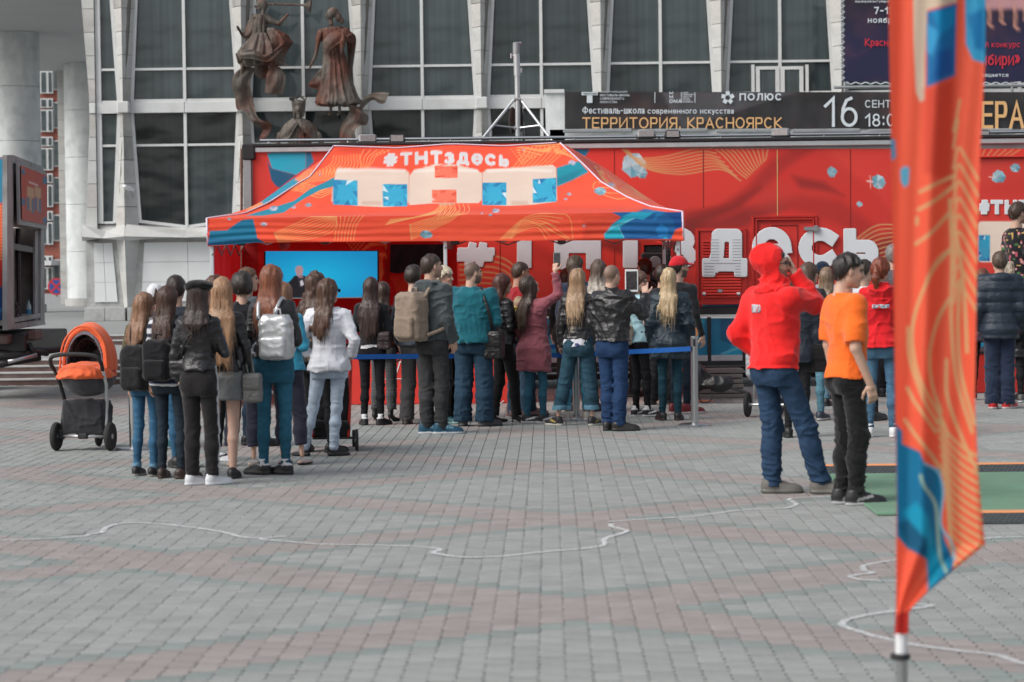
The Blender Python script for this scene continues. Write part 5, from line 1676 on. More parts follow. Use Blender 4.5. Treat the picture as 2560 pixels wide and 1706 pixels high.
# locker with roller shutter and a service door
shut = kid(MB().box(tuple(V(1752, 756, YT - .03)), tuple(V(1858, 575, YT + .0))).build('shutter_panel', M['redd_paint']), trl)
for k in range(20):
 y0 = 601 + k * 7.3
 a, b = V(1756, y0 + 6.4, YT), V(1852, y0, YT)
 o = MB().box((a.x, YT - .052, a.z), (b.x, YT - .031, b.z), .006).build('slat', M['red_paint'] if k > 11 else M['redd_paint'])
 kid(o, trl)
frame_px('shutter_frame', 1740, 570, 1864, 762, 7, .045, M['redd_paint'], trl)
kid(MB().box(tuple(V(1794, 732, YT - .07)), tuple(V(1806, 724, YT - .05)), .004).build('latch', M['steel']), trl)
kid(MB().tube([V(1758, 736, YT - .075), V(1850, 736, YT - .075)], .012, 8).build('shutter_bar', M['red_paint']), trl)
for x in (1760, 1846):
 kid(MB().tube([V(x - 4, 735, YT - .08), V(x + 4, 735, YT - .08)], .02, 8).build('bar_end', M['white_paint']), trl)
frame_px('door_frame', 1881, 538, 2042, 762, 5, .03, M['redd_paint'], trl)
frame_px('door', 1890, 546, 2034, 762, 3, .045, M['redd_paint'], trl)
frame_px('door_panel', 1929, 562, 1994, 690, 2, .012, M['seam'], trl)
hg = kid(MB().box(tuple(V(2010, 577, YT - .08)), tuple(V(2048, 567, YT - .03)), .008).build('hinge', M['steel']), trl)
kid(MB().box(tuple(V(2034, 580, YT - .09)), tuple(V(2044, 564, YT - .025)), .006).build('hinge_pin', M['steel']), trl)
rv = MB()
for k in range(26):
 for (x, y) in ((1884 + k * 6.2, 541), (1884, 541 + k * 8.5), (2039, 541 + k * 8.5)):
  p = V(x, y, YT - .032); rv.box((p.x - .006, p.y, p.z - .006), (p.x + .006, p.y + .01, p.z + .006))
 for x in (1747, 1861):
  p = V(x, 574 + k * 7, YT - .047); rv.box((p.x - .006, p.y, p.z - .006), (p.x + .006, p.y + .01, p.z + .006))
o = kid(rv.build('rivets', M['seam']), trl); o['kind'] = 'stuff'
# doorway with a loudspeaker inside, under the tent
M['painted_dark'] = mat('painted_dark_interior', (.012, .01, .011), rough=.9, var=0)  # near-black slab paints in the darkness of the open doorway
kid(MB().box(tuple(V(1612, 800, YT - .012)), tuple(V(1676, 613, YT + .0))).build('doorway', M['painted_dark']), trl)
frame_px('doorway_frame', 1606, 607, 1682, 800, 5, .03, M['redd_paint'], trl)
sp = empty('loudspeaker', V(1642, 700, YT - .3), 0, 'black loudspeaker in the dark trailer doorway under the tent', 'speaker')
kid(MB().box((sp.location.x - .20, YT - .30, V(1640, 700, YT).z), (sp.location.x + .16, YT - .05, V(1640, 632, YT).z), .02).build('cabinet', M['black_plastic']), sp)
for (z, r) in ((685, .035), (655, .07)):
 p = V(1638, z, YT - .305)
 kid(MB().lathe([(.004, -.012), (r, -.008), (r * 1.1, 0)], tuple(p), 20, 'Y').build('driver', M['grey_metal']), sp)
# huge lettering
def solid_glyph(name, ch, box, t, Y, m, off, h=1.5):
 pl = glyph(ch, box, t)
 x0, y0, x1, y1 = box
 P = grid((x0 - 3, -2.6, y0 - 3), (x1 + 3, 2.6, y1 + 3), h)
 Q = P[:, 0, :][..., [0, 2]]
 rc = min(5.0, t * .2)
 t0 = t
 d = np.full(Q.shape[:2], 99.0, np.float32)
 for p in pl:
  t = t0 * (.66 if ch == 'е' and len(p) == 2 else 1)
  p = np.array(p, np.float32)
  closed = np.hypot(*(p[0] - p[-1])) < 1
  for i in range(len(p) - 1):
   a, b = p[i], p[i + 1]; L = np.hypot(*(b - a)); u = (b - a) / L; w = np.array([-u[1], u[0]])
   c = (a + b) / 2; hl = L / 2
   q0 = np.abs((Q - c) @ u); q1 = np.abs((Q - c) @ w)
   e0 = t / 2 if (i == 0 and not closed) else 0; e1 = t / 2 if (i == len(p) - 2 and not closed) else 0
   if len(p) <= 4 and not closed: e0 = e1 = t / 2
   s_ = (Q - c) @ u
   ex = np.where(s_ < 0, s_ * -1 - hl - e0, s_ - hl - e1)
   g = np.stack([ex + rc, q1 - t / 2 + rc], -1)
   db = np.hypot(*np.moveaxis(np.maximum(g, 0), -1, 0)) + np.minimum(g.max(-1), 0) - rc
   if L < t and len(p) > 4:
    db = np.minimum(np.maximum(ex, q1 - t / 2), 99)
   d = np.minimum(d, db)
  if len(p) > 4:
   for k in range(1, len(p) - 1):
    d = np.minimum(d, np.hypot(*np.moveaxis(Q - p[k], -1, 0)) - t / 2)
 D = np.maximum(np.repeat(d[:, None, :], P.shape[1], 1), np.abs(P[..., 1]) - 1.0).astype(np.float32)
 v, q = nets(D, P)
 W = on_plane(v[:, [0, 2]], Y, off)
 W[:, 1] += v[:, 1] * .003
 return link(name, np_mesh(name, W, q, False), m)
def big(ch, box, t, name='letter'):
 return kid(solid_glyph(name, ch, box, t, YT, M['white_print'], {'Д': .062, 'е': .040, 'С': .040}.get(ch, .008)), trl)
big('#', (1139, 606, 1238, 668), 22); big('Т', (1262, 556, 1360, 672), 38); big('Н', (1385, 556, 1503, 675), 38); big('Т', (1528, 556, 1624, 672), 38)
big('З', (1648, 568, 1742, 674), 30); big('Д', (1754, 572, 1868, 693), 34); big('е', (1879, 568, 1979, 672), 31); big('С', (1995, 569, 2092, 672), 34)
big('Ь', (2108, 571, 2197, 668), 33)
M['joint_grey'] = mat('joint_grey', (.33, .36, .39), rough=.6, var=0)
jl = []
for k in range(13):
 y = 600.2 + k * 7.3
 jl += [[(1776, y), (1796, y)], [(1831, y), (1851, y)]] if y < 654 else [[(1760, y), (1850, y)]] if y < 662 else [[(1760, y), (1784, y)], [(1838, y), (1850, y)]]
kid(strokes_mesh('slat_joint', jl, 1.5, YT, M['joint_grey'], None, off=.067), trl)['kind'] = 'stuff'
# lower frame with blue glass-look panels
o = kid(MB().box((V(1140, 700, YT).x, YT - .02, V(1800, 786, YT).z), (xr_, YT + .2, V(1800, 767, YT).z), .01).build('side_beam', M['black_metal']), trl)
kid(MB().box((V(1140, 700, YT).x, YT - .035, V(1800, 792, YT).z), (xr_, YT - .0, V(1800, 788, YT).z)).build('trim_strip', M['white_paint']), trl)
gx2 = np.arange(1140, 2700, 4.0); gy2 = np.arange(796, 892, 3.0)
G2 = np.stack([a.ravel() for a in np.meshgrid(gx2, gy2)], 1)
P2 = Paint(G2, TEAL, 1.5)
for x0 in range(1140, 2700, 165):
 P2.poly([(x0, 797), (x0 + 60, 797), (x0 + 78, 840), (x0 + 30, 862), (x0, 850)], TEALD)
 P2.poly([(x0 + 60, 797), (x0 + 130, 797), (x0 + 110, 850), (x0 + 78, 840)], CYAN)
 P2.poly([(x0 + 10, 892), (x0 + 30, 862), (x0 + 78, 840), (x0 + 110, 850), (x0 + 90, 892)], srgb('#1a9cc0'))
 P2.line([(x0 + 5, 885), (x0 + 80, 858), (x0 + 110, 850)], 3, srgb('#7fd0e2'))
nx2, ny2 = len(gx2), len(gy2); id2 = np.arange(nx2 * ny2).reshape(ny2, nx2)
q2 = np.stack([id2[:-1, :-1], id2[1:, :-1], id2[1:, 1:], id2[:-1, 1:]], -1).reshape(-1, 4)
kid(link('blue_panel', np_mesh('blue_panel', on_plane(G2, YT, 0), q2, False, P2.C), M['print']), trl)
for x in list(range(1160, 2700, 87)):
 a, b = V(x, 906, YT), V(x + (14 if (x // 87) % 2 else 8), 793, YT)
 kid(MB().box((a.x, YT - .03, a.z), (b.x, YT - .002, b.z)).build('upright', M['black_metal']), trl)
kid(MB().box((V(1140, 700, YT).x, YT - .028, V(1800, 902, YT).z), (xr_, YT + .02, V(1800, 888, YT).z)).build('sill_strip', M['aluminium']), trl)
kid(MB().box((V(1140, 700, YT).x, YT - .04, V(1800, 914, YT).z), (xr_, YT + .2, V(1800, 903, YT).z)).build('lower_beam', M['black_metal']), trl)
for x in (1300, 1660, 2300, 2620):
 a = V(x, 900, YT)
 kid(MB().box((a.x - .12, YT + .4, .0), (a.x + .12, YT + 1.6, .55), .02).build('landing_leg', M['black_metal']), trl)
# roof rail and its posts
zr = V(1500, 343, YT + .2).z
zl_ = V(650, 352, YT + .2).z
kid(MB().tube([(V(650, 352, YT + .2).x, YT + .2, zl_), (V(1500, 343, YT + .2).x, YT + .2, zr), (xr_, YT + .2, zr)], .022, 10).build('roof_rail', M['steel']), trl)
for x in (672, 870, 1073, 1127, 1284, 1436, 1600, 1648, 1802, 2060, 2200, 2480):
 p = V(x, 360, YT + .2)
 kid(MB().tube([(p.x, p.y, zt_ + .1), (p.x, p.y, zr)], .017, 8).build('rail_post', M['steel']), trl)
# ladder on the left end
lad = empty('ladder', V(605, 655, YT + .5), 0, 'rusty access ladder at the left end of the red trailer', 'ladder')
for dy in (0, .42):
 kid(MB().tube([V(604, 700, YT + .3 + dy), V(604, 372, YT + .3 + dy)], .018, 8).build('rail', M['rust']), lad)
for k in range(7):
 y = 400 + k * 42
 kid(MB().tube([V(604, y, YT + .3), V(604, y, YT + .72)], .013, 6).build('rung', M['rust']), lad)
kid(MB().tube([V(604, 417, YT + .3), V(634, 417, YT + .3)], .016, 6).build('bracket', M['rust']), lad)
# floodlights on the roof rail
def floodlight(x, y, kind, label):
 p = V(x, y, YT + .1)
 e = empty('floodlight', p, 0, label, 'lamp', 'floodlights along the trailer roof')
 m = M['grey_metal'] if kind == 0 else M['black_metal']
 w = .12 if kind == 0 else .10
 e.rotation_euler = (R(-8), 0, R({918: 12, 1952: -14}.get(x, 3)))
 autosmooth(MB().box((-w, -.06, -.055), (w, .06, .065), .02).build('housing', m, e))
 MB().box((-w * .82, -.066, -.038), (w * .82, -.0605, .045)).build('glass_front', M['lampglass'], e)
 MB().tube([(-w * 1.02, 0, 0), (-w * 1.02, 0, -.10), (w * 1.02, 0, -.10), (w * 1.02, 0, 0)], .009, 6).build('bracket', M['black_metal'], e)
 MB().tube([(0, .02, -.10), (.02, .02, -.15), (.09, .05, -.17), (.2, .1, -.175)], .006, 6).build('cable', M['white_paint'] if kind == 0 else M['black_plastic'], e)
M['lampglass'] = mat('lamp_glass', (.32, .29, .28), rough=.15, metal=.3, var=.25, scale=(30, 30, 30))
for x, y, k, lb in ((918, 349, 0, 'pale oval floodlight left of centre on the trailer roof'), (993, 349, 1, 'dark square floodlight just right of the pale left one'),
     (1615, 337, 0, 'pale oval floodlight under the start of the black banner'), (1681, 338, 1, 'dark square floodlight under the black banner lettering'),
     (1952, 334, 0, 'pale floodlight under the white date of the black banner'), (2455, 338, 1, 'dark floodlight right of the feather flag')):
 floodlight(x, y, k, lb)
# lighting stand on the roof
std = empty('light_stand', V(1293, 366, YT + .9), 0, 'tall silver telescopic light stand on the trailer roof', 'light stand')
YS = YT + .9
def sp_(x, y, dy=0): return V(x, y, YS + dy)
autosmooth(kid(MB().tube([sp_(1295, 366), sp_(1293, 190)], .036, 14).build('pole', M['aluminium']), std))
autosmooth(kid(MB().tube([sp_(1293, 190), sp_(1291, 135)], .045, 14).build('pole_upper', M['aluminium']), std))
autosmooth(kid(MB().tube([sp_(1291, 135), sp_(1291, 107)], .050, 14).build('socket', M['grey_metal']), std))
for (x, y, s) in ((1278, 140, 1), (1303, 176, -1)):
 kid(MB().tube([sp_(1291, y), sp_(x, y)], .014, 8).tube([sp_(x, y - 6), sp_(x, y + 6)], .014, 8).build('clamp_knob', M['steel']), std)
kid(MB().tube([sp_(1287, 108), sp_(1303, 108)], .016, 8).build('spigot', M['steel']), std)
for (x, dy) in ((1194, -.3), (1392, -.3), (1310, .9)):
 kid(MB().tube([sp_(1285 if x < 1290 else 1302, 250), sp_(x, 368 if x > 1200 else 362, dy)], .021, 8).build('leg', M['aluminium']), std)
 mx_ = 1236 if x < 1290 else (1350 if x > 1330 else 1300)
 kid(MB().tube([sp_(1293, 321), sp_(mx_, 314, dy * .5)], .014, 8).build('brace', M['aluminium']), std)
kid(MB().tube([sp_(1286, 249), sp_(1302, 249)], .04, 10).build('leg_collar', M['grey_metal']), std)
kid(MB().tube([sp_(1284, 321), sp_(1304, 321)], .035, 10).build('brace_collar', M['grey_metal']), std)
sdf_bag = empty('sandbag', sp_(1290, 330, .1), 0, 'black weight bag hanging on the light stand', 'bag')
for s in (-1, 1):
 kid(sdf_obj('bag_half', lambda P, s=s: ellipsoid(P, (sp_(1290 + s * 9, 290).x, YS + .06, sp_(1290, 300).z), (.055, .06, .19)),
    (sp_(1290 + s * 9, 290).x - .12, YS - .05, sp_(1290, 300).z - .25), (sp_(1290 + s * 9, 290).x + .12, YS + .17, sp_(1290, 300).z + .25), .018, (.03, .02, .018), 'cloth'), sdf_bag)
# --- marble balcony with the black banner, and the poster
YA = 51.8
bal = empty('balcony', (V(1900, 655, YA).x, YA, .5), 0, 'marble clad balcony parapet of the theatre carrying a black banner', 'balcony')
def AX(x, y, dy=0): return V(x, y, YA + dy)
for k in range(9):
 x0 = 1375 + k * 160
 a, b = AX(x0, 470), AX(x0 + 158, 322 if k else 240)
 kid(MB().box((a.x, YA, a.z), (b.x, YA + .25, AX(1500, 322).z), .01).build('marble_slab', M['marble']), bal)
kid(MB().prism([AX(1366, 372), AX(1412, 372), AX(1412, 231), AX(1362, 231)], (0, .5, 0)).build('marble_end', M['marble']), bal)
kid(MB().box(tuple(AX(1360, 233, -.06)), tuple(AX(1410, 228, .5))).build('coping', M['frame_white']), bal)
kid(MB().box((AX(1412, 300).x, YA + .3, AX(1500, 372).z), (AX(2700, 300).x, YA + 2.6, AX(1500, 330).z)).build('balcony_floor', M['stone']), bal)
for k in range(7):
 a, b = AX(1408 + k * 190, 334), AX(1580 + k * 190, 322)
 kid(MB().box((a.x, YA - .16, a.z), (b.x, YA - .06, b.z), .02).build('trough_light', M['grey_metal']), bal)
YN = YA - .05
ban = empty('banner', AX(1900, 280), 0, 'long black theatre festival banner with white and gold lettering', 'banner')
BN = np.array([(x, y) for y in np.arange(230.5, 325, 4) for x in np.arange(1412, 2700, 8)])
bq = on_plane(BN, YN, 0)
bq[:, 1] += .018 * noise(bq.astype(np.float32), (1.2, .1, 3.0)) + .012 * noise(bq.astype(np.float32), (5, .1, 2.0))
bq[:, 1] -= 0.0
ncx = len(np.arange(1412, 2700, 8)); ncy = len(np.arange(230.5, 325, 4))
idb = np.arange(ncx * ncy).reshape(ncy, ncx)
Pb = Paint(BN, srgb('#2b2a2c'), 2)
Pb.poly([(1655, 231), (1700, 325), (1990, 231)], srgb('#4a4a4e')); Pb.poly([(1700, 325), (1560, 325), (1700, 300)], srgb('#38383b'))
kid(link('banner_cloth', np_mesh('banner_cloth', bq, np.stack([idb[:-1, :-1], idb[1:, :-1], idb[1:, 1:], idb[:-1, 1:]], -1).reshape(-1, 4), True, Pb.C), M['print']), ban)
M['txt_white'] = mat('text_white', (.62, .68, .72), rough=.6, var=0)
M['txt_gold'] = mat('text_gold', srgb('#dcae78'), rough=.6, var=0)
M['txt_red'] = mat('text_red', srgb('#c8283c'), rough=.6, var=0)
def btext(s, box, m='txt_white', t=.16, gap=.18, Y=YN, par=None, off=.05):
 o = sign_text(s, box, Y, M[m], None, t, gap, off)
 return kid(o, par or ban)
btext('Фестиваль-школа', (1456, 268, 1611, 285), t=.13); btext('современного', (1619, 271, 1741, 285), t=.13); btext('искусства', (1750, 271, 1834, 285), t=.13)
btext('ТЕРРИТОРИЯ.', (1456, 294, 1703, 322), 'txt_gold', .125, .16); btext('КРАСНОЯРСК', (1718, 294, 1955, 322), 'txt_gold', .125, .16)
btext('ПОЛЮС', (1848, 234, 1955, 252), t=.2)
btext('МЕЖДУНАРОДНЫЙ', (1500, 228.5, 1568, 232.5), t=.15); btext('ФЕСТИВАЛЬ-ШКОЛА', (1500, 236, 1574, 241.5), t=.15); btext('СОВРЕМЕННОГО', (1500, 244.5, 1560, 250), t=.15); btext('ИСКУССТВА', (1500, 253, 1543, 258.5), t=.15)
btext('М', (1673, 230, 1683, 237), t=.2); btext('М', (1673, 239, 1683, 247), t=.2); btext('ОМА', (1673, 249, 1704, 258.5), t=.2)
for x in (1637, 1703, 1737): kid(plate('rule', [(x - .8, 231), (x + .8, 231), (x + .8, 258), (x - .8, 258)], YN, M['txt_white'], None, off=.05), ban)
for k, s in enumerate(('МУЗЕЙ', 'СОВРЕМЕННОГО', 'ИСКУССТВА', 'MOSCOW', 'MUSEUM', 'OF MODERN ART')):
 btext(s, (1706, 231 + k * 4.6, 1706 + (14, 29, 24, 17, 20, 26)[k], 234 + k * 4.6), t=.2)
kid(plate('logo_bar', [(1454, 231), (1494, 231), (1494, 239), (1454, 239)], YN, M['txt_white'], None, off=.05), ban)
kid(plate('logo_stem', [(1467, 239.5), (1481, 239.5), (1481, 258), (1467, 258)], YN, M['txt_white'], None, off=.05), ban)
kid(sign_text('TERRITORIЯ', (1457, 233, 1491, 237.5), YN, M['black_metal'], None, .16, .18, .06), ban)
for k in range(5):                                       # flower of five tilted squares
 a = R(90 + 72 * k)
 cx_, cy_ = 1819 + 11 * math.cos(a), 245 - 11 * math.sin(a)
 r_ = 7.2
 kid(plate('logo_petal', [(cx_ + r_ * math.cos(a + R(45 + 90 * j + 12)) * 1.0, cy_ - r_ * math.sin(a + R(45 + 90 * j + 12))) for j in range(4)], YN, M['txt_white'], None, off=.05), ban)
btext('16', (2060, 243, 2146, 318), t=.1, gap=.25); btext('СЕНТЯБРЯ', (2162, 251, 2290, 270), t=.12); btext('18:00', (2162, 285, 2262, 317), t=.12)
btext('ОПЕРА-ПИР', (2370, 254, 2700, 322), 'txt_gold', .12, .2)
# poster
YQ = 51.9
pos = empty('poster', V(2330, 100, YQ), 0, 'large dark purple ballet poster laced above the black banner', 'poster')
GP = np.array([(x, y) for y in np.arange(-60, 207, 6) for x in np.arange(2110, 2700, 6)])
Pp = Paint(GP, srgb('#1d1a38'), 3)
tt = np.clip((GP[:, 1] + 60) / 170, 0, 1)[:, None]
Pp.C = (np.array(srgb('#2a1a1e')) * (1 - tt) + np.array(srgb('#1b1b40')) * tt).astype(np.float32)
for (x, w, l) in ((2470, 34, 60), (2500, 24, 52), (2535, 30, 66), (2560, 20, 50)):
 Pp.poly([(x - w, -20), (x + w, -20), (x + w * 1.3, 16), (x + w * .2, 26), (x - w * 1.2, 14)], srgb('#c08f93'), soft=6, alpha=.8)
 Pp.line([(x, 10), (x + 4, 40), (x + 2, l), (x + 10, l + 8)], 6, srgb('#c98f7c'))
px_, py_ = len(np.arange(2110, 2700, 6)), len(np.arange(-60, 207, 6))
ip = np.arange(px_ * py_).reshape(py_, px_)
kid(link('poster_cloth', np_mesh('poster_cloth', on_plane(GP, YQ, 0), np.stack([ip[:-1, :-1], ip[1:, :-1], ip[1:, 1:], ip[:-1, 1:]], -1).reshape(-1, 4), True, Pp.C), M['print']), pos)
pt = lambda s, b, m='txt_white', t=.15: btext(s, b, m, t, .18, YQ, pos, .03)
pt('под патронатом', (2137, 1, 2190, 7)); pt('Губернатора', (2192, 1, 2240, 7)); pt('7-13', (2185, 18, 2235, 36), t=.18); pt('ноября', (2169, 43, 2242, 58), t=.16)
pt('Красноярский', (2162, 97, 2300, 116), 'txt_red', .13); pt('й конкурс', (2462, 104, 2550, 119), 'txt_red', .12); pt('Сибири»', (2430, 132, 2551, 164), 'txt_red', .12); pt('посвящается', (2425, 183, 2520, 193), t=.14)
lc = MB()
for k in range(15):
 y0 = -20 + k * 15
 lc.tube([V(2100, y0, YQ), V(2112, y0 + 5, YQ), V(2101, y0 + 12, YQ)], .012, 5)
for k in range(24):
 lc.tube([V(2115 + k * 25, 206, YQ), V(2127 + k * 25, 211, YQ), V(2139 + k * 25, 206, YQ)], .012, 5)
kid(lc.build('lacing', M['txt_white']), pos)
kid(MB().tube([V(2085, 219, YQ), V(2700, 212, YQ)], .035, 8).build('lower_bar', M['grey_metal']), pos)
for x in (2112, 2260, 2530): kid(MB().tube([V(x, 206, YQ), V(x, 236, YQ)], .03, 8).build('bar_post', M['grey_metal']), pos)
# white double door in the fifth bay
YD = YB - .012
dr = empty('door', (V(1950, 200, YB).x, YB, FZ(236)), 0, parent=None)
dr.parent = theatre; dr.location = (0, -0.0, -tz)
for (x0, x1) in ((1890, 1948), (1952, 2008)):
 a, b = V(x0, 250, YD), V(x1, 166, YD)
 lf = MB()
 w_ = .055
 lf.box((a.x, -.04, a.z), (a.x + w_ * 1.6, .05, b.z)); lf.box((b.x - w_ * 1.6, -.04, a.z), (b.x, .05, b.z)); lf.box((a.x + w_ * 1.6, -.039, b.z - w_ * 1.3), (b.x - w_ * 1.6, .049, b.z))
 lf.build('door_leaf', M['frame_white'], dr)
 MB().box((a.x + w_ * 1.6, -.01, a.z), (b.x - w_ * 1.6, .01, b.z - w_ * 1.3)).build('pane', M['glass'], dr)
for x in (1879, 2014):
 a, b = V(x, 250, YD), V(x + 7, 162, YD)
 MB().box((a.x, -.045, a.z), (b.x, .05, b.z)).build('door_jamb', M['frame_white'], dr)
# --- stage banner on the right
YG = 32.2
stg = empty('stage_backdrop', V(2500, 900, YG), 0, 'red stage backdrop with white hashtag and cream channel letters at the right edge', 'backdrop')
gx3 = np.arange(2440, 2700, 2.4); gy3 = np.arange(393, 770, 2.4)
G3 = np.stack([a.ravel() for a in np.meshgrid(gx3, gy3)], 1)
P3 = Paint(G3, srgb('#d63a30'), 1.4)
P3.poly([(2440, 480), (2520, 440), (2700, 400), (2700, 480), (2560, 500)], REDM, soft=20, alpha=.5)
crystal(P3, 2497, 443, 19, 11); crystal(P3, 2538, 420, 13, 12)
P3.line([(2473, 443), (2485, 443)], 2, srgb('#f3d5d0'))
def rrect(P, x0, y0, x1, y1, r, c):
 P.poly(arc(x0 + r, y0 + r, r, -r, 90, 180, 5)[::-1][::-1] + arc(x0 + r, y1 - r, r, -r, 180, 270, 5) + arc(x1 - r, y1 - r, r, -r, 270, 360, 5) + arc(x1 - r, y0 + r, r, -r, 0, 90, 5), c)
rrect(P3, 2445, 554, 2600, 656, 9, CREAM)
gem(P3, 2446, 588, 2475, 653, CYAN, BLUE, 1); gem(P3, 2513, 588, 2540, 653, CYAN, BLUE, 2); gem(P3, 2560, 588, 2600, 653, CYAN, BLUE, 3)
n3x, n3y = len(gx3), len(gy3); id3 = np.arange(n3x * n3y).reshape(n3y, n3x)
kid(link('printed_sheet', np_mesh('printed_sheet', on_plane(G3, YG, 0), np.stack([id3[:-1, :-1], id3[1:, :-1], id3[1:, 1:], id3[:-1, 1:]], -1).reshape(-1, 4), False, P3.C), M['print']), stg)
for ch, bx in (('#', (2447, 500, 2474, 537)), ('Т', (2476, 500, 2508, 537)), ('Н', (2511, 500, 2543, 537)), ('Т', (2546, 500, 2578, 537))):
 kid(solid_glyph('letter', ch, bx, 11, YG, M['white_print'], .012, .9), stg)
a, b = V(2440, 396, YG), V(2700, 388, YG)
kid(MB().box((a.x, YG - .05, a.z), (b.x, YG + .3, b.z), .01).build('top_bar', M['redd_paint']), stg)
# stage platform with red fascia
pl_ = empty('stage_platform', G(2520, 985), 0, 'low stage platform with red skirt behind the crowd on the right', 'stage')
q_ = V(2330, 900, 31.2)
kid(MB().box((q_.x, 30.6, 0), (q_.x + 6, 32.1, .50), .01).build('deck', M['redd_paint']), pl_)
kid(MB().box((q_.x - .02, 30.58, .501), (q_.x + 6, 32.1, .53), .004).build('deck_top', M['black_metal']), pl_)
# --- the tent
YF_, YBk = 29.0, 32.0
tent = empty('event_tent', (V(1110, 655, YF_).x, YF_, 0), 0, 'large orange and red pop-up tent printed with channel lettering and blue crystals', 'tent')
Lf = [(517, 547, 0), (610, 535, .29), (671, 508, .48), (743, 461, .71), (776, 442, .82), (834, 366, 1)]
Rf = [(1706, 530, 0), (1625, 517, .26), (1570, 495, .44), (1503, 456, .66), (1459, 412, .80), (1400, 358, 1)]
Lb = [(605, 533, 0), (655, 503, .25), (729, 450, .58), (807, 398, .88), (834, 366, 1)]
Rb = [(1668, 525, 0), (1600, 481, .26), (1514, 421, .60), (1420, 366, .93), (1400, 358, 1)]
def curve_at(c, t):
 a = np.array(c, float)
 return np.stack([np.interp(t, a[:, 2], a[:, 0]), np.interp(t, a[:, 2], a[:, 1])], -1)
def unproj(P2, Y):
 d = np.stack([P2[:, 0] - 1280.0, 853.0 - P2[:, 1], np.full(len(P2), -F)], -1) @ MN.T
 return CAM + d * (Y / d[:, 1])[:, None]
U = np.linspace(0, 1, 620); TT = np.concatenate([np.linspace(0, 1, 104)])
LP, RP = curve_at(Lf, TT), curve_at(Rf, TT)
px2 = LP[:, None, :] * (1 - U[None, :, None]) + RP[:, None, :] * U[None, :, None]
ridge = np.interp(U, [0, .02, .28, .5, .55, .75, .97, 1], [366, 366, 371, 361.5, 361.5, 366, 358.5, 358])
lin = 366 * (1 - U) + 358 * U
px2[:, :, 1] += (ridge - lin)[None, :] * (TT[:, None] ** 2)
px2[:, :, 1] += 5 * np.sin(PI * U)[None, :] * np.sin(PI * TT)[:, None]
roof_px = px2.reshape(-1, 2)
roof_Y = np.repeat(YF_ + 1.5 * TT, len(U))
roof = unproj(roof_px, roof_Y)
un, tn = np.meshgrid(U, TT)
fl_ = np.stack([un.ravel() * 6, tn.ravel() * 2, 0 * un.ravel()], -1).astype(np.float32)
roof[:, 1] -= (.035 * noise(fl_, (1.2, 1.2, 1)) + .012 * noise(fl_ + np.float32(.3), (2.2, 5.5, 1), 3) + .010 * np.sin(un.ravel() * 40 + tn.ravel() * 9) * (1 - tn.ravel())) * np.sin(PI * tn.ravel()) ** .5
VR = np.linspace(0, 1, 44)
vb = np.stack([517 + (1706 - 517) * U, np.interp(U, [0, 1], [547, 530])], -1)
vbot = np.stack([520 + (1709 - 520) * U, np.interp(U, [0, .1, .5, .9, 1], [617, 607, 603, 601, 603])], -1)
val_px = (vb[None] * (1 - VR[:, None, None]) + vbot[None] * VR[:, None, None])
val = unproj(val_px.reshape(-1, 2), np.full(len(U) * len(VR), YF_ - .004))
vv_ = np.repeat(VR, len(U)); uu_ = np.tile(U, len(VR))
vq = np.stack([uu_ * 6, vv_, 0 * uu_], -1).astype(np.float32)
val[:, 1] -= vv_ * (.02 + .030 * noise(vq, (1.4, 2.6, 1), 2) + .012 * np.sin(vv_ * 22 + 3 * noise(vq, (.9, .6, 1), 5)) * np.clip(np.abs(uu_ - .5) * 3, .2, 1))
cols = []
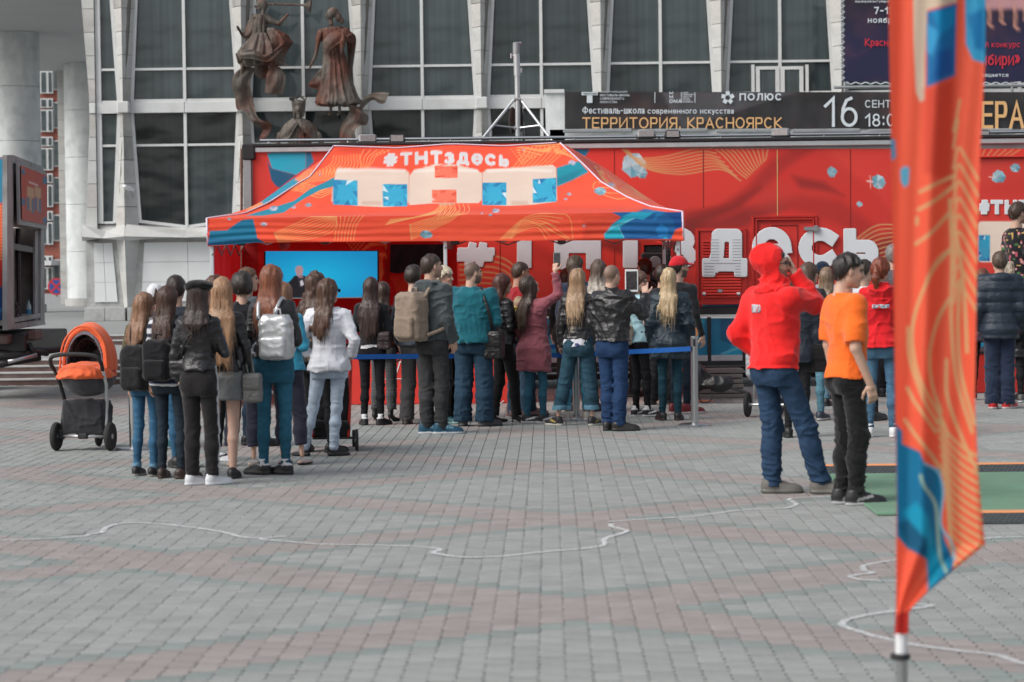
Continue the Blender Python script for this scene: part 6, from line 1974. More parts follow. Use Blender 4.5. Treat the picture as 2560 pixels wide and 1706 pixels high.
for nm_, pts_, ww, hh_, dat in (('roof_front', roof_px, len(U), len(TT), roof), ('valance', val_px.reshape(-1, 2), len(U), len(VR), val)):
 P_ = Paint(pts_, ORA, .9)
 c6 = lambda L: [(x / 3.62 + 500, y / 3.62 + 340) for x, y in L]
 c7 = lambda L: [(x / 3.62 + 1100, y / 3.62 + 340) for x, y in L]
 # darker printed drapery
 P_.poly(c6([(1200, 90), (1500, 90), (1700, 110), (1500, 160), (1250, 140)]), ORAD, soft=6, alpha=.7)
 P_.poly(c6([(60, 780), (600, 740), (1300, 700), (2353, 720), (2353, 760), (1300, 790), (600, 800)]), ORAD, soft=8, alpha=.35)
 P_.poly(c7([(0, 640), (1000, 640), (1500, 640), (2100, 690), (1600, 720), (800, 690), (0, 700)]), ORAD, soft=8, alpha=.5)
 P_.poly(c7([(1300, 760), (1700, 700), (1900, 640), (1620, 760), (1500, 900), (1300, 930)]), srgb('#c9402c'), soft=8, alpha=.6)
 fams = [
  (c6([(1210, 180), (1180, 260), (1000, 360), (880, 440)]), c6([(1440, 170), (1450, 290), (1300, 330), (1190, 400)]), 13),
  (c6([(1480, 130), (1450, 200), (1455, 250), (1460, 300)]), c6([(1720, 130), (1600, 180), (1560, 240), (1510, 300)]), 7),
  (c6([(800, 490), (900, 500), (960, 520), (1040, 545)]), c6([(900, 430), (1000, 440), (1130, 470), (1230, 430)]), 8),
  (c6([(1010, 540), (1080, 560), (1140, 540), (1220, 500)]), c6([(1060, 480), (1120, 490), (1170, 470), (1220, 440)]), 6),
  (c6([(675, 880), (900, 780), (1000, 735), (1180, 730)]), c6([(715, 965), (1000, 930), (1200, 860), (1240, 730)]), 12),
  (c6([(1230, 730), (1240, 800), (1225, 880), (1220, 950)]), c6([(1480, 720), (1420, 800), (1400, 880), (1390, 950)]), 9),
  (c6([(1680, 805), (1850, 760), (2100, 690), (2180, 620)]), c6([(1720, 760), (1960, 735), (2170, 690), (2230, 610)]), 7),
  (c6([(1900, 810), (2000, 770), (2150, 720), (2240, 600)]), c6([(1915, 935), (2080, 860), (2280, 760), (2350, 690)]), 11),
  (c7([(0, 600), (10, 650), (0, 700), (-20, 760)]), c7([(250, 620), (265, 670), (240, 700), (150, 720)]), 9),
  (c7([(650, 295), (700, 240), (760, 160), (800, 100)]), c7([(980, 270), (1060, 200), (1120, 130), (1100, 70)]), 12),
  (c7([(640, 120), (780, 100), (900, 85), (1090, 75)]), c7([(740, 250), (900, 170), (1100, 160), (1240, 220)]), 9),
  (c7([(545, 935), (740, 760), (900, 705), (1140, 710)]), c7([(650, 925), (720, 870), (880, 830), (960, 935)]), 9),
  (c7([(1140, 708), (1180, 760), (1195, 850), (1200, 935)]), c7([(640, 930), (700, 820), (800, 770), (1160, 935)]), 4),
  (c7([(1390, 480), (1390, 440), (1420, 415), (1450, 425)]), c7([(1460, 520), (1500, 540), (1600, 570), (1690, 565)]), 6),
 ]
 for a_, b_, n_ in fams:
  for pl2 in wave_family(a_, b_, max(3, int(n_ * .8))):
   P_.line(pl2, 1.5, srgb('#ffbe74'), .95, .7)
 P_.line(c6([(675, 885), (715, 965)]), 2.4, GOLDT); P_.line(c6([(1900, 800), (1915, 940)]), 2.4, GOLDT)
 # blue ribbons
 P_.poly(c6([(1225, 372), (1130, 420), (1000, 480), (850, 590), (640, 655), (415, 722), (560, 724), (760, 695), (880, 610), (960, 560), (1090, 490), (1225, 455)]), srgb('#1a93ad'))
 P_.poly(c6([(380, 762), (480, 752), (508, 860), (520, 925), (598, 975), (75, 993), (90, 860), (245, 855), (320, 800)]), srgb('#0f7fa6'))
 P_.poly(c6([(75, 930), (520, 925), (598, 975), (75, 993)]), srgb('#0c6c96'))
 P_.poly(c7([(1055, 290), (1140, 262), (1255, 228), (1345, 328), (1200, 400), (1060, 462)]), srgb('#149bb0'))
 P_.poly(c7([(1060, 380), (1200, 330), (1300, 300), (1200, 400), (1060, 440)]), srgb('#0e7f99'), soft=4, alpha=.7)
 P_.poly(c7([(1486, 890), (1560, 800), (1640, 735), (1555, 692), (1780, 688), (1850, 662), (2040, 690), (2205, 690), (2205, 820), (2130, 850), (2092, 935), (1490, 935)]), srgb('#1667a8'))
 P_.poly(c7([(1486, 890), (1560, 800), (1700, 720), (1760, 745), (1620, 830), (1670, 930), (1490, 935)]), srgb('#20b5cc'))
 P_.poly(c7([(1640, 735), (1740, 690), (1940, 690), (1840, 760), (1760, 745)]), srgb('#23b4d6'))
 P_.poly(c7([(1850, 662), (2040, 690), (1920, 780), (1960, 700)]), srgb('#1780be'))
 P_.poly(c7([(2000, 790), (2060, 830), (2070, 900), (1980, 920), (1950, 850)]), srgb('#1f86cc'))
 P_.poly(c7([(2040, 700), (2205, 692), (2205, 812), (2130, 850), (2110, 760)]), srgb('#0e559e'))
 P_.poly(c7([(2010, 930), (2040, 912), (2070, 935)]), CYAN)
 P_.line(c7([(1486, 890), (1560, 830), (1760, 745)]), 1.8, srgb('#8fd8ea')); P_.line(c7([(1620, 830), (1665, 925)]), 1.3, srgb('#8fd8ea')); P_.line(c7([(1690, 915), (1830, 930), (1990, 890)]), 1.0, srgb('#0b3f7c'))
 # cream channel letters
 def slab(pts, r=0):
  P_.poly(catmull(pts + [pts[0]], 4)[:-1] if r else pts, CREAM)
 P_.poly([(841, 424), (848, 419), (890, 424), (960, 425), (1012, 424), (1022, 431), (1021, 500), (1017, 515), (960, 518), (887, 515), (840, 508), (829, 504), (832, 470)], CREAM)
 P_.poly([(1024, 440), (1034, 426), (1088, 411), (1144, 413), (1190, 424), (1205, 434), (1204, 500), (1196, 508), (1141, 508), (1079, 509), (1026, 513), (1020, 505)], CREAM)
 P_.poly([(1207, 432), (1216, 424), (1300, 419), (1340, 415), (1382, 413), (1390, 419), (1393, 500), (1388, 505), (1334, 512), (1266, 515), (1212, 513), (1205, 505)], CREAM)
 for x in (1022.5, 1206): P_.line([(x, 432), (x, 512)], 2.5, srgb('#d9bfae'), .8)
 for (xa_, xb_) in ((838, 1018), (1030, 1200), (1212, 1386)):
  P_.line([(xa_ + 8, 428), ((xa_ + xb_) / 2, 424), (xb_ - 8, 428)], 7, srgb('#fbf3ea'), .8, 3)
  P_.line([(xa_ + 70, 508), (xb_ - 70, 508)], 9, srgb('#d4b29c'), .7, 4)
 gem(P_, 833, 450, 894, 512, srgb('#3cc4e6'), srgb('#0a78b4'), 21, 2); gem(P_, 957, 461, 1018, 516, srgb('#3cc4e6'), srgb('#0a78b4'), 22)
 gem(P_, 1087, 415, 1144, 445, srgb('#ff8a6c'), srgb('#e8472f'), 23); gem(P_, 1080, 475, 1141, 507, srgb('#ff8a6c'), srgb('#e8472f'), 24)
 gem(P_, 1206, 457, 1266, 513, srgb('#3cc4e6'), srgb('#0a78b4'), 25); gem(P_, 1332, 449, 1391, 508, srgb('#3cc4e6'), srgb('#0a78b4'), 26, -4)
 # hashtag on an arch
 st_, w_ = text_strokes('#ТНТздесь', (958, 381, 1273, 415), t=.27, gap=.12, xh=.88)
 for p_ in st_:
  P_.line([(x, y - 7 * math.sin(PI * (x - 960) / 311) + 3) for x, y in p_], w_ * (.6 if x < 0 or abs(p_[0][1] - p_[-1][1]) < 1 and len(p_) == 2 and p_[0][0] > 1130 else 1), (.78, .79, .8), soft=.6)
 for x, y, r_, sd in ((657, 566, 0, 0), (660, 561, 9, 31), (573, 548, 6, 32), (684, 521, 12, 33), (735, 519, 6, 34), (772, 513, 9, 35), (800, 437, 4, 36), (1066, 587, 18, 37), (1240, 527, 11, 38), (1226, 538, 6, 39),
      (1205, 534, 4, 45), (1430, 407, 11, 40), (1500, 478, 17, 41), (1423, 486, 7, 42), (1414, 498, 5, 43), (1460, 565, 5, 44), (1308, 375, 4, 46)):
  if r_: crystal(P_, x, y, r_, sd, LILAC if r_ < 13 else srgb('#8fd0e0'), ICED, .62)
 id_ = np.arange(ww * hh_).reshape(hh_, ww)
 qd = np.stack([id_[:-1, :-1], id_[:-1, 1:], id_[1:, 1:], id_[1:, :-1]], -1).reshape(-1, 4)
 kid(link(nm_, np_mesh(nm_, dat, qd, True, P_.C), M['fabric']), tent)
def side_hip(Fc, Bc, name, cls):
 n = 40; t = np.linspace(0, 1, 60)
 a, b = curve_at(Fc, t), curve_at(Bc, t)
 A3, B3 = unproj(a, YF_ + 1.5 * t), unproj(b, YBk - 1.5 * t)
 s_ = np.linspace(0, 1, n)
 g = A3[:, None] * (1 - s_[None, :, None]) + B3[:, None] * s_[None, :, None]
 px_ = PX(g.reshape(-1, 3))
 P_ = Paint(px_, ORA, 1.0); cls(P_)
 i_ = np.arange(60 * n).reshape(60, n)
 q_ = np.stack([i_[:-1, :-1], i_[:-1, 1:], i_[1:, 1:], i_[1:, :-1]], -1).reshape(-1, 4)
 kid(link(name, np_mesh(name, g.reshape(-1, 3), q_, True, P_.C), M['fabric']), tent)
 return A3, B3
def left_art(P_):
 P_.poly(c6([(860, 375), (900, 430), (740, 545), (600, 640), (545, 600), (700, 480)]), srgb('#1596b4'))
 for pl2 in wave_family(c6([(860, 400), (930, 350), (960, 300)]), c6([(940, 410), (1000, 370), (1060, 300)]), 6): P_.line(pl2, 1.6, GOLDT)
 for pl2 in wave_family(c6([(420, 660), (500, 620), (560, 600)]), c6([(440, 690), (520, 650), (600, 640)]), 5): P_.line(pl2, 1.6, GOLDT)
def right_art(P_):
 P_.poly(c7([(1180, 110), (1440, 270), (1480, 400), (1300, 250)]), srgb('#c23c2c'), soft=5, alpha=.7)
 for pl2 in wave_family(c7([(1400, 270), (1440, 340), (1480, 400)]), c7([(1640, 420), (1600, 460), (1620, 520)]), 10): P_.line(pl2, 1.7, GOLDT)
 for pl2 in wave_family(c7([(1620, 500), (1700, 440), (1780, 500)]), c7([(1680, 560), (1760, 560), (1880, 570)]), 6): P_.line(pl2, 1.7, GOLDT)
 crystal(P_, 1528, 463, 11, 50, LILAC, ICED, .6)
LA, LB = side_hip(Lf, Lb, 'roof_left', left_art)
RA, RB = side_hip(Rf, Rb, 'roof_right', right_art)
bk = np.concatenate([LB, RB])
i1 = np.arange(60); qb = np.stack([i1[:-1], i1[:-1] + 60, i1[1:] + 60, i1[1:]], -1)
kid(link('roof_back', np_mesh('roof_back', bk, qb, True, np.array(ORA)), M['fabric']), tent)
for nm_, a, b in (('valance_left', LA[0], LB[0]), ('valance_right', RA[0], RB[0]), ('valance_back', LB[0], RB[0])):
 n = 30; s_ = np.linspace(0, 1, n)
 topl = a[None] * (1 - s_[:, None]) + b[None] * s_[:, None]
 botl = topl - np.array([0, 0, .31]) + np.stack([.02 * np.sin(s_ * 20), .0 * s_, 0 * s_], -1)
 kid(link(nm_, np_mesh(nm_, np.concatenate([topl, botl]), np.stack([np.arange(n - 1), np.arange(n - 1) + n, np.arange(1, n) + n, np.arange(1, n)], -1), True, np.array(ORAD)), M['fabric']), tent)
M['piping'] = mat('piping', srgb('#d9c6d6'), rough=.6, var=.03)
for nm_, pts_, r_ in (('piping', [tuple(p) for p in LA[::3]] + [tuple(LA[-1])], .010), ('piping', [tuple(p) for p in RA[::3]] + [tuple(RA[-1])], .010),
     ('piping', [tuple(p) for p in roof[-len(U):][::10]], .009), ('piping', [tuple(LA[0]), tuple(unproj(np.array([[520., 617.]]), np.array([YF_]))[0])], .013),
     ('piping', [tuple(RA[0]), tuple(unproj(np.array([[1709., 603.]]), np.array([YF_]))[0])], .013), ('piping', [tuple(RA[0]), tuple(RB[0])], .011), ('piping', [tuple(LA[0]), tuple(LB[0])], .011)):
 kid(MB().tube([(p[0], p[1] - .008, p[2] + .004) for p in pts_], r_, 7).build(nm_, M['piping'], smooth=True), tent)
# legs and truss
M['pole_white'] = mat('pole_white', (.66, .70, .72), rough=.35, metal=.3, var=.04)
cl, cr_ = LA[0], RA[0]
bl, br = LB[0], RB[0]
legs_ = [(cl[0] + .05, YF_ + .05), (cr_[0] - .05, YF_ + .05), (V(1113, 600, YF_ + .05).x, YF_ + .05), (bl[0] + .05, YBk - .05), (br[0] - .05, YBk - .05), (V(1108, 600, YF_).x, YBk - .05)]
for (x, y) in legs_:
 kid(MB().box((x - .022, y - .022, 0), (x + .022, y + .022, 2.12), .006).build('tent_leg', M['pole_white']), tent)
 kid(MB().box((x - .09, y - .09, 0.0), (x + .09, y + .09, .008)).build('foot_plate', M['grey_metal']), tent)
def truss(p, q, m=4):
 p = Vector(p); q = Vector(q)
 mb = MB(); up = Vector((0, 0, .13))
 for k in range(m):
  a = p + (q - p) * (k / m); b = p + (q - p) * ((k + 1) / m)
  mb.tube([a + up, b - up], .012, 6); mb.tube([a - up, b + up], .012, 6)
 return mb
zt2 = 1.98
for (a, b, m) in (((cl[0], YF_ + .06, zt2 + .12), (cr_[0], YF_ + .06, zt2 + .12), 8), ((cl[0] + .06, YF_, zt2), (bl[0] + .06, YBk, zt2), 4), ((cr_[0] - .06, YF_, zt2), (br[0] - .06, YBk, zt2), 4), ((bl[0], YBk - .07, zt2 + .1), (br[0], YBk - .07, zt2 + .1), 8),
    ((V(1113, 600, YF_).x, YF_, zt2 + .05), (V(1108, 600, YF_).x, YBk, zt2 + .05), 4)):
 kid(truss(a, b, m).build('truss', M['grey_metal']), tent)
for (x, y) in ((603, 606), (1138, 604), (1404, 602), (812, 603)):
 p = V(x, y, YF_ + .04)
 kid(MB().box((p.x - .05, p.y - .03, p.z - .04), (p.x + .05, p.y + .03, p.z + .05), .01).build('joint', M['black_plastic']), tent)
def curtain(name, a, b, z0, z1, col, amp=.05, nf=7, paint=None, n=60):
 a = np.array(a, float); b = np.array(b, float)
 s_ = np.linspace(0, 1, n); zz = np.linspace(z0, z1, 60)
 d = (b - a) / np.linalg.norm(b - a); nn = np.array([-d[1], d[0]])
 S_, Z_ = np.meshgrid(s_, zz)
 off = amp * (np.sin(S_ * nf * 2 * PI + .6 * np.sin(Z_ * 2)) * .6 + .5 * np.sin(S_ * nf * 3.7 + Z_ * 1.3)) * (.35 + .65 * (1 - (Z_ - z0) / (z1 - z0)))
 X_ = a[0] + (b[0] - a[0]) * S_ + nn[0] * off; Y_ = a[1] + (b[1] - a[1]) * S_ + nn[1] * off
 g = np.stack([X_, Y_, Z_], -1).reshape(-1, 3)
 P_ = Paint(PX(g), col, 1.2)
 if paint: paint(P_)
 i_ = np.arange(60 * n).reshape(60, n)
 q_ = np.stack([i_[:-1, :-1], i_[:-1, 1:], i_[1:, 1:], i_[1:, :-1]], -1).reshape(-1, 4)
 return kid(link(name, np_mesh(name, g, q_, True, P_.C), M['fabric']), tent)
RC = srgb('#c8161b')
def cur_l(P_):
 P_.poly([(520, 600), (528, 600), (529, 1000), (520, 1000)], ORA)
 for pl2 in wave_family([(523, 700), (524, 760), (522, 820)], [(528, 640), (530, 700), (529, 800)], 5): P_.line(pl2, 1.3, GOLDT)
curtain('side_curtain', (cl[0] + .03, YF_ + .1), (bl[0] - .02, YBk), .08, 2.0, RC, .06, 5, cur_l)
curtain('side_curtain', (cr_[0] - .03, YF_ + .1), (br[0] + .06, YBk - 1.4), .08, 2.0, RC, .05, 5)
def backart(P_):
 P_.poly([(608, 600), (646, 600), (646, 1000), (608, 1000)], srgb('#9c1014'))
 P_.poly([(960, 600), (975, 600), (975, 1000), (966, 1000)], srgb('#a31418'))
 for pl2 in wave_family([(865, 600), (900, 640), (960, 645), (965, 640)], [(905, 600), (920, 610), (955, 612), (965, 610)], 5): P_.line(pl2, 2, GOLDT)
 for pl2 in wave_family([(944, 640), (955, 636), (963, 634)], [(944, 760), (955, 690), (963, 685)], 9): P_.line(pl2, 2, GOLDT)
 for pl2 in wave_family([(975, 690), (990, 720), (1000, 800), (1010, 900)], [(1120, 684), (1090, 740), (1060, 800), (1050, 900)], 22): P_.line(pl2, 1.6, srgb('#e06a40'))
 crystal(P_, 712, 612, 16, 61, srgb('#b08088'), srgb('#7c4048'))
curtain('back_wall', (V(604, 600, YBk - .12).x, YBk - .12), (V(1142, 600, YBk - .12).x, YBk - .12), .06, 2.08, srgb('#c4141a'), .012, 9, backart, 240)
# dark banner hanging inside
db = empty('dark_banner', V(1040, 690, YBk - .3), 0, 'dark navy fabric sheet hanging inside the tent beside the screen', 'banner')
g_ = []; n_ = 40
for j in range(16):
 for i in range(n_):
  p = unproj(np.array([[975 + 134 * i / (n_ - 1), 611 + 70 * j / 15 + 3 * math.sin(i * .3) * (j / 15)]]), np.array([YBk - .3]))[0]
  g_.append((p[0], p[1] + .025 * math.sin(i * .5 + j * .4), p[2]))
i_ = np.arange(16 * n_).reshape(16, n_)
kid(link('sheet', np_mesh('sheet', np.array(g_), np.stack([i_[:-1, :-1], i_[:-1, 1:], i_[1:, 1:], i_[1:, :-1]], -1).reshape(-1, 4), True, np.array(srgb('#1c2732'))), M['fabric']), db)
# lit screen
YV = 31.0
tv = empty('television', V(803, 745, YV), 0, 'large lit television with a bright blue picture of a man in black', 'television')
gx4 = np.arange(664, 944.1, 1.9); gy4 = np.arange(628.5, 745.1, 1.9)
G4 = np.stack([a.ravel() for a in np.meshgrid(gx4, gy4)], 1)
P4 = Paint(G4, srgb('#08a8dc'), 1.0)
rr = np.hypot((G4[:, 0] - 790) / 170, (G4[:, 1] - 690) / 75)
c_in, c_out = np.array(srgb('#10b8e6')), np.array(srgb('#0a8fcb'))
tq = np.clip(rr, 0, 1)[:, None]
P4.C = (c_in * (1 - tq) + c_out * tq).astype(np.float32)
P4.poly([(700, 745), (702, 718), (712, 712), (724, 704), (736, 690), (750, 688), (760, 690), (775, 694), (790, 706), (800, 745)], srgb('#15181f'))
P4.poly([(743, 690), (762, 690), (760, 718), (748, 718)], srgb('#262b34'))
P4.poly([(738, 676), (740, 668), (748, 664), (756, 667), (758, 676), (756, 686), (752, 692), (744, 692), (741, 686)], srgb('#a58f93'))
P4.poly([(746, 690), (757, 689), (758, 695), (747, 696)], srgb('#8a767c'))
P4.poly([(750, 704), (756, 700), (760, 712), (752, 716)], srgb('#c0c8d0'))
n4x, n4y = len(gx4), len(gy4); i4 = np.arange(n4x * n4y).reshape(n4y, n4x)
M['screen'] = mat('lit_screen', attr='Col', rough=.3, var=0, estr=.5)
kid(link('screen', np_mesh('screen', on_plane(G4, YV, 0), np.stack([i4[:-1, :-1], i4[1:, :-1], i4[1:, 1:], i4[:-1, 1:]], -1).reshape(-1, 4), False, P4.C), M['screen']), tv)
a, b = V(661, 748, YV), V(946, 626, YV)
kid(MB().box((a.x, YV + .004, a.z), (b.x, YV + .07, b.z), .008).build('case', M['black_plastic']), tv)
kid(MB().box((a.x, YV - .006, a.z), (b.x, YV + .003, a.z + .012)).build('bezel', M['steel']), tv)
kid(MB().box((a.x + .6, YV + .02, .0), (a.x + .7, YV + .06, a.z + .01)).build('stand_leg', M['black_metal']), tv)
kid(MB().box((b.x - .7, YV + .02, .0), (b.x - .6, YV + .06, a.z + .01)).build('stand_leg', M['black_metal']), tv)
# red counter inside
cnt = empty('counter', G(940, 1012), 0, 'red printed counter with white stripes inside the tent', 'counter')
yc_ = cnt.location.y
x0, x1 = V(755, 900, yc_).x, V(1118, 900, yc_).x
kid(MB().box((x0, yc_, .0), (x1, yc_ + .5, .72), .01).build('counter_body', M['red_paint']), cnt)
kid(MB().box((x0 - .02, yc_ - .02, .721), (x1 + .02, yc_ + .52, .75), .008).build('counter_top', M['redd_paint']), cnt)
for (pl2, w2) in (([(975, 985), (1000, 905), (1010, 905)], 3), ([(950, 948), (1020, 947)], 2), ([(765, 915), (765, 935)], 7)):
 kid(strokes_mesh('print_mark', [pl2], w2, yc_ - .001, M['white_print'], None, off=.004), cnt)
cnt2 = empty('crate', G(1240, 1009), 0, 'low red crate printed with white curls behind the man in teal', 'crate')
yc_ = cnt2.location.y; x0, x1 = V(1130, 900, yc_).x, V(1306, 900, yc_).x
kid(MB().box((x0, yc_, .0), (x1, yc_ + .4, .62), .01).build('body', M['red_paint']), cnt2)
kid(strokes_mesh('print_mark', [arc(1240, 975, 14, 14, 0, 300, 10), arc(1240, 998, 20, 12, 20, 170, 8), arc(1240, 1004, 26, 20, 30, 160, 8)], 2.2, yc_ - .001, M['white_print'], None, off=.004), cnt2)
# --- truck on the left with an open side locker
A2, B2 = np.array([-6.95, 31.0]), np.array([-7.38, 34.9])
trk = empty('truck', (-8.0, 31.0, 0), 0, 'show truck at the left edge with an open side locker and printed poster flap', 'truck')
def VW(px, py, off=0.0):
 d = ray(px, py)
 n = np.array([B2[1] - A2[1], -(B2[0] - A2[0])]); n = n / np.linalg.norm(n)
 t = (n @ (A2 - CAM[:2])) / (n @ d[:2])
 q = CAM + d * t
 q[:2] += n * off
 return Vector(q)
def wallq(poly, m, name, d=.03, off=0.0, parent=trk):
 n = np.array([B2[1] - A2[1], -(B2[0] - A2[0])]); n = n / np.linalg.norm(n)
 o = MB().prism([VW(x, y, off) for x, y in poly], (-n[0] * d, -n[1] * d, 0)).build(name, m)
 return kid(o, parent)
M['dirty_white'] = mat('dirty_white', (.34, .35, .35), rough=.6, var=.15, dirt=((.14, .12, .11), .7, 3))
M['dirty_beige'] = mat('dirty_beige', (.30, .27, .25), rough=.7, var=.2, dirt=((.12, .09, .08), .6, 4))
wallq([(12, 388), (28, 388), (28, 822), (12, 826)], M['dirty_white'], 'corner_post', .06, .03)
wallq([(28, 388), (104, 418), (104, 434), (28, 408)], M['dirty_white'], 'top_frame', .06, .03)
wallq([(28, 810), (104, 800), (108, 812), (28, 824)], M['dirty_white'], 'sill', .06, .04)
wallq([(97, 430), (105, 430), (107, 804), (97, 806)], M['dirty_white'], 'rear_post', .06, .03)
wallq([(26, 406), (100, 432), (100, 574), (29, 562)], M['grey_metal'], 'flap_frame', .03, .10)
fp = [(30, 414), (98, 440), (98, 563), (33, 550)]
gu = [(u, v) for v in np.linspace(0, 1, 60) for u in np.linspace(0, 1, 50)]
gp = np.array([[(fp[0][k] * (1 - u) + fp[1][k] * u) * (1 - v) + (fp[3][k] * (1 - u) + fp[2][k] * u) * v for k in (0, 1)] for u, v in gu])
P5 = Paint(gp, srgb('#b8402f'), 1.2)
for x0, x1 in ((46, 64), (66, 82)):
 P5.poly([(x0, 466), (x1, 472), (x1, 496), (x0, 492)], srgb('#c9a27c')); P5.poly([(x0 + 6, 490), (x1 - 5, 494), (x1 - 5, 530), (x0 + 6, 526)], srgb('#c0986f'))
 P5.poly([(x0 - 1, 494), (x0 + 6, 494), (x0 + 6, 528), (x0, 524)], srgb('#47708f')); P5.poly([(x1 - 6, 498), (x1, 500), (x1, 536), (x1 - 6, 532)], srgb('#47708f'))
P5.line([(52, 456), (73, 464)], 4, srgb('#e3c3c0'))
for (x, y, r_) in ((36, 430, 7), (92, 452, 9), (36, 505, 8), (92, 552, 8), (60, 530, 3)): P5.poly([(x - r_ * .6, y - r_), (x + r_ * .6, y - r_), (x + r_ * .7, y + r_), (x - r_ * .5, y + r_)], srgb('#2d6f92'))
i5 = np.arange(3000).reshape(60, 50)
kid(link('flap_poster', np_mesh('flap_poster', np.array([tuple(VW(x, y, .115)) for x, y in gp]), np.stack([i5[:-1, :-1], i5[1:, :-1], i5[1:, 1:], i5[:-1, 1:]], -1).reshape(-1, 4), False, P5.C), M['print']), trk)
# locker interior
wallq([(-20, 560), (100, 572), (100, 812), (-20, 818)], M['dirty_beige'], 'locker_back', .02, -.42)
wallq([(96, 570), (101, 572), (101, 806), (96, 807)], M['dirty_beige'], 'locker_end', .45, -.02)
wallq([(28, 576), (40, 578), (40, 810), (28, 812)], M['black_metal'], 'locker_jamb', .42, -.02)
wallq([(90, 578), (98, 578), (98, 806), (90, 808)], M['dirty_white'], 'locker_jamb', .03, -.01)
wallq([(28, 606), (98, 620), (98, 634), (28, 622)], M['black_metal'], 'shelf', .4, -.03)
kid(MB().tube([VW(66, 812, -.1), VW(64, 572, -.1)], .035, 8).build('prop_pole', M['black_metal']), trk)
wallq([(52, 688), (62, 689), (62, 698), (52, 697)], M['rust'], 'socket', .03, -.42)
# printed front face beside the locker
gf = np.array([(x, y) for y in np.arange(396, 812, 4) for x in np.arange(-140, 16, 4)])
P6 = Paint(gf, RED, 1.5)
P6.poly([(-140, 396), (12, 396), (10, 508), (-140, 520)], srgb('#1a86a8')); P6.poly([(-140, 520), (12, 508), (14, 640), (-140, 660)], ORAD)
for pl2 in wave_family([(-140, 520), (-60, 530), (14, 512)], [(-140, 640), (-60, 640), (14, 650)], 18): P6.line(pl2, 2.4, GOLDT)
P6.poly([(-140, 735), (14, 715), (16, 812), (-140, 812)], BLUE); P6.line([(-60, 800), (16, 770)], 6, srgb('#2f8fd0'))
ix, iy = len(np.arange(-140, 16, 4)), len(np.arange(396, 812, 4)); i6 = np.arange(ix * iy).reshape(iy, ix)
kid(link('printed_panel', np_mesh('printed_panel', on_plane(gf, 31.0, 0), np.stack([i6[:-1, :-1], i6[1:, :-1], i6[1:, 1:], i6[:-1, 1:]], -1).reshape(-1, 4), False, P6.C), M['print']), trk)
a = V(-140, 812, 31); b = V(14, 392, 31)
kid(MB().prism([(a.x, 31.01, a.z), (b.x - .62, 31.01, a.z), (b.x - 1.0, 34.8, a.z), (a.x, 34.8, a.z)], (0, 0, b.z - a.z)).build('truck_box', M['grey_metal']), trk)
for (z0_, z1_) in ((a.z, a.z + .06), (b.z - .08, b.z)):
 kid(MB().prism([(b.x - .63, 31.012, z0_), (b.x - .01, 31.012, z0_), (b.x - .39, 34.8, z0_), (b.x - 1.0, 34.8, z0_)], (0, 0, z1_ - z0_)).build('side_slab', M['dirty_white']), trk)
wallq([(28, 390), (104, 420), (102, 576), (28, 566)], M['dirty_beige'], 'upper_panel', .03, -.01)
kid(MB().box((a.x, 30.95, a.z - .02), (b.x + .04, 31.02, a.z + .05), .01).build('lower_rail', M['dirty_white']), trk)
kid(MB().box((a.x, 31.3, .62), (V(78, 860, 31.6).x, 34.0, .86), .02).build('chassis', M['black_metal']), trk)
kid(MB().box((V(0, 850, 31.2).x - .4, 31.1, V(10, 860, 31.2).z), (V(26, 850, 31.2).x, 31.4, V(10, 836, 31.2).z), .02).build('marker_block', M['granite_red']), trk)
kid(MB().box((V(66, 850, 31.4).x, 31.4, V(70, 852, 31.4).z), (V(88, 850, 31.4).x, 31.9, V(70, 826, 31.4).z), .02).build('marker_block', M['granite_red']), trk)
bar = MB()
bar.tube([V(-30, 890, 31.3), V(60, 888, 31.4), V(110, 878, 31.6), V(165, 872, 31.8)], [.10, .09, .05, .035], 8)
bar.tube([V(-20, 915, 31.2), V(30, 905, 31.3), V(100, 893, 31.5)], .05, 8)
bar.tube([V(70, 860, 31.4), V(85, 880, 31.4), V(118, 884, 31.6)], .04, 8)
kid(bar.build('drawbar', M['black_metal'], smooth=True), trk)
kid(MB().tube([V(20, 905, 31.1), V(92, 888, 31.3)], .028, 8).build('chrome_pipe', M['steel'], smooth=True), trk)
for dy in (0, 2.6):
 c_ = V(-190, 900, 31.6); w_ = kid(autosmooth(MB().lathe([(.2, -.14), (.44, -.14), (.47, -.08), (.47, .08), (.44, .14), (.2, .14)], (c_.x, c_.y + dy, .47), 28, 'X').build('wheel', M['rubber'])), trk)
 kid(MB().tube([V(-10, 935, 31.1), V(-10, 918, 31.1)], .01, 5).build('hook', M['black_metal']), trk)
blk = empty('equipment_bag', VW(55, 800, -.2), 0, 'dark crumpled equipment bag lying in the truck locker', 'bag')
cb = VW(50, 782, -.2)
kid(sdf_obj('sack', lambda P: smin(ellipsoid(P, tuple(cb), (.16, .5, .18)), ellipsoid(P, tuple(VW(42, 745, -.2)), (.1, .3, .22)), .1), tuple(cb - Vector((.5, .8, .35))), tuple(cb + Vector((.5, .8, .6))), .025, (.03, .022, .02), 'cloth',
   disp=lambda p: folds(p, .03, (5, 5, 6), 2)), blk)
bt = empty('water_bottle', VW(90, 800, -.1), 0, 'clear water bottle with blue label standing in the truck locker', 'bottle')
M['bottle'] = mat('bottle_plastic', (.45, .6, .64), rough=.15, var=.05); M['bottle_label'] = mat('bottle_label', (.05, .3, .5), rough=.5, var=.05)
autosmooth(MB().lathe([(.03, 0), (.036, .01), (.036, .20), (.014, .25), (.014, .27)], (0, 0, 0), 16).build('bottle_body', M['bottle'], bt))
MB().lathe([(.037, .08), (.037, .15)], (0, 0, 0), 16).build('label', M['bottle_label'], bt)
MB().lathe([(.016, .27), (.016, .29)], (0, 0, 0), 12).build('cap', M['bottle_label'], bt)
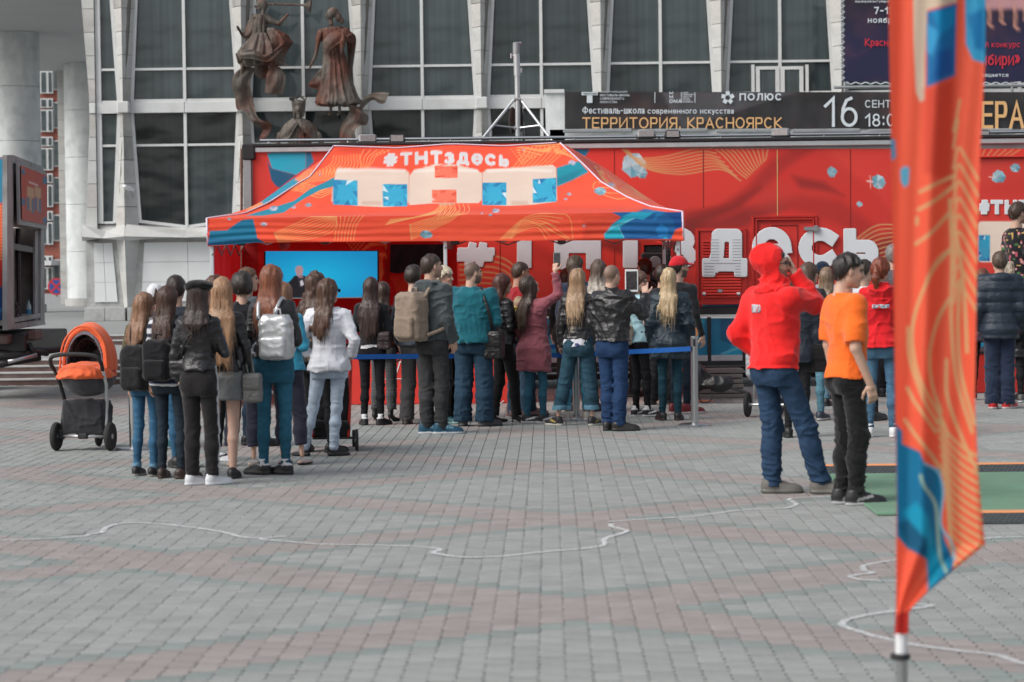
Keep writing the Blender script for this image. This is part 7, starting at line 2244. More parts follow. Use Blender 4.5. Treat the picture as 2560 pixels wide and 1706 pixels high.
# --- feather flag in the foreground
YW = 8.6
flg = empty('feather_flag', (V(2262, 655, YW).x, YW, 0), 0, 'tall orange feather flag with blue crystal print on a pole in the foreground', 'flag')
ys = np.linspace(-260, 1585, 560)
Lx = np.interp(ys, [-260, 0, 700, 1000, 1300, 1520, 1585], [2216, 2221, 2234, 2238, 2242, 2240, 2236])
Rx = np.interp(ys, [-260, 0, 160, 400, 590, 800, 1000, 1200, 1300, 1362, 1425, 1480, 1515, 1530, 1585], [2468, 2464, 2462, 2449, 2444, 2440, 2437, 2447, 2456, 2463, 2385, 2320, 2285, 2273, 2271])
us = np.linspace(0, 1, 90)
gF = Lx[:, None] * (1 - us) + Rx[:, None] * us
F2 = np.stack([gF.ravel(), np.repeat(ys, 90)], 1)
uu = np.tile(us, len(ys)); yy = np.repeat(ys, 90)
wd = (Rx - Lx).repeat(90) / 230
dep = (.026 * np.sin(uu * 2 * PI * 1.45 + .5 + .0011 * yy) + .012 * np.sin(uu * 2 * PI * 3.1 + yy * .004)) * wd * np.clip(uu * 4, 0, 1)
d_ = np.stack([F2[:, 0] - 1280.0, 853.0 - F2[:, 1], np.full(len(F2), -F)], -1) @ MN.T
F3 = CAM + d_ * ((YW + dep) / d_[:, 1])[:, None]
PF = Paint(F2, srgb('#ff6748'), 1.6)
CR = srgb('#e3cdb4'); GF = srgb('#e6b27c')
PF.poly([(2280, -260), (2392, -260), (2392, 5), (2318, 25), (2312, 150), (2312, 250), (2300, 256), (2290, 230), (2284, 100)], CR)
PF.poly([(2392, 8), (2318, 30), (2316, 220), (2388, 190)], srgb('#1478b4')); PF.poly([(2318, 60), (2350, 80), (2330, 140), (2318, 130)], srgb('#3aa8dc'), soft=5)
PF.poly([(2330, 30), (2388, 20), (2386, 60), (2350, 90)], srgb('#0f93c9'), soft=5); PF.poly([(2340, 130), (2380, 120), (2384, 180), (2330, 205)], srgb('#0c5fa6'), soft=6)
PF.poly([(2408, -260), (2470, -260), (2464, 160), (2432, 150), (2414, 110)], srgb('#3ba6d4')); PF.poly([(2420, 40), (2460, 20), (2462, 130), (2436, 120)], srgb('#167fba'), soft=6)
PF.poly([(2312, 225), (2385, 195), (2385, 480), (2350, 450), (2312, 430)], srgb('#e04a34'), soft=10, alpha=.8)  # darker drapery print, with the shading of a fold painted into the colour
PF.poly([(2222, 345), (2238, 350), (2240, 395), (2226, 405)], srgb('#5ba6cc')); PF.poly([(2250, 425), (2262, 415), (2274, 420), (2272, 460), (2262, 470), (2252, 455)], srgb('#5fb4d4'))
for pl2 in wave_family([(2395, 300), (2390, 330), (2384, 370)], [(2400, 250), (2392, 290), (2384, 330)], 2): PF.line(pl2, 6, GF)
for k in range(9):
 y0 = 360 + k * 42
 PF.line(catmull([(2384, y0 + 62), (2396, y0 + 10), (2420, y0 + 45), (2446, y0 + 90)], 6), 7, GF, .95)
for pl2 in (([(2300, 480), (2340, 460), (2385, 440)]), ([(2296, 525), (2340, 500), (2385, 465)]), ([(2290, 610), (2330, 580), (2376, 530)]), ([(2318, 700), (2345, 650), (2375, 625)]), ([(2292, 560), (2293, 545)])):
 PF.line(catmull(pl2, 6), 9, GF)
for pl2 in ([(2375, 625), (2330, 680), (2292, 770), (2280, 850), (2300, 950), (2350, 1040), (2370, 1090)], [(2375, 745), (2345, 800), (2325, 880), (2330, 960), (2352, 1030)],
   [(2270, 820), (2275, 900), (2310, 1000), (2345, 1060)], [(2268, 970), (2290, 1010), (2340, 1080)], [(2262, 1050), (2290, 1090), (2330, 1140), (2362, 1190)],
   [(2375, 500), (2380, 640), (2378, 800), (2392, 950), (2430, 1080)], [(2400, 700), (2395, 820), (2402, 930), (2436, 1060)], [(2384, 560), (2400, 640), (2412, 760), (2418, 880)], [(2366, 900), (2370, 1000), (2420, 1130), (2446, 1180)]):
 PF.line(catmull(pl2, 8), 9, GF)
for k in range(15):
 y0 = 1050 + k * 22
 PF.line(catmull([(2345 + k * 2.5, y0), (2380, y0 + 45), (2420, y0 + 78), (2460, y0 + 100)], 6), 8.5, GF, .95)
PF.poly([(2240, 1060), (2256, 1080), (2256, 1110), (2300, 1130), (2312, 1160), (2350, 1175), (2358, 1240), (2350, 1300), (2362, 1350), (2384, 1400), (2380, 1440), (2322, 1484), (2318, 1400), (2300, 1388), (2268, 1370), (2242, 1340)], srgb('#0d7aa6'))
PF.poly([(2258, 1280), (2290, 1255), (2320, 1290), (2340, 1380), (2370, 1410), (2322, 1484), (2318, 1400)], srgb('#0fa3c8'), soft=7)
PF.poly([(2244, 1310), (2270, 1300), (2318, 1350), (2318, 1392), (2270, 1372)], srgb('#0a5f84'), soft=6)
PF.line(catmull([(2302, 1190), (2310, 1215), (2338, 1260), (2344, 1320), (2350, 1390), (2366, 1430)], 8), 9, srgb('#9fc4b4'))
PF.line(catmull([(2312, 1160), (2345, 1180), (2358, 1230), (2352, 1310), (2380, 1360), (2386, 1400)], 8), 6, srgb('#8cc6dc'))
PF.poly([(2236, 1540), (2272, 1525), (2272, 1586), (2234, 1586)], srgb('#c23028'), soft=4)
i7 = np.arange(len(ys) * 90).reshape(len(ys), 90)
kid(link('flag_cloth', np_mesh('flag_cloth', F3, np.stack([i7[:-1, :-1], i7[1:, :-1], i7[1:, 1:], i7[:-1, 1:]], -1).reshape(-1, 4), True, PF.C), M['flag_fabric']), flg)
pt0 = V(2253, 1300, YW)
kid(autosmooth(MB().tube([(V(2256, 1640, YW).x, YW + .03, .0 + V(2256, 1645, YW).z), V(2254, 1575, YW + .03)], [.022, .021], 12).build('pole', M['white_paint'])), flg)
kid(autosmooth(MB().tube([V(2254, 1574, YW + .05), V(2254, 1000, YW + .05), V(2240, -260, YW + .05)], [.020, .017, .010], 12).build('pole_upper', M['red_paint'])), flg)
zc_ = V(2256, 1645, YW).z
kid(autosmooth(MB().lathe([(.026, -.012), (.036, -.008), (.036, .008), (.026, .012)], (V(2254, 1645, YW).x, YW + .03, zc_), 20).build('pole_ring', M['black_plastic'])), flg)
kid(autosmooth(MB().tube([(V(2258, 1660, YW).x, YW + .03, zc_ - .01), (V(2258, 1660, YW).x, YW + .03, .03)], .021, 14).build('pole_foot', M['steel'])), flg)
fxp = V(2258, 1660, YW).x
for a in (20, 110, 200, 290):
 kid(MB().obox((fxp + .28 * math.cos(R(a)), YW + .03 + .28 * math.sin(R(a)), .018), (.28 * math.cos(R(a)), .28 * math.sin(R(a)), 0), (-.02 * math.sin(R(a)), .02 * math.cos(R(a)), 0), (0, 0, .012)).build('base_leg', M['black_metal']), flg)
# --- green mats with rubber ramps
M['turf'] = mat('turf', (.14, .265, .175), rough=.95, var=.14, scale=(3, 3, 3), bump=.6, bscale=(200, 200, 200), bdist=.006, dirt=((.16, .25, .18), .5, 2))
M['ramp_orange'] = mat('ramp_orange', (.75, .30, .12), rough=.6, var=.1)
M['ramp_rubber'] = mat('ramp_rubber', (.055, .065, .07), rough=.8, var=.25, scale=(40, 40, 40))
gx0 = G(2155, 1262).x; yb_ = G(2200, 1190).y; yf_ = G(2500, 1288).y
mt = empty('play_mat', (gx0, yf_, 0), 0, 'green artificial turf mat on the pavers at the right', 'mat')
ym_ = (yb_ + yf_) / 2 + .05
for k, (y0, y1) in enumerate(((yf_, ym_ - .006), (ym_ + .006, yb_))):
 for j in range(3):
  x0 = gx0 + j * 2.0 + (.25 if k else 0)
  kid(MB().box((gx0 if j == 0 else x0 + .004, y0, .004), (x0 + 2.0 - .004, y1, .022 + .002 * (j % 2)), .004).build('turf_sheet', M['turf']), mt)
def ramp(name, xa, xb, ya, yb2, label):
 e = empty(name, (xa, ya, 0), 0, label, 'ramp', 'rubber edge ramps of the mat')
 n = max(1, int((xb - xa) / 1.0))
 for k in range(n):
  x0, x1 = xa + (xb - xa) * k / n + .003, xa + (xb - xa) * (k + 1) / n - .003
  kid(MB().prism([(x0, ya, .003), (x0, yb2, .003), (x0, yb2, .05), (x0, ya, .012)], (x1 - x0, 0, 0)).build('rubber_ramp', M['ramp_rubber']), e)
  kid(MB().box((x0, yb2 + .002, .003), (x1, yb2 + .13, .056), .004).build('orange_edge', M['ramp_orange']), e)
  st_ = MB()
  for i in range(int((x1 - x0) / .035)):
   for j in range(5):
    t = (j + .5) / 5
    st_.obox((x0 + .02 + i * .035 + (.017 if j % 2 else 0), ya + (yb2 - ya) * t, .0135 + .038 * t), (.010, 0, 0), (0, .010, 0), (0, 0, .003))
  o = kid(st_.build('studs', M['ramp_rubber']), e); o['kind'] = 'stuff'
 return e
ramp('edge_ramp', G(2068, 1186).x, gx0 + 5.0, G(2200, 1187).y + .02, G(2200, 1187).y + .25, 'rubber ramp with orange edge behind the green mat')
ramp('edge_ramp', G(2420, 1300).x, gx0 + 5.0, G(2500, 1311).y, G(2500, 1311).y + .22, 'rubber ramp with orange edge at the front right of the mat')
# --- queue posts and belts
def stanchion(px, py, label, h=.92, redtop=False):
 p = G(px, py)
 e = empty('barrier_post', p, 0, label, 'barrier post', 'steel queue barrier posts')
 autosmooth(MB().lathe([(.17, 0), (.172, .008), (.15, .022), (.05, .03)], (0, 0, 0), 32).build('base', M['steel'], e))
 autosmooth(MB().lathe([(.039, .028), (.039, h - .12)], (0, 0, 0), 22).build('post', M['steel'], e))
 autosmooth(MB().lathe([(.041, h - .119), (.041, h - .01), (.03, h)], (0, 0, 0), 22).build('belt_head', M['red_paint'] if redtop else M['steel'], e))
 MB().box((-.012, -.0445, h - .105), (.012, -.036, h - .03)).build('slot', M['black_plastic'], e)
 return p
S1 = stanchion(334, 1125, 'steel barrier post left of the girls with backpacks', .90)
S3 = stanchion(752, 1082, 'steel barrier post with red head beside the woman in white', .93, True)
S4 = stanchion(1441, 1049, 'steel barrier post behind the legs of the woman in cuffed jeans', .90)
S5 = stanchion(1737, 1064, 'tall steel barrier post at the right end of the belt', .93)
def belt(pts, label, w=.05):
 e = MB()
 a = [Vector(p) for p in pts]
 v, f = [], []
 n = 24
 for k in range(n + 1):
  t = k / n * (len(a) - 1); i = min(int(t), len(a) - 2); u = t - i
  p = a[i].lerp(a[i + 1], u)
  v += [(p.x, p.y, p.z - w / 2), (p.x, p.y, p.z + w / 2), (p.x, p.y + .003, p.z + w / 2), (p.x, p.y + .003, p.z - w / 2)]
 for k in range(n):
  b = 4 * k
  for j in range(4): f.append((b + j, b + (j + 1) % 4, b + 4 + (j + 1) % 4, b + 4 + j))
 e.add(v, f)
 return tag(e.build('barrier_belt', M['belt_blue']), label, 'barrier belt', 'blue retractable belts between the posts')
def bel(p, px, py, dx=0): return (p.x + dx, p.y - .045, V(px, py, p.y).z)
belt([bel(S3, 752, 893, .04), bel(S4, 1441, 888, -.04)], 'long blue belt stretched in front of the man in the teal sweater')
belt([bel(S4, 1441, 886, .04), bel(S5, 1737, 872, -.04)], 'short blue belt reaching the right hand barrier post')
pr_ = G(1560, 1015)
belt([(V(1000, 888, 30.3).x, 30.3, V(1000, 888, 30.3).z), (V(1402, 866, 30.6).x, 30.6, V(1402, 866, 30.6).z)], 'farther blue belt glimpsed between the people at the tent')
# --- pushchairs
def wheel(e, c, r, w=.03, rim='aluminium', rz=0):
 q = empty('wheel', c, rz, parent=e)
 autosmooth(MB().lathe([(r * .78, -w * .4), (r * .93, -w / 2), (r, -w * .25), (r, w * .25), (r * .93, w / 2), (r * .78, w * .4)], (0, 0, 0), 30, 'X').build('tyre', M['rubber'], q))
 rm = MB()
 for k in range(6):
  a = k * PI / 3
  rm.tube([(0, 0, 0), (0, r * .78 * math.cos(a), r * .78 * math.sin(a))], r * .06, 6)
 rm.lathe([(r * .72, -w * .35), (r * .80, -w * .35), (r * .80, w * .35), (r * .72, w * .35)], (0, 0, 0), 30, 'X')
 rm.lathe([(.001, -w * .6), (r * .18, -w * .5), (r * .18, w * .5), (.001, w * .6)], (0, 0, 0), 14, 'X')
 autosmooth(rm.build('rim', M[rim], q))
 return q
M['pram_orange'] = mat('pram_orange', srgb('#e8622c'), rough=.7, var=.06, bump=.4, bscale=(9, 9, 9), bdist=.02, sheen=.2)
prm = empty('pram', G(209, 1127), R(-9), 'orange and grey pram standing alone on the left', 'pram')
for s in (-1, 1):
 wheel(prm, (s * .265, 0, .134), .134, .045)
 MB().tube([(s * .225, 0, .134), (s * .215, .04, .30), (s * .205, .08, .46), (s * .225, .02, .62), (s * .235, -.10, .76)], [.017, .016, .02, .018, .016], 10).build('side_frame', M['aluminium'] if s > 0 else M['black_metal'], prm, smooth=True)
 MB().tube([(s * .205, .08, .46), (s * .13, .34, .30), (s * .07, .52, .14)], .014, 8).build('front_leg', M['aluminium'], prm, smooth=True)
 MB().box((s * .225 - .03, -.02, .10), (s * .225 + .03, .06, .2), .012).build('hub_cover', M['black_plastic'], prm)
wheel(prm, (-.045, .55, .085), .085, .03); wheel(prm, (.045, .55, .085), .085, .03)
MB().tube([(-.22, 0, .134), (.22, 0, .134)], .013, 10).build('axle', M['aluminium'], prm, smooth=True)
MB().box((-.05, -.03, .11), (.05, .03, .165), .012).build('brake', M['black_plastic'], prm)
MB().tube(catmull3([(-.235, -.10, .76), (-.245, -.17, .83), (-.20, -.22, .895), (0, -.24, .915), (.20, -.22, .895), (.245, -.17, .83), (.235, -.10, .76)], 6), .019, 10).build('handle', M['rubber'], prm, smooth=True)
def _o(nm, fn, lo, hi, vx, mt_, col=(1, 1, 1), disp=None):
 return sdf_obj(nm, fn, lo, hi, vx, col, mt_, prm, disp=disp)
_o('basket', lambda P: np.maximum(rbox(P, (0, .12, .31), (.20 , .15, .16), .03), (-P[..., 1] - .02 - (P[..., 2] - .2) * .15)), (-.25, -.1, .1), (.25, .32, .52), .011, 'cloth', (.035, .036, .04), lambda p: folds(p, .010, (6, 6, 12), 1))
_o('carrycot', lambda P: np.maximum(ellipsoid(P, (0, .18, .70), (.235, .40, .20)), P[..., 2] - .70), (-.28, -.25, .46), (.28, .62, .74), .012, 'cloth', (.07, .07, .078), lambda p: folds(p, .004, (6, 6, 9), 2))
_o('apron', lambda P: np.maximum(np.maximum(ellipsoid(P, (0, .10, .70), (.255, .36, .135)), .685 - P[..., 2]), P[..., 1] - .28 - 0 * P[..., 0]), (-.3, -.3, .66), (.3, .36, .86), .011, 'pram_orange', disp=lambda p: folds(p, .008, (7, 7, 14), 3))
def hoodfn(P):
 d = np.abs(ellipsoid(P, (0, .22, .80), (.235, .30, .375))) - .012
 d = np.maximum(d, .05 - P[..., 1] + (P[..., 2] - .8) * .12)
 return np.maximum(d, .74 - P[..., 2])
hd = _o('hood', hoodfn, (-.28, -.02, .70), (.28, .56, 1.22), .011, 'pram_orange', disp=lambda p: .004 * np.sin(p[:, 1] * 45))
_o('hood_lining', lambda P: np.maximum(np.maximum(np.abs(ellipsoid(P, (0, .22, .80), (.212, .275, .35))) - .006, .06 - P[..., 1]), .745 - P[..., 2]), (-.28, -.02, .70), (.28, .56, 1.22), .012, 'cloth', (.20, .19, .22))
_o('shade', lambda P: np.maximum(np.maximum(np.abs(ellipsoid(P, (0.02, .26, .80), (.20, .25, .27))) - .006, .15 - P[..., 1] - P[..., 0] * .4), .745 - P[..., 2]), (-.28, .0, .70), (.28, .56, 1.12), .012, 'cloth', (.045, .035, .035))
MB().tube(catmull3([(-.235, .03, .76), (-.20, .045, 1.0), (-.1, .05, 1.13), (0, .05, 1.165), (.1, .05, 1.13), (.20, .045, 1.0), (.235, .03, .76)], 6), .010, 8).build('hood_rim', M['pram_orange'], prm, smooth=True)
s2 = empty('pushchair', G(850, 1128), R(6), 'black pushchair with red frame in front of the woman in white', 'pushchair')
wheel(s2, (.155, 0, .10), .10, .03); wheel(s2, (-.30, .05, .10), .10, .03); wheel(s2, (.14, .5, .08), .08, .03); wheel(s2, (-.28, .5, .08), .08, .03)
for x in (-.25, .08):
 MB().tube([(x, .0, .13), (x + .02, .1, .45), (x + .03, .0, .75), (x + .03, -.12, .98)], .014, 8).build('side_frame', M['red_paint'], s2, smooth=True)
 MB().tube([(x, .5, .1), (x + .02, .2, .4)], .012, 8).build('front_leg', M['red_paint'], s2, smooth=True)
MB().tube([(-.25, 0, .12), (.15, 0, .12)], .011, 8).build('axle', M['black_metal'], s2)
MB().tube([(-.22, -.12, .98), (.11, -.12, .98)], .018, 8).build('handle', M['rubber'], s2)
sdf_obj('seat', lambda P: np.minimum(rbox(P, (-.08, .12, .55), (.17, .05, .28), .04), rbox(P, (-.08, .28, .33), (.17, .18, .05), .04)), (-.3, 0, .2), (.14, .52, .9), .013, (.025, .025, .028), 'cloth', s2, disp=lambda p: folds(p, .01, (7, 7, 9), 4))
sdf_obj('basket', lambda P: rbox(P, (-.08, .15, .20), (.17, .15, .08), .03), (-.3, -.05, .08), (.14, .35, .32), .013, (.02, .02, .022), 'cloth', s2, disp=lambda p: folds(p, .01, (7, 7, 9), 5))
s3 = empty('pushchair', G(1905, 1043), R(-18), 'silver grey pushchair half hidden behind the man in the red hoodie', 'pushchair')
wheel(s3, (-.16, 0, .135), .135, .04); wheel(s3, (.34, 0, .135), .135, .04); wheel(s3, (.1, .5, .09), .09, .04)
MB().tube([(-.14, 0, .135), (.32, 0, .135)], .016, 8).build('axle', M['aluminium'], s3)
for x in (-.10, .28):
 MB().tube([(x, 0, .14), (x, .1, .4), (x, -.05, .75), (x - .01, -.22, .98)], .015, 8).build('side_frame', M['aluminium'], s3, smooth=True)
MB().tube([(-.11, -.22, .98), (.27, -.22, .98)], .018, 8).build('handle', M['black_plastic'], s3)
sdf_obj('seat', lambda P: smin(rbox(P, (.09, -.02, .62), (.25, .10, .20), .07), rbox(P, (.09, .15, .48), (.22, .2, .07), .05), .06), (-.25, -.2, .3), (.42, .4, .9), .013, (.50, .53, .56), 'cloth', s3, disp=lambda p: -.006 * np.abs(np.sin(p[:, 2] * 50)))
# --- things at the foot of the trailer
pk = empty('plank_stack', G(1808, 993), R(2), 'stack of weathered grey planks on the ground below the trailer', 'planks')
M['old_wood'] = mat('old_wood', (.22, .21, .19), rough=.9, var=.3, scale=(2, 20, 20))
for k in range(6):
 w = .16 + .02 * random.random()
 MB().box((-.42 + random.uniform(-.04, .04), -.25, k * .062), (.22 + random.uniform(-.03, .03), .15, k * .062 + .052), .006).build('plank', M['old_wood'], pk)
hg_ = empty('camera_bag', G(1765, 1010), 0, 'black camera bag lying behind the right hand barrier post', 'bag')
sdf_obj('pouch', lambda P: smin(ellipsoid(P, (-.12, .1, .32), (.16, .12, .17)), ellipsoid(P, (.16, .0, .24), (.17, .09, .10)), .05), (-.4, -.2, .02), (.45, .4, .6), .014, (.016, .016, .018), 'leather', hg_, disp=lambda p: folds(p, .014, (7, 7, 7), 6))
MB().tube([(-.05, 0, .42), (.2, -.02, .22), (.52, -.06, .12)], .014, 8).build('monopod', M['black_metal'], hg_)
MB().tube(catmull3([(-.2, .1, .44), (-.16, .05, .6), (-.1, 0, .85), (-.16, 0, 1.0)], 5), .014, 6).build('orange_strap', M['ramp_orange'], hg_)
MB().tube(catmull3([(.06, 0, .2), (.06, -.05, .0 + .05), (-.06, -.1, .03), (-.12, -.1, .2)], 5), .008, 6).build('cord', M['black_plastic'], hg_)
tp = empty('traffic_disc', G(1757, 1004), 0, 'small flat orange disc on the ground beside the barrier post', 'disc')
autosmooth(MB().lathe([(.13, .002), (.12, .012), (.03, .018)], (0, 0, 0), 24).build('disc', M['ramp_orange'], tp))
# --- bronze figures on the theatre front
M['bronze'] = mat('bronze', attr='Col', rough=.62, metal=.15, spec=.4, var=.35, scale=(7, 7, 4), bump=.7, bscale=(13, 13, 5), bdist=.05, dirt=((.05, .03, .022), .7, 3.0))
YR = YB - 1.0
def W3(x, y, dy=0.0): return np.array(V(x, y, YR)) + np.array([0, dy, 0])
def bpaint(v, c):
 n = np.clip(.42 + 1.3 * noise(v, (2.6, 2.6, 1.8), 3) + .3 * noise(v, 9.0, 4), 0, 1)[:, None]
 return (np.array((.115, .042, .027)) * n + np.array((.125, .108, .092)) * (1 - n)).astype(np.float32)
def px(r): return r * YR / F
def caps(P, a, b, ra, rb, dy=(0, 0)): return capsule(P, W3(*a, dy[0]), W3(*b, dy[1]), px(ra), px(rb))
def ell(P, c, rx, ry, rz=None, dy=0): return ellipsoid(P, W3(*c, dy), (px(rx), px(rz or rx), px(ry)))
def robe(P, rows, dep=.75, nf=9, amp=.02, dy=None, seed=0, hem=0.0):
 rows = sorted(rows, key=lambda r: -r[1])
 c = np.array([W3(r[0], r[1], (dy or 0)) for r in rows]); zs = c[:, 2]; hw = np.array([px(r[2]) for r in rows])
 z = P[..., 2]
 cx = np.interp(z, zs, c[:, 0]); cy = c[0, 1]; rx = np.interp(z, zs, hw); ry = rx * dep
 an = np.arctan2(P[..., 1] - cy, P[..., 0] - cx)
 f = np.sin(an * nf + 2.2 * noise(P, (1.5, 1.5, 1.0), seed)) * .6 + np.sin(an * nf * 1.9 + 1.3 + 3 * noise(P, (1, 1, .8), seed + 2)) * .4
 am = amp * (.25 + .75 * np.clip((zs[-1] - z) / (zs[-1] - zs[0]), 0, 1))
 q = np.hypot((P[..., 0] - cx) / rx, (P[..., 1] - cy) / ry)
 d = (q - 1) * np.minimum(rx, ry) - am * f
 zl = zs[0] + hem * f
 return np.maximum(d * .8, np.maximum(z - zs[-1], zl - z))
def strip(name, rows, e, bulge=.12, th=.03, n=7, wav=0.0):
 a = catmull3([W3(r[0], r[1], r[2]) for r in rows], 6); b = catmull3([W3(r[3], r[4], r[5]) for r in rows], 6)
 v = []; m = len(a)
 for lay in (0, 1):
  for i in range(m):
   for k in range(n):
    t = k / (n - 1)
    p = a[i] * (1 - t) + b[i] * t
    w = np.linalg.norm(b[i] - a[i])
    p = p + np.array([0, -bulge * w * math.sin(PI * t) - wav * w * math.sin(3 * PI * t + i * .25) + lay * th, 0])
    v.append(p)
 f = []
 N_ = m * n
 for i in range(m - 1):
  for k in range(n - 1):
   q = (i * n + k, i * n + k + 1, (i + 1) * n + k + 1, (i + 1) * n + k)
   f.append(q); f.append(tuple(reversed([x + N_ for x in q])))
  for k in (0, n - 1):
   f.append((i * n + k, (i + 1) * n + k, (i + 1) * n + k + N_, i * n + k + N_))
 for i in (0, m - 1):
  for k in range(n - 1): f.append((i * n + k, i * n + k + 1, i * n + k + 1 + N_, i * n + k + N_))
 v = np.array(v, np.float32)
 return kid(link(name, np_mesh(name, v, f, True, bpaint(v, None)), M['bronze']), e)
def bronze(label, fields, base):
 e = empty('statue', W3(*base), 0, label, 'statue', 'bronze figures on the theatre front')
 for nm, fn, (x0, y0, x1, y1), amp in fields:
  o = sdf_obj(nm, fn, W3(x0, y1, -.7), W3(x1, y0, .5), .024, (1, 1, 1), 'bronze', None, bpaint,
     disp=(lambda p, a=amp: a * (np.abs(noise(p, (8, 8, 2.5), 2)) - .4) + a * .4 * noise(p, 14.0, 5)) if amp else None)
  kid(o, e)
 return e
def f_head(P, c, r, look=0, neck=1.9):
 d = ell(P, c, r * .85, r * 1.2, r)
 d = smin(d, caps(P, (c[0], c[1] + r * .6), (c[0] - look * 2, c[1] + r * neck), r * .42, r * .5), .03)
 if look: d = smin(d, smin(caps(P, (c[0] + look * r * .8, c[1] - r * .1), (c[0] + look * r * 1.08, c[1] + r * .3), r * .12, r * .2), ell(P, (c[0] + look * r * .5, c[1] + r * .9), r * .35, r * .3), .02), .02)
 else:
  d = smin(d, capsule(P, W3(c[0], c[1] - r * .1, -.10), W3(c[0], c[1] + r * .35, -.13), .014, .022), .02)
  for s_ in (-1, 1): d = -smin(-d, ell(P, (c[0] + s_ * r * .36, c[1] - r * .05), r * .2, r * .16, r * .2, -.12), .01)
 return d
def hand_(P, p, q, w=2.2):
 d = 9.0
 for k in (-1.5, -.5, .5, 1.5):
  c = caps(P, (p[0] + k * w * .5, p[1]), (q[0] + k * w, q[1] - abs(k) * 1.5), w * .55, w * .38)
  d = c if k == -1.5 else np.minimum(d, c)
 return d
def woman(P):
 d = f_head(P, (826, 36), 11.5, -1, 2.1)
 d = smin(d, smin(ell(P, (833, 30), 12, 12), ell(P, (846, 42), 8, 12), .04), .02)
 d = smin(d, smin(ell(P, (855, 52), 5, 8), ell(P, (838, 24), 7, 4), .02), .02)
 d = smin(d, caps(P, (812, 78), (846, 76), 8, 9), .05)
 d = smin(d, smin(caps(P, (803, 82), (797, 98), 10, 8.5), caps(P, (797, 98), (789, 140), 5.5, 4.5), .02), .03)
 d = smin(d, caps(P, (789, 140), (777, 164), 4.8, 3.2), .02)
 d = smin(d, hand_(P, (776, 166), (772, 181), 2.4), .01)
 d = smin(d, smin(caps(P, (864, 80), (878, 102), 11, 7, (0, -.05)), caps(P, (878, 104), (862, 98), 6, 4.5, (-.1, -.35)), .04), .05)
 d = smin(d, hand_(P, (860, 96), (857, 104), 2.6), .02)
 for x in (827, 849): d = smin(d, smin(caps(P, (x, 250), (x, 281), 4.5, 3.6), caps(P, (x, 284), (x - 3, 288), 3.6, 3.2, (0, -.12)), .03), .03)
 return d
e_ = bronze('tall bronze woman in a long pleated dress holding a sheaf', [
 ('figure', woman, (762, 10, 900, 296), .008),
 ('dress', lambda P: robe(P, [(830, 70, 24), (831, 90, 26), (833, 122, 22), (837, 150, 28), (840, 200, 36), (843, 235, 46), (845, 262, 57)], .6, 11, .035, hem=.05), (780, 60, 905, 280), .012),
 ('sheaf', lambda P: smin(caps(P, (862, 80), (861, 108), 2, 6, (-.4, -.4)), caps(P, (861, 108), (857, 142), 8, 2, (-.4, -.35)), .03), (845, 70, 880, 150), .02)], (845, 290))
strip('shawl', [(809, 128, -.20, 816, 140, -.2), (812, 104, -.28, 834, 124, -.33), (836, 80, -.25, 862, 104, -.34), (862, 70, -.1, 884, 86, -.16)], e_, .15, wav=.05)
strip('cape', [(850, 66, .0, 868, 74, -.1), (862, 92, .2, 888, 90, .1), (866, 130, .25, 886, 124, .2), (866, 170, .25, 880, 165, .25), (870, 205, .3, 876, 207, .3)], e_, .2, wav=.05)
strip('flying_cloth', [(812, 165, .1, 812, 195, .1), (796, 176, .1, 800, 220, .15), (780, 196, .15, 790, 222, .2), (768, 210, .2, 770, 216, .2)], e_, .12, wav=.08)
def angel(P):
 d = f_head(P, (660, 12), 10, 1, 2.2)
 d = smin(d, smin(ell(P, (652, 8), 10, 12), smin(ell(P, (640, 16), 6, 4), ell(P, (648, 22), 6, 4), .02), .03), .02)
 d = smin(d, caps(P, (640, 42), (668, 46), 8, 9), .04)
 d = smin(d, smin(caps(P, (672, 50), (696, 60), 9, 6), caps(P, (698, 60), (720, 36), 5, 3.2), .03), .03)
 d = smin(d, hand_(P, (721, 33), (727, 18), 2.0), .01)
 return d
def angel_legs(P):
 d = smin(caps(P, (664, 150), (618, 164), 9, 5.5), caps(P, (607, 160), (603, 184), 5, 3.2), .03)
 d = smin(d, caps(P, (664, 150), (690, 150), 9, 6), .03)
 d = smin(d, caps(P, (603, 184), (608, 190), 3.4, 2.2), .02)
 return smin(d, smin(caps(P, (690, 150), (710, 161), 6, 3.6), caps(P, (710, 161), (721, 165), 3.4, 2.2), .02), .02)
def trumpet(P):
 d = caps(P, (668, 10.5), (757, 13), 2.9, 3.1)
 a, b = W3(755, 13), W3(778, 16)
 u = (b - a) / np.linalg.norm(b - a)
 t = ((P - a) @ u.astype(np.float32)); L = float(np.linalg.norm(b - a))
 r = np.linalg.norm(P - a.astype(np.float32) - t[..., None] * u.astype(np.float32), axis=-1)
 R0 = .026 + .15 * np.clip(t / L, 0, 1) ** 1.8
 cone = np.maximum(np.maximum(r - R0, -t), t - L)
 return np.minimum(d, cone * .7)
e_ = bronze('bronze angel in billowing skirts blowing a long trumpet', [
 ('figure', angel, (590, -16, 735, 130), .006), ('legs', angel_legs, (590, 130, 735, 198), 0),
 ('bodice', lambda P: robe(P, [(654, 38, 15), (650, 60, 18), (650, 88, 16), (650, 98, 18)], .7, 7, .03), (625, 32, 680, 105), .015),
 ('skirt', lambda P: robe(P, [(652, 82, 18), (652, 98, 30), (650, 118, 44), (648, 136, 52), (646, 152, 54)], .6, 8, .06, hem=.14), (588, 78, 706, 162), .02),
 ('skirt_billow', lambda P: robe(P, [(676, 70, 15), (692, 90, 29), (700, 108, 31), (690, 130, 22), (685, 160, 17), (682, 174, 9)], .6, 5, .05, hem=.1), (655, 66, 735, 180), .02),
 ('trumpet', trumpet, (660, -10, 790, 42), 0)], (660, 200))
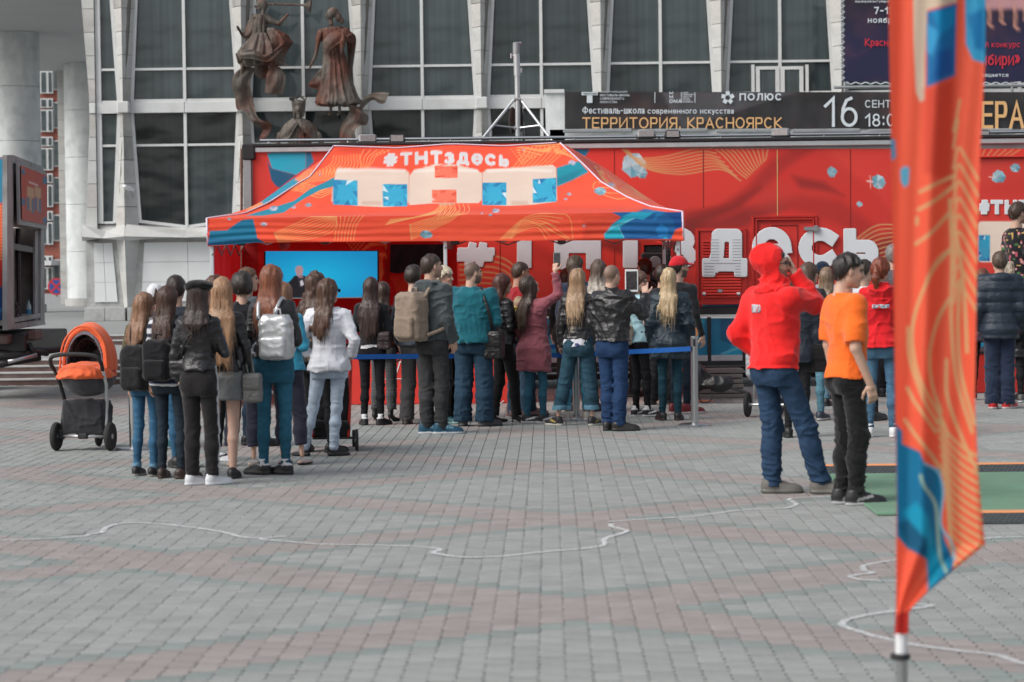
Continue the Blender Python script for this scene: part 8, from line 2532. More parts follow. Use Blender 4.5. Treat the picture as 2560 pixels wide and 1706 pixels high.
strip('cape', [(628, 34, .1, 648, 40, 0), (616, 56, .2, 640, 70, .1), (604, 80, .2, 626, 96, .15), (594, 64, .1, 604, 92, .2), (590, 68, .0, 596, 78, .0)], e_, .25, wav=.06)
strip('hem_ruffle', [(604, 118, -.1, 600, 130, -.1), (612, 128, -.25, 602, 146, -.2), (640, 128, -.35, 632, 150, -.3), (660, 140, -.3, 668, 158, -.25), (686, 128, -.2, 690, 146, -.2), (720, 100, -.1, 728, 108, 0)], e_, .1, wav=.15)
strip('hanging_cloth', [(676, 166, -.05, 700, 168, .0), (668, 190, -.12, 714, 190, -.05), (664, 215, -.05, 712, 216, -.1), (662, 234, 0, 706, 238, -.02)], e_, .15, wav=.06)
strip('back_cloth', [(632, 160, .3, 668, 160, .3), (630, 180, .35, 668, 182, .3), (648, 196, .35, 664, 192, .3)], e_, .2)
def lady(P):
 d = f_head(P, (747, 272), 11.5, 0, 2.3)
 for s_ in (-1, 1): d = smin(d, caps(P, (747 + s_ * 13, 258), (747 + s_ * 11, 292), 5, 3), .03)
 d = smin(d, ell(P, (747, 258), 15, 8, 13), .03)
 for a in range(9):
  t = R(12 + a * 19.5); c = (747 + 17 * math.cos(t), 254 - 8 * math.sin(t))
  d = smin(d, caps(P, c, (c[0] + 9 * math.cos(t + (-.5) ** a), c[1] - 9 * math.sin(t) - 1), 2.6, 1.2, (-.05, -.15)), .015)
 d = smin(d, smin(caps(P, (700, 338), (694, 362), 8, 5.5), caps(P, (694, 362), (706, 372), 5, 4), .03), .03)
 return smin(d, caps(P, (796, 338), (806, 366), 8, 6), .03)
e_ = bronze('bronze crowned woman shown to the waist under the other figures', [
 ('figure', lady, (675, 232, 830, 384), .006),
 ('gown', lambda P: robe(P, [(747, 296, 16), (748, 312, 25), (750, 330, 26), (751, 350, 26), (751, 376, 27)], .6, 12, .035), (715, 290, 790, 384), .012)], (750, 384))
strip('mantle', [(735, 296, -.15, 757, 296, -.15), (716, 308, -.05, 738, 326, -.25), (704, 322, .0, 724, 346, -.15), (690, 342, .05, 702, 352, -.05)], e_, .2, wav=.06)
strip('mantle', [(757, 296, -.15, 737, 298, -.2), (778, 306, -.05, 758, 326, -.25), (794, 324, .0, 776, 346, -.2), (802, 346, .05, 792, 352, -.1)], e_, .2, wav=.06)
e_ = empty('statue', W3(620, 350), 0, 'long bronze scarf curling down the left pier', 'statue', 'bronze figures on the theatre front')
strip('scarf', [(612, 164, .1, 636, 170, .15), (590, 182, -.05, 628, 186, .1), (580, 208, -.1, 624, 214, .0), (586, 240, .05, 630, 244, .1), (590, 272, .1, 634, 264, .1), (612, 280, -.05, 640, 284, 0), (630, 304, -.15, 650, 298, -.1),
    (650, 316, -.05, 676, 308, -.1), (656, 326, .05, 678, 322, .0), (652, 338, 0, 668, 342, -.05), (648, 352, 0, 662, 352, 0)], e_, .10, wav=.06)
e_ = empty('statue', W3(880, 380), 0, 'bronze scarf twisting away to the right of the dressed woman', 'statue', 'bronze figures on the theatre front')
strip('scarf', [(974, 234, -.2, 964, 258, -.1), (950, 232, -.05, 950, 260, .0), (922, 236, .05, 932, 250, .1), (902, 252, .0, 916, 260, .1), (898, 268, -.1, 906, 276, .05), (872, 262, -.15, 920, 290, .0), (874, 280, -.05, 916, 312, .0),
    (858, 304, .0, 900, 316, -.1), (850, 326, .0, 888, 330, -.1), (850, 352, 0, 892, 356, -.05), (852, 380, 0, 896, 382, 0)], e_, .12, wav=.07)
# --- the crowd
BRN, DBRN, LBRN, AUB = (.065, .034, .020), (.024, .014, .010), (.17, .095, .05), (.17, .05, .022)
BLOND, DBLOND = (.42, .29, .16), (.26, .16, .085)
NAVY, JEAN, JEANL, JEAND = (.012, .020, .045), (.032, .095, .17), (.12, .24, .34), (.018, .034, .058)
G_ = 'queue of people in front of the tent'
def T_(**k): return k
LJ = lambda **k: dict(dict(name='leather_jacket', m='leather', c=BLACK, hem=.98, t=.026, collar=.03, fold=.008), **k)
def longh(c, end, **k): return dict(dict(kind='long', c=c, end=end), **k)
# --- cluster on the left
p = person(371, 1190, 739, 18, 'girl in an olive jacket and torn blue jeans, leftmost of the queue', fem=True, group=G_, topw=dict(name='jacket', c=(.10, .085, .045), hem=.84, t=.036, fold=.012, arm=(.058, .052, .044)),
  bot=dict(kind='slim', c=JEAN, cuff=JEANL, crop=.03), shoe=dict(kind='shoe', c=BLACK, sole=(.3, .3, .28)), hair=longh((.22, .115, .065), 1.24, amp=1.4), arms=('down', 'slack'), yaw=25, b=.95)
backpack(p, 'black backpack low on the girl in the olive jacket', (.018, .018, .02), c=(0, -.22, 1.06), size=(.14, .09, .22))
def stripes(v, c):
 m = (np.floor(v[:, 2] / .042).astype(int) % 2 == 0)
 c[:] = np.where(m[:, None], np.array((.55, .56, .58)), np.array((.02, .025, .05)))
 return c
p = person(428, 1196, 722, 12, 'girl with long dark hair in a navy striped top and dark jeans', fem=True, group=G_, topw=dict(name='striped_top', c=WHITE, hem=.86, t=.022, paint=stripes),
  bot=dict(kind='slim', c=(.016, .024, .034), crop=.04), shoe=dict(kind='shoe', c=(.03, .018, .014), sole=(.05, .03, .02)), hair=longh((.055, .026, .017), 1.17), yaw=15, legs=((-.09, .02, -5), (.12, -.03, 55)))
backpack(p, 'small black backpack over the striped top', (.014, .014, .016), c=(-.03, -.22, 1.10), size=(.13, .08, .19))
q = person(404, 1122, 712, 10, 'person in a white cap hidden behind the girls with backpacks', fem=True, group=G_, hat_h=.02, topw=dict(c=(.25, .26, .28), t=.03), bot=dict(kind='slim', c=(.5, .52, .55)),
  shoe=dict(kind='sneaker', c=(.1, .3, .35), sole=WHITE), hair=dict(kind='short', c=BRN), arms=('slack', 'front'))
hat(q, 'knit', (.66, .67, .70), 'knitted_cap')
person(463, 1170, 695, -10, 'man with short dark hair behind the girl in the black beret', group=G_, topw=dict(c=(.04, .045, .06), t=.03), bot=dict(kind='slim', c=JEAN), shoe=dict(kind='shoe', c=BLACK), hair=dict(kind='short', c=DBRN), arms=('slack', 'front'))
# beret girl
def side_stripe(v, c):
 return c
p = person(503, 1213, 700, 14, 'girl in a black beret, leather jacket and black trousers with a white side stripe', fem=True, group=G_, hat_h=.03, topw=LJ(hem=1.0, flare=.05, t=.03), b=1.0,
  bot=dict(kind='straight', c=(.016, .015, .016), m='cloth', stripe=(.5, .52, .54), side=1, crop=.03, fade=0), shoe=dict(kind='sneaker', c=(.62, .64, .67), sole=(.62, .64, .67)), hair=longh((.03, .017, .013), 1.36, w=1.1),
  yaw=-22, arms=('slack', ((.08, .05, -.27), (-.05, .22, -.20), (-.5, .6, .3), (-1, 0, -.3))), legs=((-.07, -.02, 40), (.10, .03, 40)))
hat(p, 'beret', (.008, .008, .009), 'beret')
bag(p, 'small black shoulder bag of the girl in the black beret', (.012, .012, .014), (-.17, -.02, 1.02), (.09, .05, .08), [(-.15, -.05, 1.1), (-.04, -.165, 1.28), (.12, -.10, 1.47), (.10, .05, 1.44)], name='shoulder_bag')
p = person(563, 1197, 701, 3, 'girl with waist long blond hair in a grey miniskirt', fem=True, group=G_, topw=LJ(hem=.95, t=.024), bot=dict(kind='skirt', c=(.17, .185, .185), m='cloth', legc=(.50, .32, .25), hem=.70), shoe=dict(kind='shoe', c=(.012, .011, .012)),
  hair=longh((.33, .19, .105), .99, w=1.16, amp=1.2), legs=((-.13, .03, -18), (.07, 0, 5)), arms=('front', 'slack'))
bag(p, 'grey leather handbag at the elbow of the blond girl in the miniskirt', (.16, .16, .155), (.26, -.02, .80), (.085, .06, .13), [(.22, -.02, .92), (.20, -.01, 1.06), (.22, .02, 1.22), (.24, .02, 1.10), (.27, -.01, .92)])
person(541, 1152, 696, 75, 'woman in profile with reddish brown hair between the beret and the blond girl', fem=True, group=G_, topw=dict(c=(.02, .02, .025), t=.03), bot=dict(kind='slim', c=BLACK, crop=.08), shoe=dict(kind='sneaker', c=WHITE, sole=WHITE, accent=BLACK), hair=longh((.09, .035, .02), 1.35), arms=('slack', 'front'))
person(634, 1115, 675, 62, 'man with short brown hair in profile beyond the braided girl', group=G_, topw=dict(c=(.05, .06, .07), t=.03), bot=dict(kind='straight', c=JEAND), shoe=dict(kind='shoe'), hair=dict(kind='short', c=(.12, .065, .035), th=.009), arms=('slack', 'front'))
person(612, 1166, 688, 12, 'girl in black with her dark hair pinned up and cropped navy trousers', fem=True, group=G_, topw=dict(name='blazer', c=(.014, .015, .019), hem=.86, t=.03, collar=.02), bot=dict(kind='straight', c=(.03, .034, .055), crop=.13, m='cloth', fade=0),
 shoe=dict(kind='flat', c=(.42, .34, .29), sole=(.3, .25, .2)), hair=dict(kind='bun', c=(.022, .015, .012), th=.022, bun=(.055, -.075, -.035)), yaw=-12)
# auburn girl with the silver backpack
p = person(688, 1187, 670, 10, 'girl with long auburn hair in a black leather jacket and blue skinny jeans', fem=True, group=G_, b=1.06, topw=LJ(hem=.99, t=.03), bot=dict(kind='slim', c=(.025, .105, .165), fold=.005),
  shoe=dict(kind='chunky', c=(.010, .010, .012), sole=(.02, .02, .02), sock=(.66, .66, .68)), hair=longh((.20, .068, .034), 1.20, w=1.1, amp=1.3, back=-.0), yaw=18, legs=((-.10, 0, -75), (.09, .02, -72)), arms=('slack', 'front'))
M['silver_leather'] = mat('silver_leather', attr='Col', rough=.3, metal=.45, var=.1, bump=.5, bscale=(20, 20, 20), bdist=.01)
backpack(p, 'silver backpack with top handle on the auburn girl', (.55, .57, .58), c=(.10, -.24, 1.17), size=(.14, .085, .19), m='silver_leather')
person(727, 1162, 712, 25, 'girl with light brown hair and a bright cyan patterned jacket behind the silver backpack', fem=True, group=G_, topw=dict(c=(.04, .30, .45), t=.03, hem=.92), bot=dict(kind='straight', c=(.035, .035, .055), crop=.14, m='cloth', fade=0), shoe=dict(kind='flat', c=(.45, .3, .27)),
 hair=longh((.24, .12, .07), 1.25), skin=SKIN, arms=('slack', 'front'))
p = person(792, 1132, 686, 25, 'girl with curly brown hair held by a clip beyond the woman in white', fem=True, group=G_, topw=dict(c=(.07, .08, .055), t=.03, paint=lambda v, c: np.where(noise(v, 14.0)[:, None] > .1, np.array((.11, .12, .09)), np.array((.03, .032, .03)))), bot=dict(kind='slim', c=BLACK), shoe=dict(kind='shoe'),
  hair=longh((.075, .038, .025), 1.25, amp=2.4, curl=1, w=1.15), arms=('slack', 'front'), yaw=20)
bag(p, 'black and red bag hanging beside the woman in white', (.02, .015, .016), (-.22, -.06, .95), (.09, .07, .14), [(-.2, -.05, 1.1), (-.17, -.02, 1.4)], m='cloth', strap_c=(.4, .03, .03))
# woman in white
p = person(826, 1141, 704, 8, 'woman in a white shirt and pale blue jeans with long brown hair', fem=True, group=G_, b=1.14, topw=dict(name='shirt', c=(.62, .635, .68), hem=.86, t=.034, fold=.009, sleeve=.86, arm=(.062, .056, .05), open=1, belly=.01), bot=dict(kind='slim', c=(.42, .50, .60), fold=.006, fade=.3),
  shoe=dict(kind='flat', c=(.014, .013, .014)), hair=longh((.085, .042, .026), 1.20, w=1.12, wave=.014, amp=2.0), yaw=38, glasses=True, legs=((-.26, -.0, -60), (.03, .02, 50)), arms=('pocket', 'pocket'), hands=(None, None), vox=.0105)
# dark haired pair
p = person(932, 1063, 699, 6, 'woman with very long straight dark hair in a black jacket and black jeans', fem=True, group=G_, b=1.05, topw=dict(name='jacket', c=(.014, .015, .017), hem=.97, t=.028, under=((.6, .6, .62), .93)), bot=dict(kind='slim', c=(.010, .010, .012)), shoe=dict(kind='chunky', c=BLACK, sock=(.6, .6, .62)),
  hair=longh((.040, .020, .016), 1.07, w=1.18), legs=((-.10, 0, -20), (.10, 0, 30)), arms=('front', 'front'), hands=(None, None))
bag(p, 'dark floral handbag held by the long haired woman in black', (.035, .02, .022), (.17, -.10, 1.02), (.08, .05, .11), [(.16, -.06, 1.1), (.14, -.05, 1.4)])
p = person(962, 1054, 710, 12, 'woman with ombre hair in a burgundy leather jacket and grey checked trousers', fem=True, group=G_, topw=LJ(c=(.045, .012, .012), hem=.95), bot=dict(kind='straight', c=(.085, .09, .095), m='cloth', crop=.10, fade=0, paint=lambda v, c: c * (1 - .35 * ((np.sin(v[:, 2] * 160) > .55) | (np.sin(v[:, 0] * 190) > .55)))[:, None]),
  shoe=dict(kind='heel', c=BLACK), hair=longh((.05, .028, .02), 1.22, ombre=(.45, .32, .2), oz=1.52, wave=.006), legs=((-.13, .03, 5), (.10, -.02, 20)))
# grey hoodie pair
person(1046, 1061, 670, 20, 'person in a blue grey jacket and loose trousers behind the beige backpack', group=G_, topw=dict(c=(.045, .055, .07), t=.034, hem=.88), bot=dict(kind='wide', c=(.05, .048, .05), m='cloth', fade=0), shoe=dict(kind='shoe', c=(.04, .03, .025)), hair=dict(kind='short', c=DBRN, th=.02), arms=('slack', 'front'))
p = person(1086, 1085, 641, 38, 'man in a dark grey hoodie wearing a beige backpack', group=G_, b=1.02, topw=dict(name='hoodie', c=(.062, .075, .08), hem=.93, t=.034, rib=True, hood='down', fold=.010, arm=(.066, .056, .046)), bot=dict(kind='straight', c=(.035, .036, .038), fold=.006, fade=.5),
  shoe=dict(kind='sneaker', c=(.012, .07, .12), sole=(.66, .68, .7), lace=(.25, .5, .6)), hair=dict(kind='short', c=(.045, .028, .02), th=.003), buzz=.6, beard=.35, yaw=24, legs=((-.07, -.03, 45), (.07, .03, 42)), arms=('slack', ((.05, -.02, -.29), (.03, .10, -.50), (-.2, .4, -1), (-1, .2, 0))), vox=.0105)
backpack(p, 'beige canvas backpack on the man in the grey hoodie', (.26, .20, .155), pocket=(.24, .185, .14), c=(-.06, -.235, 1.16), size=(.15, .11, .24))
# red puffer pair
p = person(1124, 1057, 673, 108, 'blond woman in a red and white padded jacket smiling to the right', fem=True, group=G_, topw=dict(name='padded_jacket', m='nylon', quilt=.085, c=(.5, .02, .025), hem=.88, t=.05, paint=lambda v, c: np.where((np.abs(v[:, 1] + .06 - v[:, 2] * .02) < .045)[:, None] & (v[:, 2] < 1.3)[:, None], np.array((.55, .6, .66)), c)),
  bot=dict(kind='straight', c=(.012, .012, .013), m='cloth', stripe=(.45, .46, .48), both=True, fade=0), shoe=dict(kind='sneaker', c=(.02, .12, .14), sole=(.4, .6, .6)), hair=dict(kind='crop', c=(.62, .54, .40), th=.024, fringe=.03), arms=('slack', 'front'), hands=(None, None), yaw=-10)
person(1112, 1046, 700, 20, 'woman with long dark hair squeezed beside the padded red jacket', fem=True, group=G_, topw=dict(c=(.03, .03, .035), t=.03), bot=dict(kind='slim', c=BLACK), shoe=dict(kind='shoe'), hair=longh(DBRN, 1.3), arms=('front', 'front'), hands=(None, None))
# teal man
p = person(1186, 1066, 660, 16, 'large man in a teal sweater and dark blue jeans', group=G_, b=1.24, topw=dict(name='sweater', c=(.012, .115, .15), hem=.90, t=.03, belly=.035, fold=.010, arm=(.066, .058, .048), neck=1.50, boxy=True), bot=dict(kind='wide', c=(.020, .045, .075), fold=.007, fade=.8),
  shoe=dict(kind='shoe', c=(.06, .055, .055), sole=(.04, .04, .04)), hair=dict(kind='none', c=(.07, .05, .04)), buzz=.85, beard=.75, yaw=44, legs=((-.13, .0, -15), (.12, .0, 40)), arms=('slack', 'front'), hands=('relaxed', None), vox=.0115)
bag(p, 'black shoulder bag on a wide strap over the teal sweater', (.015, .014, .014), (.24, -.02, .88), (.10, .09, .15), [(.23, -.04, 1.02), (.225, -.13, 1.2), (.17, -.13, 1.38), (.11, -.05, 1.485), (.12, .1, 1.42)], strapw=.018, name='shoulder_bag')
p = person(1262, 1057, 690, 62, 'woman in black trousers and high heels half behind the teal sweater', fem=True, group=G_, topw=dict(c=(.014, .014, .016), t=.034, hem=.94, m='leather'), bot=dict(kind='straight', c=(.012, .011, .012), m='cloth', fade=0, crop=.03), shoe=dict(kind='heel', c=(.012, .011, .011)),
  hair=longh((.075, .022, .014), 1.25, w=1.1), legs=((-.09, -.10, 10), (.09, .12, 30)), arms=('slack', 'front'))
person(1306, 1040, 660, 64, 'man with cropped hair in a dark red t shirt beyond the raised phone', group=G_, topw=dict(name='tshirt', c=(.28, .012, .018), sleeve=.42, t=.02), bot=dict(kind='straight', c=JEAND), shoe=dict(kind='sneaker', c=(.2, .1, .1)), hair=dict(kind='short', c=(.05, .025, .015), th=.004), buzz=.7, skin=(.42, .22, .15), yaw=12)
person(1296, 1045, 785, 5, 'child in a navy sweater and blue jeans leaning beside the pink cardigan', group=G_, H=1.32, topw=dict(c=(.012, .018, .03), hem=.86, t=.04), bot=dict(kind='straight', c=(.05, .09, .14)), shoe=dict(kind='sneaker', c=(.15, .1, .1), sole=(.5, .5, .5)), hair=longh((.30, .2, .12), 1.3), arms=('front', 'front'), hands=(None, None))
yb = empty('plastic_bag', G(1276, 1049), 0, 'yellow plastic bag held up between the teal sweater and the pink cardigan', 'bag')
_c = V(1275, 790, yb.location.y)
kid(sdf_obj('crumpled_bag', lambda P: ellipsoid(P, tuple(_c), (.09, .07, .13)), tuple(_c - Vector((.16, .16, .2))), tuple(_c + Vector((.16, .16, .2))), .012, (.75, .55, .12), 'nylon', disp=lambda p: folds(p, .02, (12, 12, 12), 3)), yb)
# pink cardigan with the phone held high
def reach(px, py, Yd, who_px, who_py, face, H, side, frac):
 return None
p = person(1338, 1058, 693, 40, 'woman in a long dusty pink cardigan holding a phone high overhead', fem=True, group=G_, b=1.02, topw=dict(name='cardigan', c=(.27, .085, .105), hem=.62, t=.040, flare=.035, fold=.010, arm=(.062, .055, .042), tilt=-.12), bot=dict(kind='slim', c=(.03, .10, .15)),
  shoe=dict(kind='sneaker', c=(.02, .02, .022), sole=(.6, .6, .6), accent=(.6, .6, .6)), hair=longh((.045, .028, .020), 1.13, w=1.1, wave=.010, back=.03, amp=1.5), yaw=28, pitch=26, legs=((-.10, -.03, 60), (.08, .06, 40)),
  arms=('slack', ((.134, .15, .12), (.10, .125, .40), (-.05, .10, 1), (-.3, 1, .1))), hands=(None, 'grip'), vox=.0105)
R_ = p['root']
def pw(pr, q):
 bpy.context.view_layer.update()
 return pr['root'].matrix_world @ (Vector(q) * pr['s'])
def phone(pr, q, label, w=.075, h=.155, name='mobile_phone', body='black_plastic', rz=0, tilt=-6, cat='phone'):
 c = pw(pr, q)
 e = empty(name, c, rz, label, cat)
 e.rotation_euler = (R(tilt), 0, rz)
 autosmooth(MB().box((-w / 2, -.004, -h / 2), (w / 2, .005, h / 2), .0035).build('case', M[body], e))
 MB().box((-w * .44, -.0052, -h * .44), (w * .44, -.0042, h * .44)).build('screen', M['tablet_screen'], e)
 return e
M['tablet_screen'] = mat('tablet_screen', (.05, .045, .05), rough=.15, var=.7, scale=(30, 30, 30), estr=0)
M['grey_case'] = mat('grey_case', (.20, .24, .22), rough=.4, var=.1)
_w = p['J'][1][2]
phone(p, tuple(_w + np.array([-.02, .06, .14])), 'grey phone held up in the raised hand of the woman in pink', body='grey_case')
person(1412, 1000, 678, 15, 'woman in a black patterned jacket with pinned dark hair beyond the raised arm', fem=True, group=G_, topw=dict(c=(.012, .012, .013), t=.034, hem=.8, paint=lambda v, c: np.where(((np.abs(np.hypot(v[:, 0], v[:, 2] - 1.25) - .11) < .012) & (v[:, 1] < 0))[:, None], np.array((.4, .4, .4)), c)),
 bot=dict(kind='slim', c=BLACK), shoe=dict(kind='boot', c=BLACK), hair=dict(kind='bun', c=(.05, .02, .012), th=.022, bun=(0, -.1, .04)))
person(1457, 1028, 646, 20, 'tall man with brown hair in a navy sweater behind the woman in cuffed jeans', group=G_, topw=dict(c=(.014, .024, .05), t=.03), bot=dict(kind='straight', c=(.02, .02, .022)), shoe=dict(kind='shoe'), hair=dict(kind='short', c=(.06, .036, .022), th=.02), yaw=15)
person(1444, 1051, 672, 5, 'person in bright blue jeans standing beyond the woman in cuffed jeans', fem=True, group=G_, topw=dict(c=(.05, .05, .055), t=.025), bot=dict(kind='slim', c=(.06, .24, .34), cuff=(.2, .4, .5), crop=.07), shoe=dict(kind='sneaker', c=(.5, .45, .4), sole=WHITE), hair=longh(DBRN, 1.35), legs=((-.12, 0, 0), (.10, 0, 0)))
def print_hem(v, c):
 m = noise(v, 28.0, 4) > .52
 c[m] = (.05, .07, .18)
 return c
p = person(1449, 1064, 678, 10, 'woman in a black biker jacket, white blouse and wide cuffed jeans', fem=True, group=G_, b=1.0, topw=LJ(hem=.985, t=.026, under=((.60, .61, .66), .90, print_hem)), bot=dict(kind='wide', c=(.022, .058, .085), crop=.13, cuff=(.10, .22, .30), fold=.006),
  shoe=dict(kind='sneaker', c=(.02, .02, .022), sole=(.62, .60, .52), accent=(.4, .28, .08)), hair=longh((.30, .185, .105), 1.20, w=1.08, amp=1.6, ombre=(.42, .29, .18), oz=1.5), yaw=10, legs=((-.25, 0, -55), (.15, 0, 20)), arms=('down', 'front'), hands=(None, None), vox=.0105)
person(1498, 1030, 655, 18, 'woman with grey blond hair standing beyond the man in the leather jacket', fem=True, group=G_, topw=dict(c=(.05, .05, .06), t=.03), bot=dict(kind='slim', c=JEAND), shoe=dict(kind='sneaker', c=(.25, .04, .04)), hair=longh((.09, .06, .045), 1.25, ombre=(.50, .45, .38), oz=1.6, amp=1.5, w=1.1))
# man with tablet
p = person(1534, 1077, 666, 28, 'man with shaved head in a black leather jacket filming with a white tablet', group=G_, b=1.06, topw=LJ(hem=.96, t=.036, fold=.013, rib=True, arm=(.070, .062, .050)), bot=dict(kind='straight', c=(.016, .040, .10), fold=.007, fade=.5), shoe=dict(kind='shoe', c=(.02, .018, .017)), hair=dict(kind='none', c=(.10, .07, .05)), buzz=.75, yaw=14,
  legs=((-.06, .0, 0), (.08, -.02, 62)), arms=('hold', ((.14, .10, -.17), (.09, .28, .03), (-.25, .4, 1), (-.2, 1, .2))), hands=(None, 'point'), vox=.0105)
q_ = V(1579, 702, p['root'].location.y + .42)
e = empty('tablet', q_, R(-6), 'white tablet held up by the man in the leather jacket', 'tablet')
autosmooth(MB().box((-.068, -.004, -.118), (.068, .005, .118), .004).build('case', M['white_paint'], e))
MB().box((-.056, -.0055, -.094), (.056, -.0045, .096)).build('screen', M['tablet_screen'], e)
person(1606, 992, 652, -58, 'dark haired man in a black shirt looking left at the doorway', group=G_, topw=dict(c=(.014, .013, .014), t=.024), bot=dict(kind='straight', c=BLACK), shoe=dict(kind='shoe'), hair=dict(kind='short', c=(.035, .018, .012), th=.016, fringe=.015), yaw=10)
p = person(1600, 1042, 682, 58, 'girl with light brown hair looking down beside the tablet', fem=True, group=G_, topw=dict(c=(.35, .55, .62), t=.024, sleeve=.4), bot=dict(kind='slim', c=(.012, .012, .014)), shoe=dict(kind='sneaker', c=(.015, .015, .017), sole=(.6, .6, .6), accent=(.6, .6, .6), sock=WHITE), hair=longh((.11, .06, .04), 1.2, ombre=(.4, .28, .18), oz=1.45), yaw=48, pitch=-12, arms=('slack', 'front'))
bag(p, 'beige handbag with a flap hanging below the tablet', (.44, .36, .28), (-.02, -.20, 1.0), (.105, .06, .125), [(-.03, -.2, 1.1), (-.06, -.1, 1.3), (-.1, -.02, 1.44)])
p = person(1652, 1012, 668, 10, 'person with dark hair hidden behind the blond woman in the raincoat', fem=True, group=G_, topw=dict(c=(.02, .02, .025), t=.03), bot=dict(kind='wide', c=(.015, .015, .017)), shoe=dict(kind='shoe'), hair=dict(kind='short', c=DBRN, th=.02))
p = person(1676, 1051, 676, 6, 'blond woman in a loose navy raincoat and dark leggings', fem=True, group=G_, b=1.04, topw=dict(name='raincoat', m='nylon', c=(.016, .030, .043), hem=.72, t=.048, flare=.02, fold=.014, arm=(.070, .066, .052)), bot=dict(kind='slim', c=(.012, .042, .06)), shoe=dict(kind='shoe', c=BLACK, sole=(.05, .03, .02)),
  hair=longh((.46, .34, .20), 1.22, w=.95, amp=2.2, wave=.012), legs=((-.09, 0, -25), (.09, 0, 10)), arms=('slack', 'slack'), hands=(None, None), vox=.0105, yaw=8)
p = person(1702, 1034, 643, 32, 'man in a red cap and a slim black sweater', group=G_, topw=dict(name='sweater', c=(.014, .015, .017), hem=.93, t=.018), bot=dict(kind='slim', c=(.014, .022, .035)), shoe=dict(kind='sneaker', c=(.16, .015, .02), sole=(.6, .6, .6)), hair=dict(kind='short', c=(.02, .014, .01), th=.006), beard=.8, yaw=30, hat_h=.02,
  arms=('down', ((.07, -.03, -.29), (.10, .06, -.54), (0, .3, -1), (-1, .2, 0))), legs=((-.08, 0, 10), (.08, 0, 40)))
def capmark(v, c):
 return c
hat(p, 'cap', (.55, .02, .03), 'baseball_cap')
# --- right group
p = person(1940, 1236, 628, 50, 'man in a bright red hoodie with the hood up, hands raised to his face', group='people standing on the right', b=1.05, topw=dict(name='hoodie', c=(.80, .022, .022), hem=.915, t=.036, rib=True, hood='up', fold=.009, ff=(5, 5, 8), arm=(.070, .062, .050)),
  bot=dict(kind='straight', c=(.022, .048, .095), fold=.008, fade=.25), shoe=dict(kind='sneaker', c=(.14, .135, .12), sole=(.10, .10, .09)), hair=dict(kind='short', c=DBRN, th=.006), beard=.5, yaw=34, legs=((-.07, .04, 42, .02), (.21, .25, 48, .03)),
  arms=(((.09, -.11, -.26), (.02, .06, -.42), (-.8, .5, -.4), (0, -1, 0)), ((-.01, .27, -.05), (-.09, .13, .19), (-.5, -.1, .85), (-.2, -1, -.2))), hands=(None, 'grip'), vox=.0090, glasses=True)
RH = p
def emblem(pr, c, w, h, n, label=None):
 bpy.context.view_layer.update()
 mb = MB()
 e = sdf_obj('emblem', lambda P: rbox(P, c, (w, .012, h), .006), np.array(c) - np.array((w + .02, .05, h + .02)), np.array(c) + np.array((w + .02, .05, h + .02)), .006, (.45, .45, .48), 'cloth', pr['root'],
    lambda v, cc: np.where((noise(v, 60.0, 3) > .0)[:, None], np.array((.5, .5, .54)), np.where((noise(v, 60.0, 3) > -.35)[:, None], np.array((.10, .25, .36)), np.array((.7, .1, .06)))), pr['s'])
 return e
emblem(p, (-.03, -.150, 1.34), .045, .03, 1)
p = person(2121, 1262, 642, 66, 'young man in an orange t shirt and black joggers', group='people standing on the right', b=.92, topw=dict(name='tshirt', c=(.86, .155, .022), hem=.90, t=.026, sleeve=.44, fold=.007, ff=(5, 5, 7), arm=(.066, .058, .05), neck=1.495), bot=dict(kind='jogger', c=(.011, .011, .012), m='cloth', fold=.008, fade=0),
  shoe=dict(kind='sneaker', c=(.018, .018, .02), sole=(.45, .45, .46), accent=(.3, .3, .3)), hair=dict(kind='short', c=(.016, .011, .009), th=.011, amp=1.6), yaw=20, pitch=-10, legs=((-.07, .0, 18), (.07, .03, 14)),
  arms=('down', ((.05, -.04, -.30), (.05, .08, -.56), (0, .25, -1), (-1, .1, 0))), vox=.0090)
p = person(2036, 1051, 662, 30, 'woman in a black leather jacket and light jeans between the red and orange men', fem=True, group='people standing on the right', topw=LJ(hem=.93, t=.03), bot=dict(kind='slim', c=(.075, .17, .22)), shoe=dict(kind='sneaker', c=(.03, .04, .06), sole=(.5, .5, .5)), hair=longh((.085, .05, .035), 1.36), yaw=35, arms=('slack', 'hold'))
p = person(1990, 1093, 690, 10, 'person in a dark navy coat mostly hidden behind the red hoodie', group='people standing on the right', topw=dict(name='coat', c=(.016, .024, .036), m='nylon', hem=.82, t=.045), bot=dict(kind='slim', c=BLACK), shoe=dict(kind='shoe'), hair=dict(kind='short', c=BRN, th=.012))
bag(p, 'puffy black bag hanging at the hip behind the red hoodie', (.012, .011, .012), (.22, -.02, .86), (.12, .08, .15), [(.2, 0, 1.0), (.17, 0, 1.3)], m='cloth')
q = person(2072, 1000, 656, 40, 'person in a dark navy cap farther back on the right', group='people standing on the right', topw=dict(c=(.3, .32, .36), t=.03), bot=dict(kind='slim', c=BLACK), shoe=dict(kind='shoe'), hair=dict(kind='short', c=DBRN), hat_h=.02)
hat(q, 'knit', (.012, .022, .045), 'knitted_cap')
person(2079, 1016, 674, 25, 'woman with long dark blond hair in a pale denim jacket behind the orange shirt', fem=True, group='people standing on the right', topw=dict(name='denim_jacket', c=(.30, .42, .52), hem=.94, t=.03, m='denim'), bot=dict(kind='slim', c=(.15, .27, .36)), shoe=dict(kind='sneaker', c=BLACK), hair=longh((.21, .14, .09), 1.2), yaw=20)
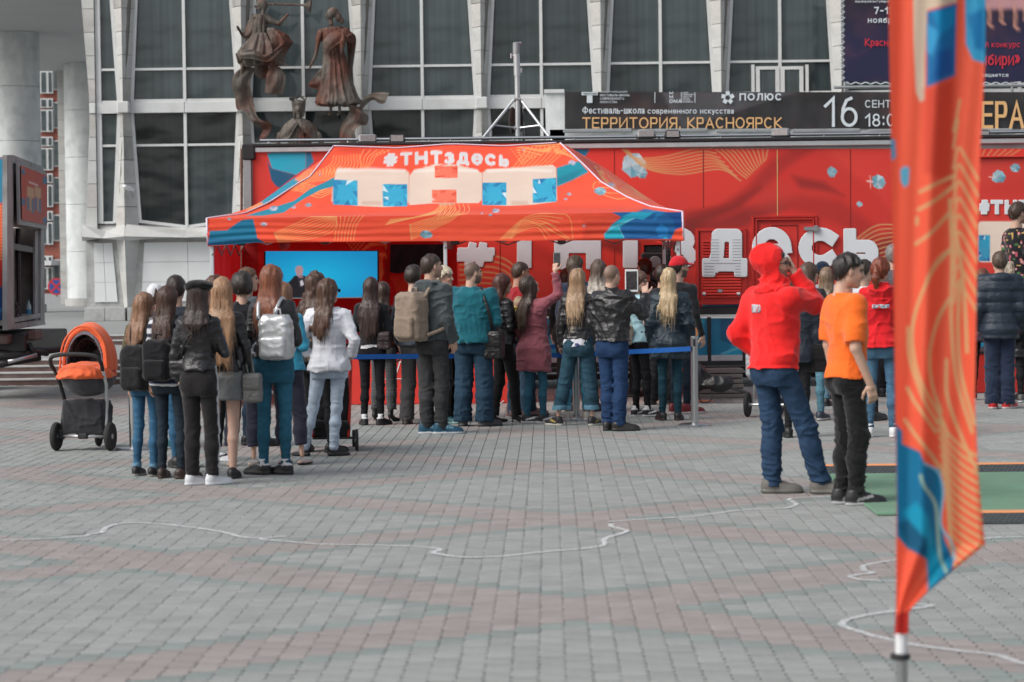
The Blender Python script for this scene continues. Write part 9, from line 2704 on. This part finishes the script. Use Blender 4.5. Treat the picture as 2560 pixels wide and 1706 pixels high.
person(2172, 1052, 656, 45, 'man with dark hair and a white shirt just right of the orange shirt', group='people standing on the right', topw=dict(name='shirt', c=(.55, .57, .6), t=.028), bot=dict(kind='slim', c=(.02, .02, .025)), shoe=dict(kind='shoe'), hair=dict(kind='short', c=(.035, .022, .016), th=.014))
p = person(2204, 1093, 652, 8, 'woman with a red ponytail in a red hoodie and blue jeans', fem=True, group='people standing on the right', b=1.06, topw=dict(name='hoodie', c=(.62, .016, .022), hem=.90, t=.036, rib=True, hood='down', fold=.012, arm=(.066, .058, .048)), bot=dict(kind='slim', c=(.055, .12, .19), fold=.006, cuff=(.04, .08, .13), crop=.02),
  shoe=dict(kind='sneaker', c=(.64, .65, .67), sole=(.6, .6, .6), sock=(.66, .66, .68)), hair=dict(kind='pony', c=(.17, .034, .012), th=.014, amp=1.5), yaw=24, legs=((-.12, 0, -12), (.12, 0, 8)), arms=('front', 'front'), hands=(None, None), vox=.0095)
emblem(p, (.0, -.168, 1.30), .085, .020, 2)
person(2226, 992, 618, 8, 'tall grey haired person standing nearest the trailer beside the feather flag', group='people standing on the right', topw=dict(c=(.1, .1, .11), t=.03), bot=dict(kind='straight', c=BLACK), shoe=dict(kind='shoe'), hair=dict(kind='short', c=(.20, .19, .18), th=.02))
# --- right of the flag
p = person(2500, 1022, 634, 3, 'man in a dark navy quilted coat and navy track trousers', group='people at the stage', b=1.05, topw=dict(name='quilted_coat', m='nylon', c=(.016, .026, .042), hem=.80, t=.060, quilt=.12, hood='down', arm=(.078, .070, .058)), bot=dict(kind='wide', c=(.020, .030, .06), m='cloth', fade=0, fold=.007),
  shoe=dict(kind='sneaker', c=(.5, .02, .02), sole=(.6, .6, .6), accent=(.6, .6, .6)), hair=dict(kind='short', c=(.085, .055, .038), th=.006), buzz=.7, legs=((-.08, 0, 10), (.08, 0, 35)), arms=('slack', 'slack'), hands=(None, None))
person(2456, 1000, 676, 12, 'girl with red hair in dark clothes left of the quilted coat', fem=True, group='people at the stage', topw=dict(c=(.05, .035, .05), t=.03, hem=.8, flare=.04), bot=dict(kind='slim', c=BLACK), shoe=dict(kind='sneaker', c=BLACK, sole=(.5, .5, .5)), hair=longh((.14, .04, .02), 1.36))
p = person(2536, 1006, 660, 8, 'woman with tousled blond hair and a denim jacket right of the quilted coat', fem=True, group='people at the stage', topw=dict(name='denim_jacket', m='denim', c=(.09, .16, .22), hem=.95, t=.034), bot=dict(kind='slim', c=BLACK), shoe=dict(kind='sneaker', c=(.1, .1, .1), sole=(.6, .6, .6)), hair=longh((.36, .30, .23), 1.34, amp=3.0, curl=1, w=1.1))
person(2578, 1000, 672, 0, 'person in black at the very right edge in front of the stage', group='people at the stage', topw=dict(c=(.02, .02, .022), t=.036, m='leather'), bot=dict(kind='slim', c=BLACK), shoe=dict(kind='shoe'), hair=dict(kind='short', c=DBRN, th=.014))
def floral(v, c):
 c[:] = (.012, .012, .016)
 n = noise(v, 27.0, 2)
 c[n > .38] = (.38, .08, .11); c[n > .58] = (.55, .34, .32); c[n < -.6] = (.40, .26, .09)
 c[(noise(v, 25.0, 9) > .6)] = (.06, .14, .05)
 return c
p = person(2551, 893, 542, 62, 'presenter in a floral shirt and sunglasses on the stage, hand at his ear', group='people at the stage', z0=.531, H=1.80, topw=dict(name='floral_shirt', c=BLACK, t=.024, sleeve=.42, paint=floral), bot=dict(kind='slim', c=BLACK), shoe=dict(kind='shoe'), hair=dict(kind='short', c=(.045, .024, .015), th=.016), glasses=True, beard=.3,
  arms=('slack', 'slack'), yaw=20)
